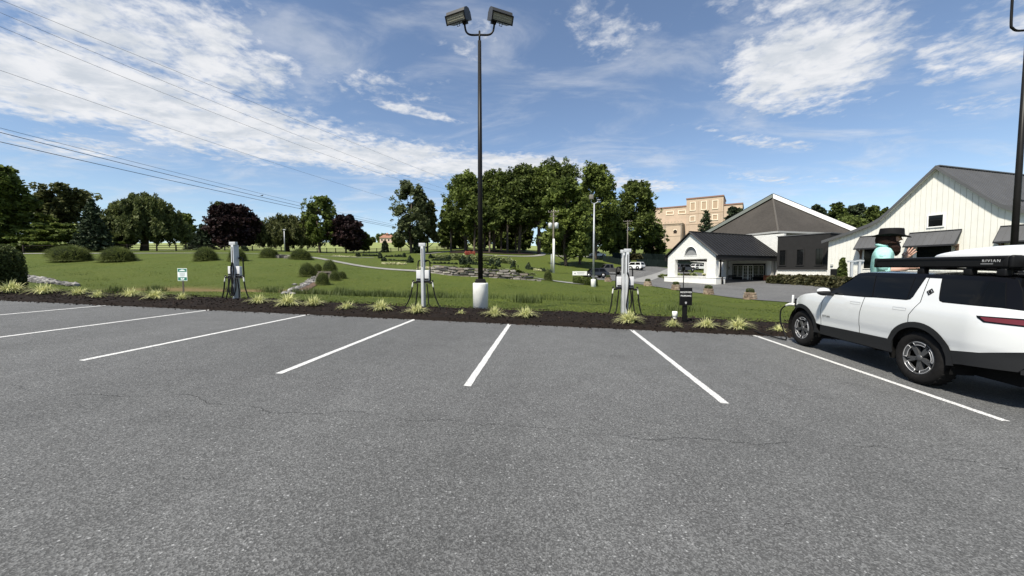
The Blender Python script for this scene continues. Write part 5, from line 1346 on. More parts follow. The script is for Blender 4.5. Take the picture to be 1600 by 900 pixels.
# ------------------------------------------------------------------ white entrance porch
ANG = math.atan2(.42, .906)
ZB = -.22
porch = thing('entrance_porch', 'white gabled drive-through porch with a dark seamed metal roof', 'porch', rotz(ANG, (28.6, 52, ZB)))
Wd, Ln, EV, PK = 8.4, 14.2, 4.15, 7.5
def yz(poly, x0, x1, mb, mat=0):
    """polygon in the (y, z) plane pulled along x"""
    n = len(poly)
    vs = [(x0, p[0], p[1]) for p in poly] + [(x1, p[0], p[1]) for p in poly]
    fs = [tuple(range(n)), tuple(range(2 * n - 1, n - 1, -1))] + [(i, n + i, n + (i + 1) % n, (i + 1) % n) for i in range(n)]
    mb.add(vs, fs, None, mat)
mb = MB()
mb.box((.3, .70, 2.18), (.62, 1.40, 2.76)); mb.box((.3, 7.70, 2.18), (.62, 1.40, 2.76))
c0 = 4.2; ra = 1.12; zb = 4.05
arcL = [(c0 + ra * math.cos(t), zb + 1.2 * ra * math.sin(t) * 1.05) for t in np.linspace(0, math.pi / 2, 9)]
arcR = [(c0 - (a - c0), z) for a, z in arcL]
yz([(c0, PK), (Wd, EV), (Wd, 3.56), (c0, 3.56), (c0, zb)] + arcL, 0, .58, mb)
yz([(c0, PK), (0, EV), (0, 3.56), (c0, 3.56), (c0, zb)] + arcR, 0, .58, mb)
gw = mb.build('gable_wall', M_WBRICK, porch)
mb = MB(); mb.box((.34, c0, zb + .66), (.04, 2.4, 1.6)); fw = mb.build('arched_window', simple('arched_glass', (.19, .195, .20), .15), gw)
mb = MB(); mb.tube([(.02, a, z) for a, z in arcL[::-1]][::-1] + [(.02, a, z) for a, z in arcR[::-1]], .05, 6); mb.box((.02, c0, zb), (.12, 2.3, .07)); mb.build('arch_frame', M_TRIMW, gw)
mb = MB(); mb.box((.6, 4.2, .32), (1.9, 9.1, .98)); mb.box((.6, 4.2, .84), (2.0, 9.2, .08)); mb.build('plinth', M_PLINTH, porch)
mb = MB(); mb.box((.32, 4.2, 1.0), (.5, 5.5, .06)); mb.build('sill', M_TRIMW, porch)
mb = MB(); mb.tube([(.75, -.12, .75), (.75, -.12, 3.6)], .07, 6); mb.tube([(.75, -.5, -.15), (.75, -.5, 1.0)], .11, 8); mb.build('downpipe', M_SIGNB, porch)
# rear piers against the hall and a slim black post
for y in (.5, 7.9):
    mb = MB(); mb.box((13.4, y, 1.7), (.6, .6, 3.8)); mb.build('pier', M_WBRICK, porch)
mb = MB(); mb.box((5.5, 3.2, 1.7), (.14, .14, 3.7)); mb.build('post', M_SIGNB, porch)
mb = MB(); mb.box((7.3, 4.2, 3.60), (13.3, 8.0, .08)); mb.build('ceiling', simple('porch_ceiling', (.55, .55, .53), .8), porch)
for y, nm in ((-.28, 1), (Wd + .28, 2)):
    mb = MB(); mb.box((7.0, y, 3.72), (14.5, .24, .72)); mb.build('fascia', M_METAL, porch)
slope = (PK + .12 - 3.92) / (c0 + .5)
npan = 19; pw = (Ln + .3) / npan
rf = thing('r', None, None) if False else None
roof_l = []
for side in (0, 1):
    for i in range(npan):
        x0 = -.3 + i * pw; mb = MB()
        ye, yr = (-.5, c0) if side == 0 else (Wd + .5, c0)
        ze, zr = 4.02, PK + .12
        t = .05
        vs = []
        for (x, y, z) in ((x0 + .012, ye, ze), (x0 + pw - .012, ye, ze), (x0 + pw - .012, yr, zr), (x0 + .012, yr, zr)): vs += [(x, y, z), (x, y, z + t)]
        mb.add(vs, [(0, 2, 4, 6), (1, 7, 5, 3), (0, 1, 3, 2), (2, 3, 5, 4), (4, 5, 7, 6), (6, 7, 1, 0)])
        xs = x0 + pw
        vs = []
        for (x, y, z) in ((xs - .035, ye, ze), (xs + .035, ye, ze), (xs + .035, yr, zr), (xs - .035, yr, zr)): vs += [(x, y, z), (x, y, z + .17)]
        mb.add(vs, [(0, 2, 4, 6), (1, 7, 5, 3), (0, 1, 3, 2), (2, 3, 5, 4), (4, 5, 7, 6), (6, 7, 1, 0)])
        mb.build('roof_panel', M_METAL, porch)
mb = MB(); mb.box((6.95, c0, PK + .2), (14.5, .34, .10)); mb.build('ridge_cap', M_METAL, porch)
for sgn, ye in ((1, -.5), (-1, Wd + .5)):
    mb = MB(); mb.tube([(-.32, ye, 3.94), (-.32, c0, PK + .08)], .10, 4, smooth=False); mb.build('rake_trim', M_METAL, porch)

# ------------------------------------------------------------------ hall: entry wall, pyramid roof
hall = thing('assembly_hall', 'white hall with a broad pyramid shingle roof behind the porch', 'building', rotz(math.atan2(.26, .966), (42.9, 60, ZB)))
inv = hall.matrix_world.inverted()
PM = Matrix.Rotation(ANG, 4, 'Z'); PM.translation = Vector((28.6, 52, ZB))
TO_H = inv @ PM        # porch frame to hall frame
mb = MB(); mb.box((14.55, 5.5, 3.6), (.5, 12.6, 7.9)); ew = mb.build('entry_wall', M_WBRICK, hall, TO_H)
mb = MB(); mb.box((8.7, 8.4, 3.8), (16.2, 15.6, 8.4)); mb.build('wall', M_WBRICK, hall)
ZE, ZA = 8.25, 15.35; SX, SY = 17.4, 16.8; AP = (8.7, 8.4, ZA)
mb = MB(); mb.add([(0, 0, ZE), (SX, 0, ZE), (0, SY, ZE), AP, (SX, SY, ZE)], [(0, 1, 3), (2, 0, 3), (1, 4, 3), (4, 2, 3)]); mb.build('roof', M_SHING, hall)
mb = MB(); mb.tube([(-.02, -.02, ZE + .02), (8.7, 8.4, ZA + .03)], .13, 4, smooth=False); mb.build('hip_cap', simple('hip_cap_crease_tone', (.085, .075, .065), .9), hall)  # hip cap coloured paler to draw the crease between lit and darker faces
mb = MB()
mb.box((SX / 2, -.05, ZE - .17), (SX + .3, .16, .30)); mb.box((-.05, SY / 2, ZE - .17), (.16, SY + .1, .30)); mb.build('gutter', simple('gutter_grey', (.33, .33, .32), .6), hall)
mb = MB(); mb.box((SX / 2, SY / 2, ZE - .28), (SX - .2, SY - .2, .10)); mb.build('soffit', simple('soffit_dark', (.10, .10, .10), .9), hall)
# raised back half of the roof with its edge boards
up = .85
A2_ = (8.7, 8.4, ZA + up); R2 = (SX + .35, -.35, ZE + up - .25); L2_ = (-.35, SY + .35, ZE + up - .25); B2_ = (SX + .3, SY + .3, ZE + up - .2)
mb = MB(); mb.add([A2_, R2, B2_, L2_], [(0, 1, 2), (0, 2, 3)]); mb.build('back_roof', M_SHING, hall)
def board(a, b, h, mat, nm):
    d = Vector((b[0] - a[0], b[1] - a[1], 0)).normalized(); nrm = Vector((d.y, -d.x, 0)) * .12
    mb = MB(); vs = []
    for p in (a, b):
        p = Vector(p); vs += [p + nrm, p - nrm, p + nrm - Vector((0, 0, h)), p - nrm - Vector((0, 0, h))]
    mb.add(vs, [(0, 4, 6, 2), (1, 3, 7, 5), (0, 1, 5, 4), (2, 6, 7, 3), (0, 2, 3, 1), (4, 5, 7, 6)]); mb.build(nm, mat, hall)
board((8.62, 8.32, ZA + up), R2, .8, M_TRIMW, 'rake_board')
board((8.62, 8.42, ZA + up), L2_, .62, simple('grey_green_board', (.13, .145, .13), .7), 'rake_board')
for (a, b) in (((8.62, 8.32, ZA + up + .12), (R2[0], R2[1], R2[2] + .12)), ((8.62, 8.42, ZA + up + .12), (L2_[0], L2_[1], L2_[2] + .12))):
    board(a, b, .10, M_SIGNB, 'drip_edge')
mb = MB(); mb.box((5.3, .72, 7.55), (1.1, .2, .62)); mb.build('window', M_GLASSD, hall)
# doors and windows of the entry, in the porch frame
XE = 14.28
dw = MB(); dw.box((XE - .02, 4.55, 1.55), (.1, 5.5, 2.9)); dfr = dw.build('entry_black_panel', M_SIGNB, hall, TO_H)  # flat black panel on the wall, standing in for a dark recess
for i in range(6):
    y0 = 1.95 + i * .88
    nm = 'door' if i in (2, 3) else 'window'
    mb = MB(); w = .80; z0, z1 = (.12, 2.75) if nm == 'door' else (.75, 2.75)
    x = XE - .10
    for (cy, cz, sy, sz) in ((y0 + .04, (z0 + z1) / 2, .08, z1 - z0), (y0 + w - .04, (z0 + z1) / 2, .08, z1 - z0), (y0 + w / 2, z1 - .05, w - .16, .10), (y0 + w / 2, z0 + .10, w - .16, .20 if nm == 'door' else .08)): mb.box((x, cy, cz), (.07, sy, sz))
    for z in np.linspace(z0 + .5, z1 - .45, 4 if nm == 'door' else 3): mb.box((x, y0 + w / 2, z), (.04, w - .16, .03))
    mb.box((x, y0 + w / 2, (z0 + z1) / 2), (.035, .03, z1 - z0 - .3))
    d = mb.build(nm, M_TRIMW if nm == 'door' else simple('bronze_frame', (.36, .35, .32), .6), hall, TO_H)
    mb = MB(); mb.box((x + .03, y0 + w / 2, (z0 + z1) / 2), (.012, w - .1, z1 - z0 - .1)); mb.build('pane', M_GLASSD, d)
for y in (1.15, 7.85):
    mb = MB(); mb.lathe([(0, -.28), (.10, -.22), (.13, .12), (.16, .16), (.03, .30), (0, .32)], 8); mb.build('wall_lantern', M_SIGNB, hall, TO_H @ Matrix.Translation((XE - .25, y, 2.25)))
mb = MB(); mb.box((XE - 1.3, 4.6, .02), (2.6, 8.8, .12)); mb.build('step', M_CONC, hall, TO_H)
mb = MB(); mb.box((XE - .06, 8.9, 1.55), (.06, .30, .85)); mb.build('plaque', simple('plaque_grey', (.18, .18, .18), .5), hall, TO_H)
# garden chairs and the orange planter on the step
def porch_pt(x, y, z=.08): return PM @ Vector((x, y, z))
for i, (y, label) in enumerate(((6.9, 'dark slatted bench on the porch step left of the white doors'), (2.5, 'dark slatted bench on the porch step right of the white doors'))):
    r = thing('bench', label, 'bench', Matrix.Translation(porch_pt(XE - .9, y)) @ Matrix.Rotation(ANG, 4, 'Z'), 'benches by the entrance doors')
    for k in range(4):
        mb = MB(); mb.box((-.22 + .14 * k, 0, .46), (.10, 1.35, .035)); mb.build('seat_slat', M_SIGNB, r)
    for k in range(4):
        mb = MB(); mb.box((.30, 0, .58 + .12 * k), (.03, 1.35, .085)); mb.build('back_slat', M_SIGNB, r)
    for sx, hh in ((-.26, .66), (.30, 1.0)):
        for sy in (-.64, .64):
            mb = MB(); mb.box((sx, sy, hh / 2), (.06, .06, hh)); mb.build('leg', M_SIGNB, r)
    for sy in (-.64, .64):
        mb = MB(); mb.box((0, sy, .68), (.66, .06, .05)); mb.build('armrest', M_SIGNB, r)
r = thing('planter_box', 'orange-brown timber planter beside the right bench', 'planter', Matrix.Translation(porch_pt(XE - .9, .55)) @ Matrix.Rotation(ANG, 4, 'Z'))
M_ORNG = simple('orange_cedar', (.26, .075, .030), .7, noise=.25, nscale=4)
for k in range(4):
    mb = MB(); mb.box((-.36, -.54 + .36 * k, .52), (.05, .34, 1.0)); mb.build('plank', M_ORNG, r)
    mb = MB(); mb.box((.36, -.54 + .36 * k, .52), (.05, .34, 1.0)); mb.build('plank', M_ORNG, r)
for sy in (-.74, .74):
    mb = MB(); mb.box((0, sy, .52), (.72, .05, 1.0)); mb.build('end_panel', M_ORNG, r)
mb = MB(); mb.box((0, 0, .95), (.68, 1.42, .06)); mb.build('soil', M_MULCH, r)
r = thing('flower_bowl', 'small bowl of white flowers on the porch sill beside the black post', 'planter', Matrix.Translation(PM @ Vector((.45, 2.15, 1.03))))
mb = MB(); mb.lathe([(.12, 0), (.22, .18), (.24, .2), (0, .2)], 14); mb.build('bowl', M_SIGNB, r)
v, ff, t = leaf_cloud(np.array([(random.uniform(-.2, .2), random.uniform(-.2, .2), random.uniform(.2, .38)) for _ in range(26)]), np.full(26, .1), 8, .05, RNG, RNG.random(26)); obj('flowers', np_mesh('flowers', v, ff, M_FLW, False, {'tint': t}), r)

# ------------------------------------------------------------------ charcoal wing
WM = Matrix.Translation((39.3, 55, 0)) @ Matrix.Rotation(ANG, 4, 'Z')
wing = thing('charcoal_wing', 'charcoal clad wing with three tall windows on a white stone base', 'building', WM)
mb = MB(); mb.box((3.5, -3.25, 4.14), (7, 6.5, 4.9)); mb.build('cladding', M_DARKS, wing)
mb = MB(); mb.box((3.55, -3.25, .55), (6.9, 6.4, 2.28)); mb.build('stone_base', M_WSTONE, wing)
mb = MB(); mb.box((3.5, -3.25, 6.64), (7.16, 6.66, .12)); mb.build('coping', simple('coping_grey', (.08, .08, .083), .5), wing)
mb = MB(); mb.box((3.5, -3.25, 1.72), (7.06, 6.56, .07)); mb.build('base_ledge', simple('ledge_grey', (.10, .10, .10), .6), wing)
for s in (.78, 3.05, 5.35):
    mb = MB(); y = -s
    for (cy, cz, sy, sz) in ((y - .46, 3.5, .12, 2.4), (y + .46, 3.5, .12, 2.4), (y, 4.64, .80, .12), (y, 2.36, .80, .12)): mb.box((-.03, cy, cz), (.12, sy, sz))
    w_ = mb.build('window', M_DARKS, wing)
    mb = MB(); mb.box((.0, y, 3.5), (.03, .82, 2.18)); mb.build('pane', M_GLASSD, w_)
    mb = MB(); mb.box((-.02, y, 3.5), (.03, .03, 2.18)); mb.box((-.02, y, 3.75), (.03, .82, .03)); mb.build('glazing_bar', M_SIGNB, w_)
mb = MB(); mb.tube([(-.08, -6.42, -.4), (-.08, -6.42, 6.5)], .05, 6); mb.build('downpipe', M_SIGNB, wing)

# ------------------------------------------------------------------ barn
BA = math.atan2(-.966, .26)
barn = thing('barn', 'cream board-clad barn with a grey metal roof and awnings', 'barn', rotz(BA, (40.9, 48, 0)))
PROF = [(0, 5.55), (2.7, 6.32), (4.6, 7.0), (5.5, 7.5), (6.2, 8.15), (10.07, 12.2), (13.94, 8.15), (14.64, 7.5), (15.54, 7.0), (17.44, 6.32), (20.14, 5.55)]
pxs_ = [p[0] for p in PROF]; pzs_ = [p[1] for p in PROF]
def roofz(x): return float(np.interp(x, pxs_, pzs_))
DEPTH = 34
def xz(poly, y0, y1, mb, mat=0):
    n = len(poly)
    vs = [(p[0], y0, p[1]) for p in poly] + [(p[0], y1, p[1]) for p in poly]
    mb.add(vs, [tuple(range(n))[::-1], tuple(range(n, 2 * n))] + [(i, (i + 1) % n, n + (i + 1) % n, n + i) for i in range(n)], None, mat)
mb = MB(); xz([(0.02, -.6)] + [(min(max(x, .02), 20.12), z - .1) for x, z in PROF] + [(20.12, -.6)], .03, DEPTH, mb); mb.build('wall', M_CREAMB, barn)
mb = MB(); mb.box((10.07, -.0, .55), (20.2, .14, 2.3)); mb.build('stone_base', M_WSTONE, barn)
nb = 48; bw = 20.14 / nb
for i in range(nb):
    x0, x1 = i * bw + .012, (i + 1) * bw - .012
    cuts = [x for x in pxs_ if x0 < x < x1]
    poly = [(x0, 1.72), (x1, 1.72), (x1, roofz(x1) - .12)] + [(x, roofz(x) - .12) for x in cuts[::-1]] + [(x0, roofz(x0) - .12)]
    mb = MB(); xz(poly, -.025 - .004 * (i % 3), .03, mb); mb.build('board', M_CREAM, barn)
# roof sheets
def roof_sheet(pts, nm, y0=-.45, y1=DEPTH):
    mb = MB(); n = len(pts); vs = []
    for (x, z) in pts:
        vs += [(x, y0, z), (x, y1, z), (x, y0, z + .09), (x, y1, z + .09)]
    fs = []
    for i in range(n - 1):
        a = 4 * i; b = a + 4
        fs += [(a, b, b + 1, a + 1), (a + 2, a + 3, b + 3, b + 2), (a, a + 2, b + 2, b), (a + 1, b + 1, b + 3, a + 3)]
    mb.add(vs, fs); return mb.build(nm, M_BARNR, barn)
ext = [(-.55, 5.39)] + PROF[1:-1] + [(20.7, 5.39)]
roof_sheet(ext[:6], 'roof_slope'); roof_sheet(ext[5:], 'roof_slope')
# standing seams, one mesh per slope
for pts in (ext[:6], ext[5:]):
    mb = MB()
    for y in np.arange(-.2, DEPTH, .46):
        for (a, b) in zip(pts[:-1], pts[1:]):
            vs = []
            for (x, z) in (a, b): vs += [(x, y - .022, z + .08), (x, y + .022, z + .08), (x, y - .022, z + .145), (x, y + .022, z + .145)]
            mb.add(vs, [(0, 4, 6, 2), (1, 3, 7, 5), (2, 6, 7, 3), (0, 2, 3, 1), (4, 5, 7, 6)])
    tag(mb.build('roof_seams', M_BARNR, barn), kind='stuff')
mb = MB()
for (a, b) in zip(ext[:-1], ext[1:]):
    vs = []
    for (x, z) in (a, b): vs += [(x, -.50, z + .13), (x, -.44, z + .13), (x, -.50, z - .22), (x, -.44, z - .22)]
    mb.add(vs, [(0, 2, 6, 4), (1, 5, 7, 3), (0, 4, 5, 1), (2, 3, 7, 6)])
mb.build('rake_trim', M_BARNR, barn)
mb = MB()
for (a, b) in zip(ext[:-1], ext[1:]):
    vs = []
    for (x, z) in (a, b): vs += [(x, -.44, z - .03), (x, -.03, z - .03), (x, -.44, z - .12), (x, -.03, z - .12)]
    mb.add(vs, [(0, 2, 6, 4), (0, 4, 5, 1), (2, 3, 7, 6)])
mb.build('soffit', M_CREAM, barn)
mb = MB(); mb.box((10.07, DEPTH / 2 - .2, 12.32), (.36, DEPTH, .10)); mb.build('ridge_cap', M_BARNR, barn)
mb = MB()
for y in np.arange(3, 18, .55): mb.box((14.0, y, 8.30), (.10, .34, .16))
mb.build('snow_guards', M_SIGNB, barn)
def barn_window(x0, x1, z0, z1, frame, mat, nm='window', bars=True):
    mb = MB(); f = frame
    for (cx, cz, sx, sz) in (((x0 + x1) / 2, z1 + f / 2, x1 - x0 + 2 * f, f), ((x0 + x1) / 2, z0 - f / 2, x1 - x0 + 2 * f, f), (x0 - f / 2, (z0 + z1) / 2, f, z1 - z0), (x1 + f / 2, (z0 + z1) / 2, f, z1 - z0)): mb.box((cx, -.075, cz), (sx, .10, sz))
    w = mb.build(nm, mat, barn)
    mb = MB(); mb.box(((x0 + x1) / 2, -.055, (z0 + z1) / 2), (x1 - x0, .03, z1 - z0)); mb.build('pane', M_GLASSD, w)
    if bars:
        mb = MB(); mb.box(((x0 + x1) / 2, -.078, z0 + .58 * (z1 - z0)), (x1 - x0, .02, .03)); mb.build('glazing_bar', simple('bar_dark', (.03, .03, .03), .5), w)
barn_window(9.55, 10.65, 6.18, 7.32, .11, M_TRIMW)
def awning(x0, x1, wx0, wx1):
    n = max(3, round((x1 - x0) / .46)); w = (x1 - x0) / n
    zt, zb_, out = 5.62, 4.22, 1.05
    for i in range(n):
        a, b = x0 + i * w + .006, x0 + (i + 1) * w - .006; mb = MB(); vs = []
        for (x, y, z) in ((a, -.06, zt), (b, -.06, zt), (b, -out, zb_), (a, -out, zb_)): vs += [(x, y, z), (x, y, z + .045)]
        mb.add(vs, [(0, 2, 4, 6), (1, 7, 5, 3), (0, 1, 3, 2), (2, 3, 5, 4), (4, 5, 7, 6), (6, 7, 1, 0)])
        if i < n - 1:
            vs = []
            for (x, y, z) in ((b - .014, -.06, zt), (b + .026, -.06, zt), (b + .026, -out, zb_), (b - .014, -out, zb_)): vs += [(x, y, z), (x, y, z + .10)]
            mb.add(vs, [(0, 2, 4, 6), (1, 7, 5, 3), (0, 1, 3, 2), (2, 3, 5, 4), (4, 5, 7, 6), (6, 7, 1, 0)])
        mb.build('awning_panel', M_BARNR, barn)
    mb = MB(); mb.box(((x0 + x1) / 2, -out - .02, zb_ - .03), (x1 - x0 + .04, .08, .16)); mb.box(((x0 + x1) / 2, -.08, zt + .06), (x1 - x0 + .04, .10, .09))
    for x in (x0 - .01, x1 + .01):
        vs = [(x - .02, -.06, zt + .06), (x + .02, -.06, zt + .06), (x + .02, -out, zb_ + .06), (x - .02, -out, zb_ + .06), (x - .02, -.06, zt - .14), (x + .02, -.06, zt - .14), (x + .02, -out, zb_ - .1), (x - .02, -out, zb_ - .1)]
        mb.add(vs, [(0, 1, 2, 3), (4, 7, 6, 5), (0, 3, 7, 4), (1, 5, 6, 2), (0, 4, 5, 1), (2, 6, 7, 3)])
    mb.build('awning_trim', simple('awning_edge', (.045, .046, .05), .45), barn)
    for x in (x0 + .18, x1 - .18):
        mb = MB()
        arc = [(x, -.14 - .74 * (1 - math.cos(t)), 3.15 + .98 * math.sin(t)) for t in np.linspace(.05, math.pi / 2, 7)]
        mb.tube(arc, .085, 4, smooth=False); mb.box((x, -.12, 3.65), (.15, .13, 1.25)); mb.box((x, -.55, 4.16), (.15, .85, .10)); mb.build('bracket', M_WOOD, barn)
    barn_window(wx0, wx1, 1.9, 4.3, .07, M_CREAM, bars=False)
awning(3.5, 6.5, 4.0, 6.0); awning(8.1, 12.0, 8.75, 11.4); awning(14.5, 18.3, 15.1, 17.7)
mb = MB(); mb.box((.9, -.09, .75), (.95, .10, 2.2)); mb.build('door', simple('dark_door', (.018, .018, .018), .5), barn)
mb = MB(); mb.box((.55, -.10, 2.35), (.28, .14, .22)); mb.build('wall_lamp', simple('lamp_pale', (.4, .4, .38), .5), barn)

# ------------------------------------------------------------------ tan building on the hill
TM = Matrix.Translation((89.5, 222, 14)) @ Matrix.Rotation(math.atan2(-22, 34), 4, 'Z')
M_TAN = simple('tan_stucco', (.42, .325, .245), .9, noise=.12, nscale=.25); M_TAND = simple('tan_inset', (.36, .265, .185), .9); M_PALE = simple('pale_surround', (.66, .58, .46), .85); M_CORN = simple('brown_coping', (.20, .11, .085), .8)
tanb = thing('tan_building', 'large tan stucco building with pale window surrounds on the hill', 'building', TM)
for (x0, x1, top, yo_) in ((-6, 13, 24.6, 1.0), (13, 31.5, 28.4, 0), (31.5, 40.5, 23.5, 1.2)):
    mb = MB(); mb.box(((x0 + x1) / 2, 10 + yo_, top / 2 - 3), (x1 - x0, 20, top + 6)); mb.build('wall', M_TAN, tanb)
    mb = MB(); mb.box(((x0 + x1) / 2, 10 + yo_, top + .12), (x1 - x0 + .5, 20.6, .7)); mb.build('coping', M_CORN, tanb)
def tan_win(cx, cz, w, h, yo_=0):
    mb = MB(); s = .42
    for (a, b, sx, sz) in ((cx, cz + h / 2, w + s, s), (cx, cz - h / 2, w + s, s), (cx - w / 2, cz, s, h - s), (cx + w / 2, cz, s, h - s)): mb.box((a, yo_ - .12, b), (sx, .3, sz))
    f = mb.build('window_surround', M_PALE, tanb); mb = MB(); mb.box((cx, yo_ - .02, cz), (w - s, .1, h - s)); mb.build('panel', M_TAND, f)
for cx in (4.0, 10.6): tan_win(cx, 21.4, 3.9, 1.9, 1.0)
for cx in (16.3, 22.0, 27.6): tan_win(cx, 24.0, 2.6, 4.6)
for cx in (16.3, 27.6): tan_win(cx, 17.0, 2.6, 2.9)
mb = MB()
for x in (14.6, 19.1, 24.8, 30.4): mb.box((x, -.04, 13), (.22, .12, 27.5))
for z in (19.8, 13.9): mb.box((22.2, -.05, z), (18.4, .14, .25))
mb.build('joints', M_TAND, tanb)
mb = MB(); mb.box((4.5, -3.0, 4.0), (14.5, 8, 20)); mb.build('annex', M_TAN, tanb)
mb = MB(); mb.box((4.5, -3.0, 14.2), (15.3, 8.8, .5)); mb.box((4.5, -3.0, 13.3), (14.9, 8.4, .25)); mb.box((4.5, -7.05, 7.2), (14.5, .2, .3))
for i in range(9): mb.box((-2.2 + i * 1.7, -7.1, 14.9), (.8, .5, .9))
mb.build('annex_cornice', M_TAN, tanb)
for cx in (1.4, 8.4):
    pts = [(cx - .85, 8.6), (cx + .85, 8.6)] + [(cx + .85 * math.cos(t), 9.9 + .85 * math.sin(t)) for t in np.linspace(0, math.pi, 9)]
    mb = MB(); xz(pts, -7.12, -7.02, mb); mb.build('arched_window', simple('arched_dark', (.05, .035, .028), .4), tanb)
    mb = MB(); mb.tube([(p[0], -7.1, p[1]) for p in pts[2:]], .22, 5); mb.build('arch_surround', M_PALE, tanb)
# hilltop house
b = on(606, 300); r = thing('hilltop_house', 'small distant house with an orange roof on the hill', 'house', rotz(.2, b) @ Matrix.Scale(.85, 4))
mb = MB(); mb.box((0, 0, 1.9), (13, 8, 5)); mb.build('wall', simple('house_wall', (.55, .42, .34), .9), r)
mb = MB(); mb.add([(-7, -4.6, 4.3), (7, -4.6, 4.3), (7, 4.6, 4.3), (-7, 4.6, 4.3), (-3.5, 0, 7.6), (3.5, 0, 7.6)], [(0, 1, 5, 4), (1, 2, 5), (2, 3, 4, 5), (3, 0, 4), (3, 2, 1, 0)]); mb.build('roof', simple('orange_roof', (.24, .115, .075), .8), r)
mb = MB(); mb.box((0, -.3, 7.4), (2.4, 2.4, 1.4)); mb.add([(-1.6, -1.9, 8.1), (1.6, -1.9, 8.1), (1.6, 1.3, 8.1), (-1.6, 1.3, 8.1), (0, -.3, 9.6)], [(0, 1, 4), (1, 2, 4), (2, 3, 4), (3, 0, 4)]); mb.build('cupola', simple('cupola_orange', (.26, .13, .09), .8), r)
for x in (-4.5, -1.6, 1.6, 4.5):
    mb = MB(); mb.box((x, -4.02, 2.2), (1.2, .1, 1.6)); mb.build('window', M_GLASSD, r)

# ------------------------------------------------------------------ screened fences by the parking area
M_SCR = simple('green_screen_mesh', (.012, .022, .020), .85, noise=.2, nscale=2)
def screen_fence(pts, h, label, posts=10):
    b0 = pts[0]; r = thing('screen_fence', label, 'fence', Matrix.Translation(b0), 'screened fences by the parking area')
    q = resample([(p.x, p.y) for p in pts], 1.2); n = len(q)
    zb = Zt(q[:, 0], q[:, 1]) - .1
    step = max(2, n // posts)
    for s in range(0, n - 1, step):
        e = min(s + step, n - 1); mb = MB(); vs = []
        for k in range(s, e + 1):
            x, y = q[k] - np.array([b0.x, b0.y]); z = zb[k] - b0.z
            vs += [(x, y - .02, z), (x, y - .02, z + h), (x, y + .02, z + h), (x, y + .02, z)]
        fs = []
        for k in range(e - s):
            a = 4 * k; fs += [(a, a + 4, a + 5, a + 1), (a + 1, a + 5, a + 6, a + 2), (a + 2, a + 6, a + 7, a + 3)]
        mb.add(vs, fs); mb.build('screen_panel', M_SCR, r)
        x, y = q[s] - np.array([b0.x, b0.y]); mb = MB(); mb.tube([(x, y - .06, zb[s] - b0.z - .2), (x, y - .06, zb[s] - b0.z + h + .12)], .05, 6); mb.build('post', M_SCR, r)
screen_fence([on(957, 112), on(1000, 116), on(1050, 122), on(1085, 126)], 2.1, 'long dark green screened fence below the tan building')
screen_fence([on(995, 92), on(1020, 93), on(1050, 94), on(1110, 95)], 1.9, 'low dark green screened fence behind the white porch')
screen_fence([on(942, 104), on(962, 97), on(986, 91)], 1.7, 'dark screened fence slanting down behind the parked pickup')
b = on(1003, 100); o = MB(); o.lathe([(1.6, -.2), (1.55, .25), (1.1, .75), (.5, 1.05), (0, 1.12)], 18); ob = o.build('white_dome', M_TRIMW); ob.location = b; tag(ob, 'low white dome cover beyond the screened fence', 'cover')
b = on(1101, 99); mb = MB(); mb.box((0, 0, 1.4), (6.5, 2.4, 2.9), bev=.08); ob = mb.build('storage_trailer', M_TRIMW); ob.location = b; tag(ob, 'white storage trailer peeping out left of the porch', 'trailer')

# ------------------------------------------------------------------ stone planters along the driveway
M_TANST = [simple('planter_stone', c, .9, noise=.35, nscale=6, bump=.6, bscale=14) for c in ((.21, .155, .105), (.15, .11, .08), (.27, .215, .155))]
v, ff, t = hedge_mesh(.62, .62, .40, 1100, .035, 77)
BOXBALL = np_mesh('boxwood', v, ff, LEAF['box'], False, {'tint': t})
STN = []
for i in range(6):
    bm = bmesh.new(); bmesh.ops.create_cube(bm, size=1); bmesh.ops.bevel(bm, geom=bm.edges[:], offset=.16, segments=1, affect='EDGES')
    rr = random.Random(50 + i)
    for v_ in bm.verts: v_.co += Vector((rr.uniform(-.08, .08), rr.uniform(-.08, .08), rr.uniform(-.08, .08)))
    me = bpy.data.meshes.new('stone'); bm.to_mesh(me); bm.free(); me.materials.append(M_TANST[i % 3]); STN.append(me)
for i, (px, py, label) in enumerate([(950, 440, 'small stone planter farthest back, beside the parked black car'), (1012, 447, 'stone planter with a clipped bush right of the charging posts'), (1056, 453, 'stone planter seen behind the thin black lantern post'), (1107, 460, 'stone planter right of the thin black lantern post'), (1172, 468, 'nearest and largest-looking stone planter at the lawn corner')]):
    b = G(px, py, 20)
    r = thing('stone_planter', label, 'planter', rotz(i * .7, (b.x, b.y, b.z - .06)) @ Matrix.Scale(.88, 4), 'stone planters along the driveway')
    rr = random.Random(i)
    for c in range(3):
        for k in range(7):
            a = 6.283 * k / 7 + c * .4; rad = .46 - .05 * c
            o = obj('stone', STN[rr.randrange(6)], r); o.matrix_local = Matrix.Translation((math.cos(a) * rad, math.sin(a) * rad, .12 + .24 * c)) @ Matrix.Rotation(a + math.pi / 2 + rr.uniform(-.2, .2), 4, 'Z') @ Matrix.Diagonal((rr.uniform(.34, .46), .22, rr.uniform(.22, .28), 1))
    mb = MB(); mb.lathe([(.36, 0), (.34, .72), (0, .72)], 12); mb.build('soil', M_MULCH, r)
    obj('boxwood', BOXBALL, r, (0, 0, .68))
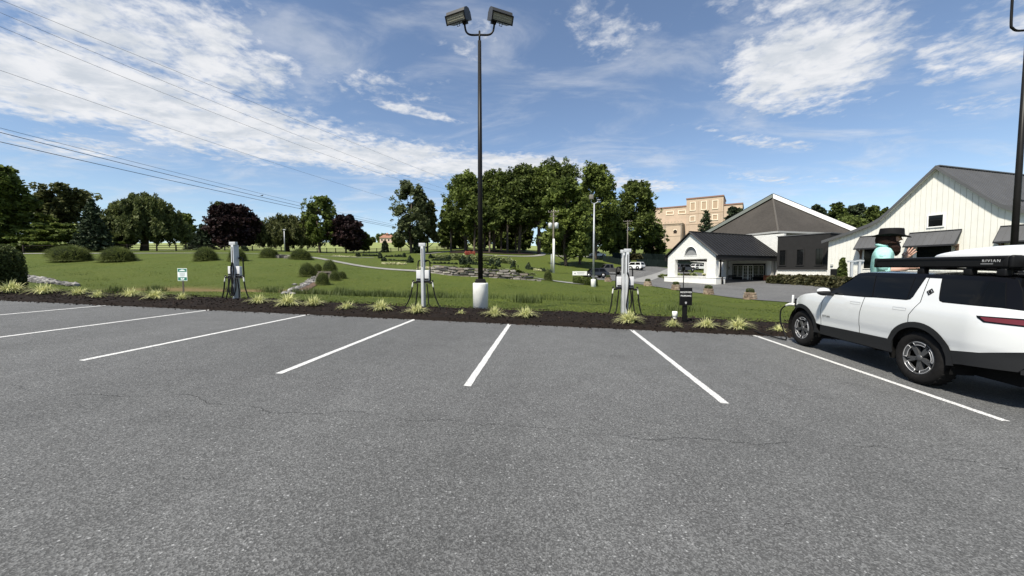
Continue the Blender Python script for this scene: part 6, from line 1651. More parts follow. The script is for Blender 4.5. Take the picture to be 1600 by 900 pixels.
# shrubs in front of the wing and barn
k = 0
LEAF['bronze'] = leafy('leaves_bronze', (.022, .026, .010), (.105, .095, .045), .2)
SH_B = shrub_protos('bronze', 3, 600, 2)
BL = ['shrub nearest the orange planter', 'second shrub from the orange planter', 'third shrub from the orange planter', 'fourth shrub from the orange planter', 'shrub under the left window of the charcoal wing', 'shrub under the white stone left of the middle window', 'shrub below the middle window of the wing', 'shrub right of the middle window of the wing', 'shrub below the right window of the wing', 'shrub by the downpipe of the wing', 'shrub before the dark barn door', 'shrub left of the column evergreen', 'shrub at the foot of the column evergreen', 'shrub just above the white car mirror', 'shrub behind the windscreen of the white car']
for i in range(15):
    u = i / 14; px = 1210 + 128 * u; Y = 51.5 - 14.5 * u
    shrub(px, Y, 1.7, 1.25 + .15 * (i % 3), SH_B, 'bronze-green ' + BL[i], 'bronze-green shrubs along the wing', i)
    if i % 2 == 0: shrub(px + 4, Y - 1.1, 1.3, .9, SH_B, 'low bronze-green shrub in front of the ' + BL[i].replace('shrub ', 'one ', 1), 'low bronze-green shrubs along the kerb', i + 1)
b = on(1317, 42.5); H = P(1317, 403, 42.5).z - b.z
tree('column', H, .42, 700, 'deep', 'narrow clipped column evergreen beside the dark barn door', 'evergreen', None, 'column_evergreen', rotz(0, b), leaf=.11, dens=1.6)
for i, px in enumerate((1331, 1343)):
    b = on(px, 40); h = P(px, 407 + i * -1, 40).z - b.z; r = thing('arbour_post', ['left white arbour post beside the column evergreen', 'right white arbour post nearer the statue'][i], 'post', rotz(-.3, b), 'white arbour posts')
    mb = MB(); mb.box((0, 0, h / 2), (.20, .20, h)); mb.build('post', simple('pale_vinyl', (.34, .36, .38), .6), r); mb = MB(); mb.box((0, 0, h - .1), (.70, .24, .16)); mb.build('cap', simple('pale_vinyl_cap', (.34, .36, .38), .6), r)
# ------------------------------------------------------------------ white SUV on charge
CV = np.array([.13496597, .99078989, .01093562]); CL = np.array([-.99038913, .13455828, .03199112]); CN = NRM
CO = np.array([6.42850805, 5.80444861, -.10643534]) - CL * .88
CAR_M = Matrix(((CV[0], CL[0], CN[0], CO[0]), (CV[1], CL[1], CN[1], CO[1]), (CV[2], CL[2], CN[2], CO[2]), (0, 0, 0, 1)))
M_WHITE, nt, b = material('white_car_paint')
b.inputs['Base Color'].default_value = (.575, .585, .585, 1); b.inputs['Roughness'].default_value = .28; b.inputs['Coat Weight'].default_value = .9; b.inputs['Coat Roughness'].default_value = .04; b.inputs['Specular IOR Level'].default_value = .45
M_BLKG = simple('gloss_black_panel', (.004, .004, .005), .14, coat=.02, spec=.14)
M_CLAD = simple('grey_cladding', (.028, .029, .031), .55, bump=.1, bscale=300)
M_CGLASS = simple('tinted_car_glass', (.005, .0055, .006), .05, spec=.18)
M_TYRE = simple('tyre_rubber', (.016, .015, .015), .80, noise=.3, nscale=20)
M_RIMD = simple('dark_alloy', (.062, .063, .066), .42, metal=.3)
M_RIML = simple('machined_alloy', (.46, .46, .47), .35, metal=.4)
M_UNDER = simple('underbody', (.008, .008, .008), .9)
M_RED = simple('red_tail_lens', (.11, .008, .011), .2, coat=.3)
_zz = np.linspace(.1, 2.1, 801)
_yy = np.interp(_zz, [.3, .5, .6, .735, .765, .9, 1.05, 1.2, 1.28, 1.45, 1.68, 1.74, 1.80], [.015, .03, .040, .046, .060, .066, .064, .046, .018, -.035, -.118, -.150, -.22])
_kk = np.exp(-.5 * (np.arange(-24, 25) / 8.0) ** 2); _kk /= _kk.sum()
_yy = np.convolve(np.pad(_yy, 24, mode='edge'), _kk, 'valid')
def yo(z): return float(np.interp(z, _zz, _yy))
def S(x, z):
    pf = max(0, x - 2.75); pr = max(0, -.70 - x)
    return .88 + yo(z) - .36 * pf ** 2 - .10 * pf ** 3 - .62 * pr ** 2 - .08 * pr
def arc(cx, r, a0, a1, n=14): return [(cx + r * math.cos(math.radians(a)), .43 + r * math.sin(math.radians(a))) for a in np.linspace(a0, a1, n)]
def panel(poly, off=0.0, thick=.012, step=.05, sides=(1, -1)):
    """body panel: an outline in side view (x, z) laid on the flank of the car, left side (and mirrored)"""
    pts = []
    n = len(poly)
    for i in range(n):
        a, b = np.array(poly[i]), np.array(poly[(i + 1) % n]); m = max(1, int(np.linalg.norm(b - a) / step))
        pts += [tuple(a + (b - a) * k / m) for k in range(m)]
    edges = [(i, (i + 1) % len(pts)) for i in range(len(pts))]
    nb = len(pts)
    x0, x1 = min(p[0] for p in pts), max(p[0] for p in pts); z0, z1 = min(p[1] for p in pts), max(p[1] for p in pts)
    def inside(x, z):
        c = False
        for i in range(nb):
            (xa, za), (xb, zb_) = pts[i], pts[(i + 1) % nb]
            if (za > z) != (zb_ > z) and x < (xb - xa) * (z - za) / (zb_ - za) + xa: c = not c
        return c
    P2 = np.array(pts)
    for x in np.arange(x0 + step * .5, x1, step):
        for z in np.arange(z0 + step * .5, z1, step):
            if inside(x, z) and np.min(np.hypot(P2[:, 0] - x, P2[:, 1] - z)) > step * .45: pts.append((x, z))
    vs, es, fs, *_ = mgeo.delaunay_2d_cdt([Vector(p) for p in pts], edges, [], 0, 1e-5)
    tris = []
    for f in fs:
        c = sum((vs[i] for i in f), Vector((0, 0))) / len(f)
        P_ = [(vs[i].x, vs[i].y) for i in f]
        # keep faces inside the outline
        xq, zq = c.x, c.y; cc = False
        for i in range(nb):
            (xa, za), (xb, zb_) = pts[i], pts[(i + 1) % nb]
            if (za > zq) != (zb_ > zq) and xq < (xb - xa) * (zq - za) / (zb_ - za) + xa: cc = not cc
        ar = abs((P_[1][0] - P_[0][0]) * (P_[2][1] - P_[0][1]) - (P_[2][0] - P_[0][0]) * (P_[1][1] - P_[0][1])) / 2
        if cc and ar > 5e-5: tris.append(tuple(f))
    mb = MB()
    for s in sides:
        outer = [(v.x, s * (S(v.x, v.y) + off), v.y) for v in vs]
        mb.add(outer, tris, None, 0, True)
        rim = list(range(nb))
        vv = [outer[i] for i in rim] + [(outer[i][0], outer[i][1] - s * thick, outer[i][2]) for i in rim]
        mb.add(vv, [(i, (i + 1) % nb, nb + (i + 1) % nb, nb + i) for i in range(nb)], None, 1)
    return mb
def pair(nm, poly, mat, parent, off=0.0, thick=.012, step=.05):
    out = []
    for s_ in (1, -1):
        m = panel(poly, off, thick, step, sides=(s_,)); out.append(m.build(nm, [mat, M_UNDER], parent))
    return out
suv = thing('white_suv', 'white electric SUV with black roof charging at the front, carrying a roof rack', 'car', CAR_M)
RA = .54
g = .0065
fender = [(2.20 + g, .60), (2.205 + g, .9), (2.19 + g, 1.10), (2.12 + g, 1.272), (2.30, 1.283), (2.57, 1.262), (2.80, 1.225), (3.00, 1.165), (3.15, 1.085), (3.26, .98), (3.33, .85), (3.36, .68)] + arc(2.872, RA, 27, 160, 18) 
pair('fender', fender, M_WHITE, suv)
quarter = [(.051 - g, 1.30), (.099 - g, 1.683), (-.10, 1.680), (-.125, 1.60), (-.20, 1.385), (-.225, 1.345), (-.28, 1.326), (-.97, 1.322), (-1.135, 1.308), (-1.19, 1.20), (-1.203, 1.03), (-1.198, .792), (-.85, .70), (-.62, .668)] + arc(0, RA, 156, 72, 14) + [(.166 - g, .966), (.173 - g, 1.078)]
bd = pair('quarter_panel', quarter, M_WHITE, suv)[0]
body = MB()
# bonnet, front face, tailgate surfaces
def hood(u, v):
    x = 2.10 + 1.10 * u; zt = float(np.interp(x, [2.1, 2.3, 2.57, 2.8, 3.0, 3.15, 3.2], [1.272, 1.283, 1.262, 1.225, 1.165, 1.085, 1.05]))
    yw = S(x, zt) - .002; y = yw * (2 * v - 1); return (x, y, zt + .05 * (1 - (2 * v - 1) ** 2) ** .7)
body.grid(hood, 18, 20)
def nose(u, v):
    a = 2 * v - 1; z = 1.05 - .62 * u; yw = S(3.2, z); y = yw * a
    return (3.20 + .32 * (1 - abs(a) ** 2.6) ** .5 + .06 * math.sin(math.pi * min(1, u * 1.1)), y, z + .05 * (1 - a * a) ** .7 * (1 - u))
body.build('bonnet', M_WHITE, suv); body = MB()
body.grid(nose, 8, 20)
body.build('front_bumper', M_WHITE, suv)
fd = [(2.20 - g, .588), (2.205 - g, .9), (2.19 - g, 1.10), (2.12 - g, 1.272), (1.79, 1.277), (1.13 + g, 1.286), (1.125 + g, 1.20), (1.157 + g, .97), (1.150 + g, .605)]
door1 = pair('door', fd, M_WHITE, suv)[0]
rd = [(1.150 - g, .605), (1.157 - g, .97), (1.125 - g, 1.20), (1.13 - g, 1.286), (.92, 1.297), (.30, 1.308), (.235, 1.325), (.205, 1.375), (.150, 1.686), (.099 + g, 1.683), (.051 + g, 1.30), (.173 + g, 1.078), (.166 + g, .968)] + arc(0, RA, 70, 20, 8) + [(.46, .615)]
door2 = pair('door', rd, M_WHITE, suv)[0]
def tail(u, v):
    a = 2 * v - 1; z = .79 + .525 * u; yw = S(-1.2, z) - .004
    return (-1.205 - .075 * (1 - abs(a) ** 2.2) - .03 * math.sin(math.pi * u) * (1 - abs(a) ** 3), yw * a, z)
mb = MB(); mb.grid(tail, 10, 24); tg = mb.build('tailgate', M_WHITE, suv)
# dark shell behind the panel gaps, floor and wheel wells
mb = MB()
mb.box((.95, 0, .95), (1.9, 1.70, .62)); mb.box((2.0, 0, .95), (.5, 1.70, .5)); mb.box((2.87, 0, .80), (.9, 1.16, .7)); mb.box((-.05, 0, .90), (1.3, 1.18, .7)); mb.box((-.85, 0, .95), (.55, 1.48, .55))
mb.box((1.1, 0, .42), (4.3, 1.16, .22)); mb.box((1.28, 0, .48), (1.65, 1.62, .2)); mb.box((.8, 0, 1.30), (3.0, 1.5, .2))
mb.box((3.25, 0, .55), (.3, 1.2, .4))
for cx in (0, 2.872):
    for s in (1, -1):
        pts = arc(cx, .515, -15, 195, 16)
        vs = [(p[0], s * .90, p[1]) for p in pts] + [(p[0], s * .58, p[1]) for p in pts]; n = len(pts)
        mb.add(vs, [(i, i + 1, n + i + 1, n + i) for i in range(n - 1)])
mb.build('underbody', M_UNDER, suv)
# cladding: arches, sills, rear bumper
def arch_poly(cx, a0, a1, lowl, lowr, ro=.556, ri=.468):
    return arc(cx, ro, a0, a1, 20) + lowl + arc(cx, ri, a1, a0, 20) + lowr
pair('arch_cladding', arch_poly(2.872, -6, 172, [(2.20, .42), (2.42, .40)], [(3.36, .32), (3.44, .32)]), M_CLAD, suv, .016)
pair('arch_cladding', arch_poly(0, 14, 166, [(-.56, .44), (-.46, .42)], [(.43, .42), (.50, .42)]), M_CLAD, suv, .016)
pair('sill_cladding', [(.44, .40), (.43, .612), (.52, .622), (1.15, .616), (2.2, .600), (2.23, .40)], M_CLAD, suv, .013, .012, .04)
bs_ = MB()
m = panel([(-.50, .645), (-.62, .662), (-.85, .694), (-1.20, .785), (-1.22, .62), (-1.16, .53), (-.66, .487), (-.47, .45)], .014, .05)
bs_.v += m.v; bs_.f += m.f; bs_.m += m.m; bs_.sm += m.sm
def bump(u, v):
    a = 2 * v - 1; z = .50 + .285 * u; yw = S(-1.17, z) + .004
    return (-1.175 - .13 * (1 - abs(a) ** 2.5) - .05 * math.sin(math.pi * u) * (1 - abs(a) ** 4), yw * a, z)
bs_.grid(bump, 8, 24)
bp2 = bs_.build('rear_bumper', [M_CLAD, M_CLAD], suv)
mb = MB()
def skid(u, v):
    a = (2 * v - 1) * .80; z = .53 + .10 * u
    p = bump((z - .5) / .285, (a + 1) / 2); return (p[0] - .014, p[1], z + .02 * math.sin(math.pi * u))
mb.grid(skid, 3, 16); mb.build('skid_trim', simple('skid_silver', (.20, .20, .205), .4, metal=.4), bp2)
mb = MB(); 
for s in (1, -1): mb.box((-1.235, s * .56, .555), (.02, .22, .03))
mb.build('reflector', M_RED, bp2)
# glasshouse: black side, glass panes, roof, screens
def plate(nm, poly, off, mat, thick=.01): return pair(nm, poly, mat, suv, off, thick, .06)
plate('pillar_panel', [(2.10, 1.268), (1.98, 1.37), (1.80, 1.50), (1.645, 1.605), (1.575, 1.70), (1.535, 1.742), (.4, 1.752), (-.30, 1.74), (-.86, 1.722), (-.97, 1.70), (-1.05, 1.55), (-1.125, 1.305)], -.012, M_BLKG)
win = [('front_door_glass', [(1.98, 1.288), (1.85, 1.40), (1.62, 1.585), (1.525, 1.672), (1.48, 1.684), (1.125, 1.695), (.985, 1.307), (1.75, 1.292)]),
       ('rear_door_glass', [(.925, 1.309), (1.075, 1.692), (.345, 1.690), (.302, 1.322)]),
       ('rear_vent_glass', [(.290, 1.322), (.332, 1.690), (.165, 1.688), (.212, 1.375), (.235, 1.335)]),
       ('quarter_glass', [(-.275, 1.334), (-.235, 1.35), (-.207, 1.39), (-.135, 1.60), (-.108, 1.678), (-.84, 1.668), (-.895, 1.655), (-.995, 1.333)])]
for nm, p in win: plate(nm, p, -.004, M_CGLASS, .006)
mb = MB()
def roof(u, v):
    x = 1.56 - 2.50 * u; a = 2 * v - 1
    ze = float(np.interp(x, [-.94, -.86, -.30, .4, 1.2, 1.535, 1.56], [1.712, 1.722, 1.74, 1.752, 1.752, 1.742, 1.735]))
    return (x + .04 * (1 - a * a) * (1 if u < .02 else 0), (S(x, ze) - .013) * a, ze + .052 * (1 - abs(a) ** 2.4))
mb.grid(roof, 20, 18); mb.build('roof', M_BLKG, suv)
mb = MB()
def wind(u, v):
    a = 2 * v - 1; x = 2.10 - .54 * u; z = 1.27 + .465 * u; return (x + .10 * (1 - a * a) * (1 - .6 * u), (S(x, z) - .02) * a, z + .05 * (1 - a * a) * u)
mb.grid(wind, 8, 14); mb.build('windscreen', M_CGLASS, suv)
mb = MB()
def rear(u, v):
    a = 2 * v - 1; z = 1.30 + .42 * u; x = -1.13 + .19 * u
    return (x - .10 * (1 - abs(a) ** 2.4) , (S(x, z) - .012) * a, z)
mb.grid(rear, 8, 16); mb.build('rear_glass', M_CGLASS, suv)
mb = MB(); mb.box((-1.02, 0, 1.755), (.26, 1.2, .035), bev=.01); mb.build('spoiler', M_BLKG, suv)
# lamps
tl = panel([(-.785, 1.197), (-.80, 1.168), (-.87, 1.115), (-1.195, 1.108), (-1.20, 1.212)], .004, .01)
tl.grid(lambda u, v: tuple(np.array(tail((1.105 + .107 * u - .79) / .525, v)) - np.array([.006, 0, 0])), 2, 24)
tlo = tl.build('tail_lamp', [M_BLKG, M_UNDER], suv)
tl = panel([(-.83, 1.186), (-.845, 1.165), (-.885, 1.135), (-1.192, 1.128), (-1.197, 1.194)], .008, .004)
tl.grid(lambda u, v: tuple(np.array(tail((1.128 + .066 * u - .79) / .525, v)) - np.array([.010, 0, 0])), 2, 24); tl.build('lens', [M_RED, M_RED], tlo)
mb = MB()
for s in (1, -1): mb.tube([(3.37, s * .52, .92), (3.37, s * .52, 1.02)], .06, 10)
mb.build('headlight', simple('headlamp', (.6, .6, .6), .2), suv)
# door furniture
def flank_text(s, size, mat, x, z, off, parent, nm, xs=1.0):
    return obj(nm, text_mesh(s, size, mat, .001, 1.25, xs), parent, Matrix(((-1, 0, 0, x), (0, 0, 1, S(x, z) + off), (0, 1, 0, z), (0, 0, 0, 1))))
M_HNDL = simple('handle_seam', (.30, .30, .30), .4)
for (x, z, d) in ((1.30, 1.160, door1), (.36, 1.158, door2)):
    mb = MB()
    for (cx, cz, sx, sz) in ((x, z + .021, .24, .004), (x, z - .021, .24, .004), (x - .12, z, .004, .04), (x + .12, z, .004, .04)): mb.box((cx, S(cx, cz) + .0005, cz), (sx, .003, sz))
    h_ = mb.build('handle', M_HNDL, d)
M_LOGO = simple('dark_badge', (.03, .03, .032), .35, metal=.4)
flank_text('RIVIAN', .058, M_LOGO, 2.03, .806, .003, door1, 'badge')
b = MB(); Rm = Matrix.Rotation(math.radians(45), 4, 'Y')
for (cx, cz, sx, sz) in ((-.035, 0, .012, .082), (.035, 0, .012, .082), (0, .035, .082, .012), (0, -.035, .082, .012), (0, 0, .03, .045), (.012, 0, .05, .012)):
    b.box((cx, 0, cz), (sx, .006, sz), Rm)
lx, lz = -.035, 1.47
b.build('emblem', M_LOGO, bd, Matrix.Translation((lx, S(lx, lz) + .005, lz)) @ Matrix.Rotation(.34, 4, 'X'))
obj('badge', text_mesh('SW', .075, M_LOGO, .001, .95, 1.15), tg, Matrix(((0, 0, -1, -1.262), (-1, 0, 0, .70), (0, 1, 0, .905), (0, 0, 0, 1))))
mb = MB(); mb.box((-1.262, .70, .865), (.004, .11, .010)); mb.box((-1.262, .70, .848), (.004, .08, .006)); mb.build('badge_bar', M_LOGO, tg)
# mirrors
for s in (1, -1):
    mb = MB(); mb.ball((1.985, s * 1.06, 1.335), (.085, .125, .072), None, 0, 3); mm = mb.build('mirror', M_WHITE, suv)
    mb = MB(); mb.ball((1.965, s * 1.06, 1.305), (.085, .128, .062), None, 0, 3); mb.box((1.95, s * .95, 1.275), (.08, .16, .05), bev=.015); mb.build('mirror_base', M_CLAD, mm)
# wheels
def make_wheel(x, s, nm='wheel'):
    Mw = Matrix.Translation((x, s * .79, .42)) @ Matrix.Rotation(-s * math.pi / 2, 4, 'X')    # axis: outward = +z
    w = obj(nm, None, None) if False else None
    mb = MB()
    prof = [(.262, -.10), (.30, -.125), (.36, -.13), (.395, -.115), (.410, -.085), (.412, 0), (.410, .075), (.398, .100), (.375, .116), (.33, .124), (.285, .116), (.262, .10)]
    mb.lathe(prof, 48, cap=False)
    for k in range(60):
        a = 6.283 * k / 60; z = -.085 if k % 2 else .06
        mb.box((.411, 0, z), (.012, .026, .05), Matrix.Rotation(a, 4, 'Z'))
    tyre = mb.build('wheel', M_TYRE, suv, Mw)
    mb = MB()
    mb.lathe([(.240, .03), (.10, .015), (.0, .015)], 48); mb.build('dark_dish', M_UNDER, tyre); mb = MB()  # near-black dish, its colour standing in for shade between the spokes
    mb.lathe([(.264, .10), (.257, .110), (.250, .10), (.243, .02)], 48, cap=False)
    for k in range(5):
        a0 = 2 * math.pi * k / 5 + .31
        for d in (-.13, .13):
            mb.add([(.045, -.02, .085), (.215, -.017, .080), (.215, .017, .080), (.045, .02, .085), (.045, -.02, .03), (.215, -.024, .03), (.215, .024, .03), (.045, .02, .03)], [(0, 1, 2, 3), (4, 7, 6, 5), (0, 4, 5, 1), (1, 5, 6, 2), (2, 6, 7, 3), (3, 7, 4, 0)], Matrix.Rotation(a0 + d, 4, 'Z'))
        # outer ring segments
        n = 8
        a1, a2 = a0 + .20, a0 + 2 * math.pi / 5 - .20
        vs = []
        for i in range(n + 1):
            t = a1 + (a2 - a1) * i / n
            for (r_, z_) in ((.196, .088), (.250, .104), (.250, .05), (.196, .05)): vs.append((r_ * math.cos(t), r_ * math.sin(t), z_))
        fs = []
        for i in range(n):
            q = 4 * i
            for j in range(4): fs.append((q + j, q + (j + 1) % 4, q + 4 + (j + 1) % 4, q + 4 + j))
        fs += [(0, 1, 2, 3), (4 * n + 3, 4 * n + 2, 4 * n + 1, 4 * n)]
        mb.add(vs, fs)
    mb.lathe([(.055, .02), (.052, .09), (.04, .10), (0, .102)], 16)
    rim = mb.build('rim', M_RIMD, tyre)
    mb = MB()
    for k in range(5):
        a0 = 2 * math.pi * k / 5 + .31; a1, a2 = a0 + .20, a0 + 2 * math.pi / 5 - .20; n = 9
        for r_, z_ in ((.199, .091), (.247, .105)):
            mb.tube([(r_ * math.cos(t), r_ * math.sin(t), z_) for t in np.linspace(a1, a2, n)], .0055, 5)
        for t in (a1, a2): mb.tube([(.199 * math.cos(t), .199 * math.sin(t), .091), (.247 * math.cos(t), .247 * math.sin(t), .105)], .0055, 5)
    mb.build('machined_edges', M_RIML, tyre)
    return tyre
for x in (0, 2.872):
    for s in (1, -1): make_wheel(x, s)
# roof rack: cross bars, awning case, load box
for x in (.33, -.38, -.80):
    mb = MB(); mb.box((x, 0, 1.845), (.09, 1.36, .035), bev=.012); cb = mb.build('cross_bar', M_BLKG, suv)
    for s in (1, -1):
        mb = MB(); mb.box((x, s * .66, 1.79), (.11, .09, .10), bev=.015); mb.build('bar_foot', M_SIGNB, cb)
aw = thing('roof_awning', 'long black awning case on the roof rack of the white SUV', 'awning', CAR_M)
mb = MB(); mb.box((.165, .64, 1.935), (2.09, .14, .165), bev=.03); mb.box((.165, .715, 1.985), (2.0, .012, .018)); mb.box((.165, .715, 1.90), (1.98, .010, .05)); mb.build('case', simple('matt_black_alloy', (.014, .014, .015), .42), aw)
mb = MB(); mb.box((-.90, .64, 1.935), (.06, .15, .175), bev=.028); mb.build('end_cap', M_SIGNB, aw)
mb = MB(); mb.box((1.225, .64, 1.935), (.04, .145, .17), bev=.018); mb.build('end_cap', M_SIGNB, aw)
M_AWT = simple('pale_print', (.42, .42, .42), .6)
obj('lettering', text_mesh('RIVIAN', .052, M_AWT, .001, 1.3, 1.1), aw, Matrix(((-1, 0, 0, -.69), (0, 0, 1, .7225), (0, 1, 0, 1.945), (0, 0, 0, 1))))
mb = MB(); mb.box((-.64, .7215, 1.905), (.15, .002, .006)); mb.build('print_line', M_AWT, aw)
rb = thing('roof_box', 'white rounded roof box behind the awning case', 'roof box', CAR_M)
mb = MB()
def rbox(u, v):
    x = .75 - 2.35 * u; a = 2 * math.pi * v
    e = min(1, (math.sin(math.pi * min(max(u, .0), 1.0)) ** .30)) if 0 < u < 1 else 0.0
    h = .17 * e * (.72 + .28 * min(1, u * 2.2)); ca, sa = math.cos(a), math.sin(a)
    return (x, .02 + .40 * e * math.copysign(abs(ca) ** .5, ca), 2.02 + h * math.copysign(abs(sa) ** .6, sa) * (1.0 if sa > 0 else .55))
mb.grid(rbox, 36, 28); mb.build('lid', simple('roof_box_white', (.72, .72, .71), .3, coat=.4), rb)
mb = MB(); mb.box((-.55, .02, 1.90), (1.7, .74, .07), bev=.03); mb.build('tray', M_SIGNB, rb)
# charge flap, port and plugged cable
mb = MB(); mb.box((3.31, .885, 1.05), (.03, .045, .22), None, bev=.012); mb.build('charge_flap', M_WHITE, suv)
mb = MB(); mb.box((3.25, .80, .98), (.12, .10, .20), bev=.02); mb.build('charge_port', M_BLKG, suv)
pl = thing('charge_cable', 'black charging cable with a pale plug in the front of the white SUV', 'cable', CAR_M)
mb = MB(); mb.tube(catmull([(3.24, .88, .93), (3.32, .93, .93), (3.42, .97, .885)], 3), [.03, .032, .034, .034, .032, .028, .026], 8); mb.build('plug', M_GRIP, pl)
mb = MB(); mb.tube(catmull([(3.42, .97, .885), (3.53, 1.01, .76), (3.55, 1.0, .52), (3.48, .95, .25), (3.38, .92, .06), (3.5, 1.0, .03), (4.2, 1.3, .09)], 6), .016, 8); mb.build('cable', M_RUBB, pl)

# ------------------------------------------------------------------ parked vehicles further off
def far_car(kind, px, Y, heading, col, label, cat, Lx=4.6, Wx=1.8, Hx=1.6):
    b = on(px, Y); r = thing({'pickup': 'pickup_truck'}.get(kind, 'parked_car'), label, cat, rotz(heading, (b.x, b.y, b.z + .06)))
    paint = simple('paint_' + kind, col, .3, coat=.7, metal=.1)
    h = Lx / 2; w = Wx / 2; belt = Hx * .58
    mb = MB()
    prof = [(-h, .42), (-h, belt - .08), (-h + .12, belt), (h - 1.25, belt), (h - .35, belt - .10), (h - .05, belt - .28), (h, .45), (h - .2, .30), (-h + .2, .30)]
    if kind == 'pickup': prof = [(-h, .52), (-h, belt), (h - 1.35, belt + .02), (h - .20, belt - .10), (h, belt - .3), (h, .5), (h - .2, .42), (-h + .2, .42)]
    n = len(prof); vs = []
    for s in (-1, 1):
        for (x, z) in prof: vs.append((x, s * (w - (.06 if z > belt - .12 else 0)), z))
    mb.add(vs, [tuple(range(n)), tuple(range(2 * n - 1, n - 1, -1))] + [(i, n + i, n + (i + 1) % n, (i + 1) % n) for i in range(n)])
    if kind == 'pickup': x0, x1, x2, x3 = -.55, -.35, 1.0, 1.65
    elif kind == 'wagon': x0, x1, x2, x3 = -h + .10, -h + .38, .55, 1.15
    else: x0, x1, x2, x3 = -h + .25, -h + .75, .45, 1.15
    cab = [(x0, -w + .07, belt), (x3, -w + .07, belt), (x3, w - .07, belt), (x0, w - .07, belt), (x1, -w + .24, Hx), (x2, -w + .24, Hx), (x2, w - .24, Hx), (x1, w - .24, Hx)]
    mb.add(cab, [(4, 5, 6, 7), (0, 4, 7, 3), (1, 2, 6, 5), (0, 1, 5, 4), (3, 7, 6, 2)])
    bodyo = mb.build('body', paint, r)
    for s in (-1, 1):
        def sp(x, t):    # point on the cabin side
            y = (w - .07) + (-.17) * t; return (x, s * (y + .012), belt + (Hx - belt) * t)
        xm = (x1 + x2) / 2 - .05
        for (a, bq, c, d) in ((x0 + .18, xm - .06, xm - .06, x1 + .10), (xm + .06, x3 - .22, x2 - .08, xm + .06)):
            mb = MB(); mb.add([sp(a, .10), sp(bq, .10), sp(c, .86), sp(d, .86)], [(0, 1, 2, 3)]); mb.add([tuple(np.array(q) - np.array([0, s * .03, 0])) for q in (sp(a, .1), sp(bq, .1), sp(c, .86), sp(d, .86))], [(3, 2, 1, 0)]); mb.build('side_window', M_CGLASS, r)
    for (a, c, nm, sg) in ((x3, x2, 'windscreen', 1), (x0, x1, 'rear_window', -1)):
        mb = MB(); q = []
        for t, yy in ((.12, w - .2), (.86, w - .32)):
            x = a + (c - a) * t + sg * .014; q += [(x, -yy, belt + (Hx - belt) * t), (x, yy, belt + (Hx - belt) * t)]
        mb.add([q[0], q[1], q[3], q[2]], [(0, 1, 2, 3)]); mb.build(nm, M_CGLASS, r)
    if kind == 'pickup':
        mb = MB(); mb.box(((-h - .55) / 2, 0, belt + .003), (h - .75, Wx - .36, .02)); mb.build('bed', M_UNDER, r)
    rw = .36 if kind != 'pickup' else .41
    for x in (-h + .95, h - .95):
        for s in (-1, 1):
            mb = MB(); mb.lathe([(0, -.12), (rw, -.12), (rw, .10), (rw * .62, .125), (0, .10)], 20); wh = mb.build('wheel', M_TYRE, r, Matrix.Translation((x, s * (w - .09), rw)) @ Matrix.Rotation(-s * math.pi / 2, 4, 'X'))
            mb = MB(); mb.lathe([(0, .13), (rw * .6, .128), (rw * .6, .11)], 16); mb.build('rim', simple('rim_grey', (.32, .32, .33), .4, metal=.5), wh)
            mb = MB(); mb.lathe([(rw + .07, -.02), (rw + .07, .096), (0, .096)], 18); mb.build('arch', M_UNDER, r, Matrix.Translation((x, s * (w - .09), rw + .02)) @ Matrix.Rotation(-s * math.pi / 2, 4, 'X'))
    for s in (-1, 1):
        mb = MB(); mb.box((-h - .004, s * (w - .2), belt - .20), (.03, .26, .16)); mb.build('tail_lamp', M_RED, r)
        mb = MB(); mb.box((h - .03, s * (w - .26), belt - .34), (.06, .34, .12)); mb.build('headlight', M_RIML, r)
    mb = MB(); mb.box((h - .06, 0, .42), (.14, Wx - .2, .18)); mb.box((-h + .06, 0, .44), (.14, Wx - .2, .18)); mb.build('bumper', M_CLAD, r)
    return r
far_car('car', 929, 60, math.pi + .12, (.012, .012, .013), 'black parked car half hidden by the grey floodlight pole', 'car', 4.3, 1.8, 1.5)
far_car('pickup', 953, 72, math.pi + .10, (.06, .055, .05), 'grey-brown pickup truck parked behind the charging posts', 'pickup', 5.9, 2.0, 1.95)
far_car('wagon', 991, 84, math.pi / 2 + .7, (.66, .67, .66), 'white SUV parked just right of the charging posts', 'car', 4.6, 1.85, 1.7)
far_car('wagon', 932, 117, .12, (.70, .70, .68), 'white wagon on the higher lane beyond the pickup', 'car', 5.6, 1.9, 1.8)
far_car('wagon', 1070, 84, .35, (.05, .055, .065), 'dark SUV seen through the opening of the white porch', 'car', 4.7, 1.9, 1.75)
far_car('car', 1092, 92, .3, (.68, .68, .66), 'white car seen behind the dark SUV through the porch', 'car', 4.5, 1.8, 1.5)
far_car('car', 1058, 95, .3, (.45, .47, .48), 'silver car seen at the left of the porch opening', 'car', 4.5, 1.8, 1.5)
# low planting on the island beyond the porch
for i, (px, Y, w, h, pr, label) in enumerate([(1043, 66, 1.4, 1.0, SH_G, 'dark green shrub at the left corner of the porch plinth'), (1036, 68, 1.6, .8, SH_P, 'yellowish shrub on the small island left of the porch'), (1062, 69, 1.5, 1.0, SH_P, 'yellowish shrub seen low in the porch opening at left'), (1072, 69, 1.5, .9, SH_B, 'brownish shrub seen low in the middle of the porch opening'), (1082, 69, 1.6, 1.1, SH_P, 'yellowish shrub seen low in the porch opening at right'), (985, 118, 3.2, 2.0, SH_B, 'reddish brush heap left below the screened fence'), (993, 114, 4, 2.2, SH_B, 'big reddish brush heap behind the white SUV')]):
    shrub(px, Y, w, h, pr, label, None, i)

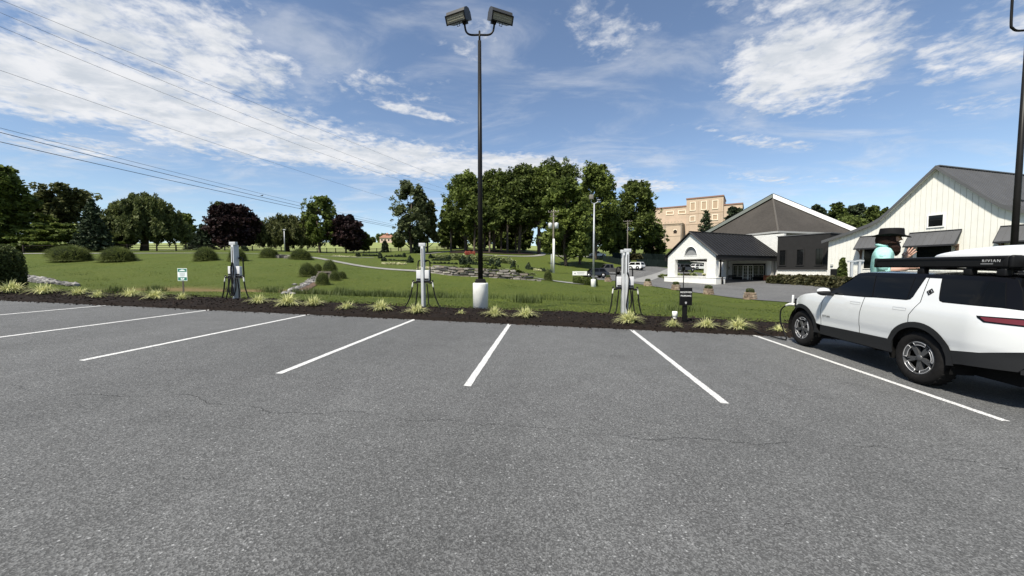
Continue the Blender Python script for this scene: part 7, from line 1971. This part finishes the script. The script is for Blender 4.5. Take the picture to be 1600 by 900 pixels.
# ------------------------------------------------------------------ giant bearded statue in a wide black hat
SY_ = 17.0; sc_x = .0206; sc_z = .0294
sb = on(1390, SY_); SZ = Zf(sb.x, sb.y)
ST_M = Matrix.Translation((sb.x, sb.y, 0)) @ Matrix.Rotation(math.atan2(-.714, .70), 4, 'Z')
statue = thing('giant_statue', 'giant statue of a bearded man in black hat and turquoise shirt beyond the white car', 'statue', ST_M)
def sx(px): return (px - 1390) * sc_x
def sz(py): return 1.7 + (422 - py) * sc_z
M_SHIRT = simple('turquoise_shirt', (.33, .60, .56), .85, noise=.22, nscale=3, bump=1.0, bscale=4)
M_SKIN = simple('statue_skin', (.42, .25, .19), .7, noise=.12, nscale=8)
M_HAIR = simple('statue_hair', (.035, .017, .012), .75, noise=.5, nscale=9, bump=1.0, bscale=14)
M_HAT = simple('black_felt', (.010, .010, .011), .75, noise=.2, nscale=6)
M_TROU = simple('dark_trousers', (.018, .018, .022), .85)
# body: one continuous mesh grown round a skeleton
def skin_mesh(nm, joints, bones, mat, parent, sub=2):
    bm = bmesh.new(); sl = bm.verts.layers.skin.verify()
    vs = []
    for i, (p, r) in enumerate(joints):
        v = bm.verts.new(p); v[sl].radius = (r, r) if not isinstance(r, tuple) else r; v[sl].use_root = (i == 0); vs.append(v)
    for a, b_ in bones: bm.edges.new((vs[a], vs[b_]))
    me = bpy.data.meshes.new(nm); bm.to_mesh(me); bm.free()
    o = bpy.data.objects.new(nm, me); COL.objects.link(o)
    m = o.modifiers.new('skin', 'SKIN'); m.branch_smoothing = .5
    m2 = o.modifiers.new('sub', 'SUBSURF'); m2.levels = sub; m2.render_levels = sub
    dg = bpy.context.evaluated_depsgraph_get()
    me2 = bpy.data.meshes.new_from_object(o.evaluated_get(dg)); bpy.data.objects.remove(o)
    me2.materials.clear(); me2.materials.append(mat); me2.polygons.foreach_set('use_smooth', [True] * len(me2.polygons))
    return obj(nm, me2, parent)
gz = SZ - .03
hip = sz(446)
J = [((sx(1379), 0, sz(440)), .33), ((sx(1379), 0, sz(418)), .34), ((sx(1379), 0, sz(400)), .33), ((sx(1381), 0, sz(386)), .24), ((sx(1386), 0, sz(379)), .25), ((sx(1389), 0, sz(372)), .33), ((sx(1389), 0, sz(366)), .30),
     ((sx(1379), -.62, sz(397)), .20), ((sx(1383), -.78, sz(423)), .16), ((sx(1404), -.70, sz(421)), .15), ((sx(1420), -.60, sz(418.5)), .11),
     ((sx(1379), .62, sz(397)), .20), ((sx(1394), .74, sz(424)), .16), ((sx(1407), .70, sz(413)), .14), ((sx(1414), .66, sz(404)), .11),
     ((sx(1378), -.30, hip), .36), ((sx(1380), -.34, (hip + gz) / 2), .28), ((sx(1379), -.36, gz + .15), .20), ((sx(1393), -.40, gz + .10), .13),
     ((sx(1378), .30, hip), .36), ((sx(1380), .34, (hip + gz) / 2), .28), ((sx(1379), .36, gz + .15), .20), ((sx(1393), .40, gz + .10), .13)]
BN = [(0, 1), (1, 2), (2, 3), (3, 4), (4, 5), (5, 6), (2, 7), (7, 8), (8, 9), (9, 10), (2, 11), (11, 12), (12, 13), (13, 14), (0, 15), (15, 16), (16, 17), (17, 18), (0, 19), (19, 20), (20, 21), (21, 22)]
skin_mesh('body', J, BN, M_SKIN, statue)
mb = MB()
rings = [(383.5, 1379.5, .20, .25), (387, 1380, .25, .34), (390, 1379.8, .30, .62), (394, 1379.4, .34, .84), (400, 1379, .37, .90), (408, 1378.6, .385, .82), (418, 1378.5, .39, .72), (430, 1378.5, .38, .66), (446, 1379, .37, .64)]
def shirt(u, v):
    k = u * (len(rings) - 1); i = min(int(k), len(rings) - 2); f_ = k - i
    a, b_ = rings[i], rings[i + 1]; q = [a[j] + (b_[j] - a[j]) * f_ for j in range(4)]
    t = 2 * math.pi * v; wob = 1 + .012 * math.sin(9 * t + 7 * u) + .014 * math.sin(23 * u + 3 * t)
    return (sx(q[1]) + q[2] * math.cos(t) * wob, q[3] * math.sin(t) * wob, sz(q[0]))
mb.grid(shirt, 30, 36)
for s in (-1, 1):
    e = J[8] if s < 0 else J[12]
    p0 = Vector((sx(1379), s * .58, sz(394))); p1 = Vector(e[0])
    mb.tube([p0, p0.lerp(p1, .35), p0.lerp(p1, .75), p1 + (p1 - p0) * .02], [.25, .25, .23, .22], 18)
    if s < 0: mb.tube([p1, p1 + Vector((.16, .02, .03))], [.215, .19], 18)
# collar
mb.tube([(sx(1379.5) + .23 * math.cos(t), .27 * math.sin(t), sz(384) - .05 * math.cos(t)) for t in np.linspace(.5, 2 * math.pi - .5, 18)], .075, 8)
for s in (-1, 1): mb.add([(sx(1388), s * .10, sz(386)), (sx(1390), s * .34, sz(390)), (sx(1398), s * .30, sz(400)), (sx(1394), s * .05, sz(393))], [(0, 1, 2, 3)])
mb.build('shirt', M_SHIRT, statue)
mb = MB(); mb.lathe([(.60, sz(446)), (.58, sz(440)), (.1, sz(438))], 20, Matrix.Translation((sx(1379), 0, 0)))
for s in (-1, 1): mb.tube([(sx(1378), s * .30, hip + .1), (sx(1380), s * .34, (hip + gz) / 2), (sx(1379), s * .36, gz + .22)], [.42, .33, .28], 16)
mb.build('trousers', M_TROU, statue)
# face
mb = MB()
mb.ball((sx(1397.5), 0, sz(373)), (.16, .27, .24), None, 0, 3)
mb.add([(sx(1403.5), -.055, sz(370)), (sx(1403.5), .055, sz(370)), (sx(1403.5), .085, sz(376.5)), (sx(1403.5), -.085, sz(376.5)), (sx(1409), 0, sz(376)), (sx(1406), 0, sz(370.5))], [(0, 3, 4, 5), (1, 5, 4, 2), (3, 2, 4), (0, 5, 1)], None, 0, True)
for s in (-1, 1): mb.ball((sx(1388.5), s * .33, sz(374)), (.06, .03, .10), None, 0, 2)
mb.tube([(sx(1403), -.10, sz(380)), (sx(1405), 0, sz(379.4)), (sx(1403), .10, sz(380))], .03, 6)
mb.build('face', M_SKIN, statue)
mb = MB()
for s in (-1, 1): mb.ball((sx(1404), s * .115, sz(371.6)), (.025, .045, .03), None, 0, 2)
mb.build('eyes', simple('statue_eye', (.03, .02, .02), .4), statue)
mb = MB()
def hairf(u, v):
    t = math.pi * (.30 + 1.40 * v); q = u
    r = .40 + .05 * math.sin(math.pi * q) + .010 * math.sin(34 * t)
    return (sx(1386) + r * math.cos(t) * .95, r * math.sin(t) * .92, sz(367) + (sz(382.5) - sz(367)) * q)
mb.grid(hairf, 12, 60)
mb.grid(lambda u, v: (sx(1386) + (1 - u) * .40 * math.cos(math.pi * (.30 + 1.40 * v)) * .95, (1 - u) * .40 * math.sin(math.pi * (.30 + 1.4 * v)) * .92, sz(382.5) + .02 * u), 4, 40)
mb.build('hair', M_HAIR, statue)
mb = MB()
def beard(u, v):
    t = math.pi * (2 * v - 1) * .62; z = sz(375.5) + (sz(400.5) - sz(375.5)) * u
    cx = float(np.interp(u, [0, .3, .6, 1], [1390, 1391, 1394, 1399])); rr_ = float(np.interp(u, [0, .2, .45, .75, .93, 1], [.22, .33, .34, .25, .11, .01]))
    return (sx(cx) + rr_ * math.cos(t) * .85, rr_ * math.sin(t) * (1.0 if u > .2 else 1.35) + .012 * math.sin(40 * v), z)
mb.grid(beard, 20, 30); mb.ball((sx(1393.5), 0, sz(385)), (.19, .30, .24), None, 0, 2); mb.build('beard', M_HAIR, statue)
mb = MB()
Mh = Matrix.Translation((sx(1390.5), 0, sz(369.2))) @ Matrix.Rotation(.045, 4, 'Y')
def brim(u, v):
    t = 2 * math.pi * v; r = .40 + .24 * u; return (r * math.cos(t), r * .98 * math.sin(t), .0 + .10 * u * u * math.sin(t) ** 2 - (.05 * u * u * max(0, math.cos(t))))
mb.grid(brim, 6, 40, Mh); mb.grid(lambda u, v: tuple(np.array(brim(u, v)) + np.array([0, 0, -.03])), 6, 40, Mh)
mb.grid(lambda u, v: tuple(np.array(brim(1, v)) + np.array([0, 0, -.03 * u])), 1, 40, Mh)
mb.lathe([(.44, -.02), (.43, .05), (.405, .30), (.385, .345), (.33, .352), (.18, .32), (0, .31)], 36, Mh)
mb.build('hat', M_HAT, statue)
mb = MB(); mb.lathe([(.442, .0), (.436, .09), (.42, .09)], 36, Mh); mb.build('hat_band', simple('hat_band', (.016, .013, .012), .5), statue)
# hands with separate fingers
def hand(nm, W, d, up, sgn, curl, k=1.0, fl=1.15):
    """W wrist, d finger direction, up palm normal"""
    W = Vector(W); d = Vector(d).normalized(); up = Vector(up).normalized(); side = d.cross(up).normalized() * sgn
    mb = MB(); o = W.copy(); W = Vector((0, 0, 0))
    mb.tube([W - d * .02, W + d * .06, W + d * .14, W + d * .22], [.095, .105, .12, .115], 12, None)
    for i, (o_, ln) in enumerate(((-.10, .19), (-.035, .225), (.035, .21), (.10, .165))):
        b0 = W + d * .19 + side * o_; ln *= fl; d_ = (d + side * o_ * 1.6).normalized(); b1 = b0 + d_ * ln * .42 - up * curl * .02; b2 = b1 + d_ * ln * .33 - up * curl * .05; b3 = b2 + d_ * ln * .27 - up * curl * .08
        mb.tube([b0, b1, b2, b3, b3 + (b3 - b2).normalized() * .008], [.033, .032, .028, .022, .008], 8)
    t0 = W + d * .06 - side * .09; t1 = t0 - side * .09 + d * .07 - up * .02; t2 = t1 + d * .12 - up * .03 - side * .01
    mb.tube([t0, t1, t2, t2 + d * .01], [.045, .038, .028, .008], 8)
    return mb.build(nm, M_SKIN, statue, Matrix.Translation(o) @ Matrix.Scale(k, 4))
hand('hand', J[10][0], (1, .1, .10), (0, -.2, 1), 1, .7)
hand('hand', J[14][0], (.55, -.05, 1), (-.25, -1, .2), 1, .3, 1.0, 1.55)
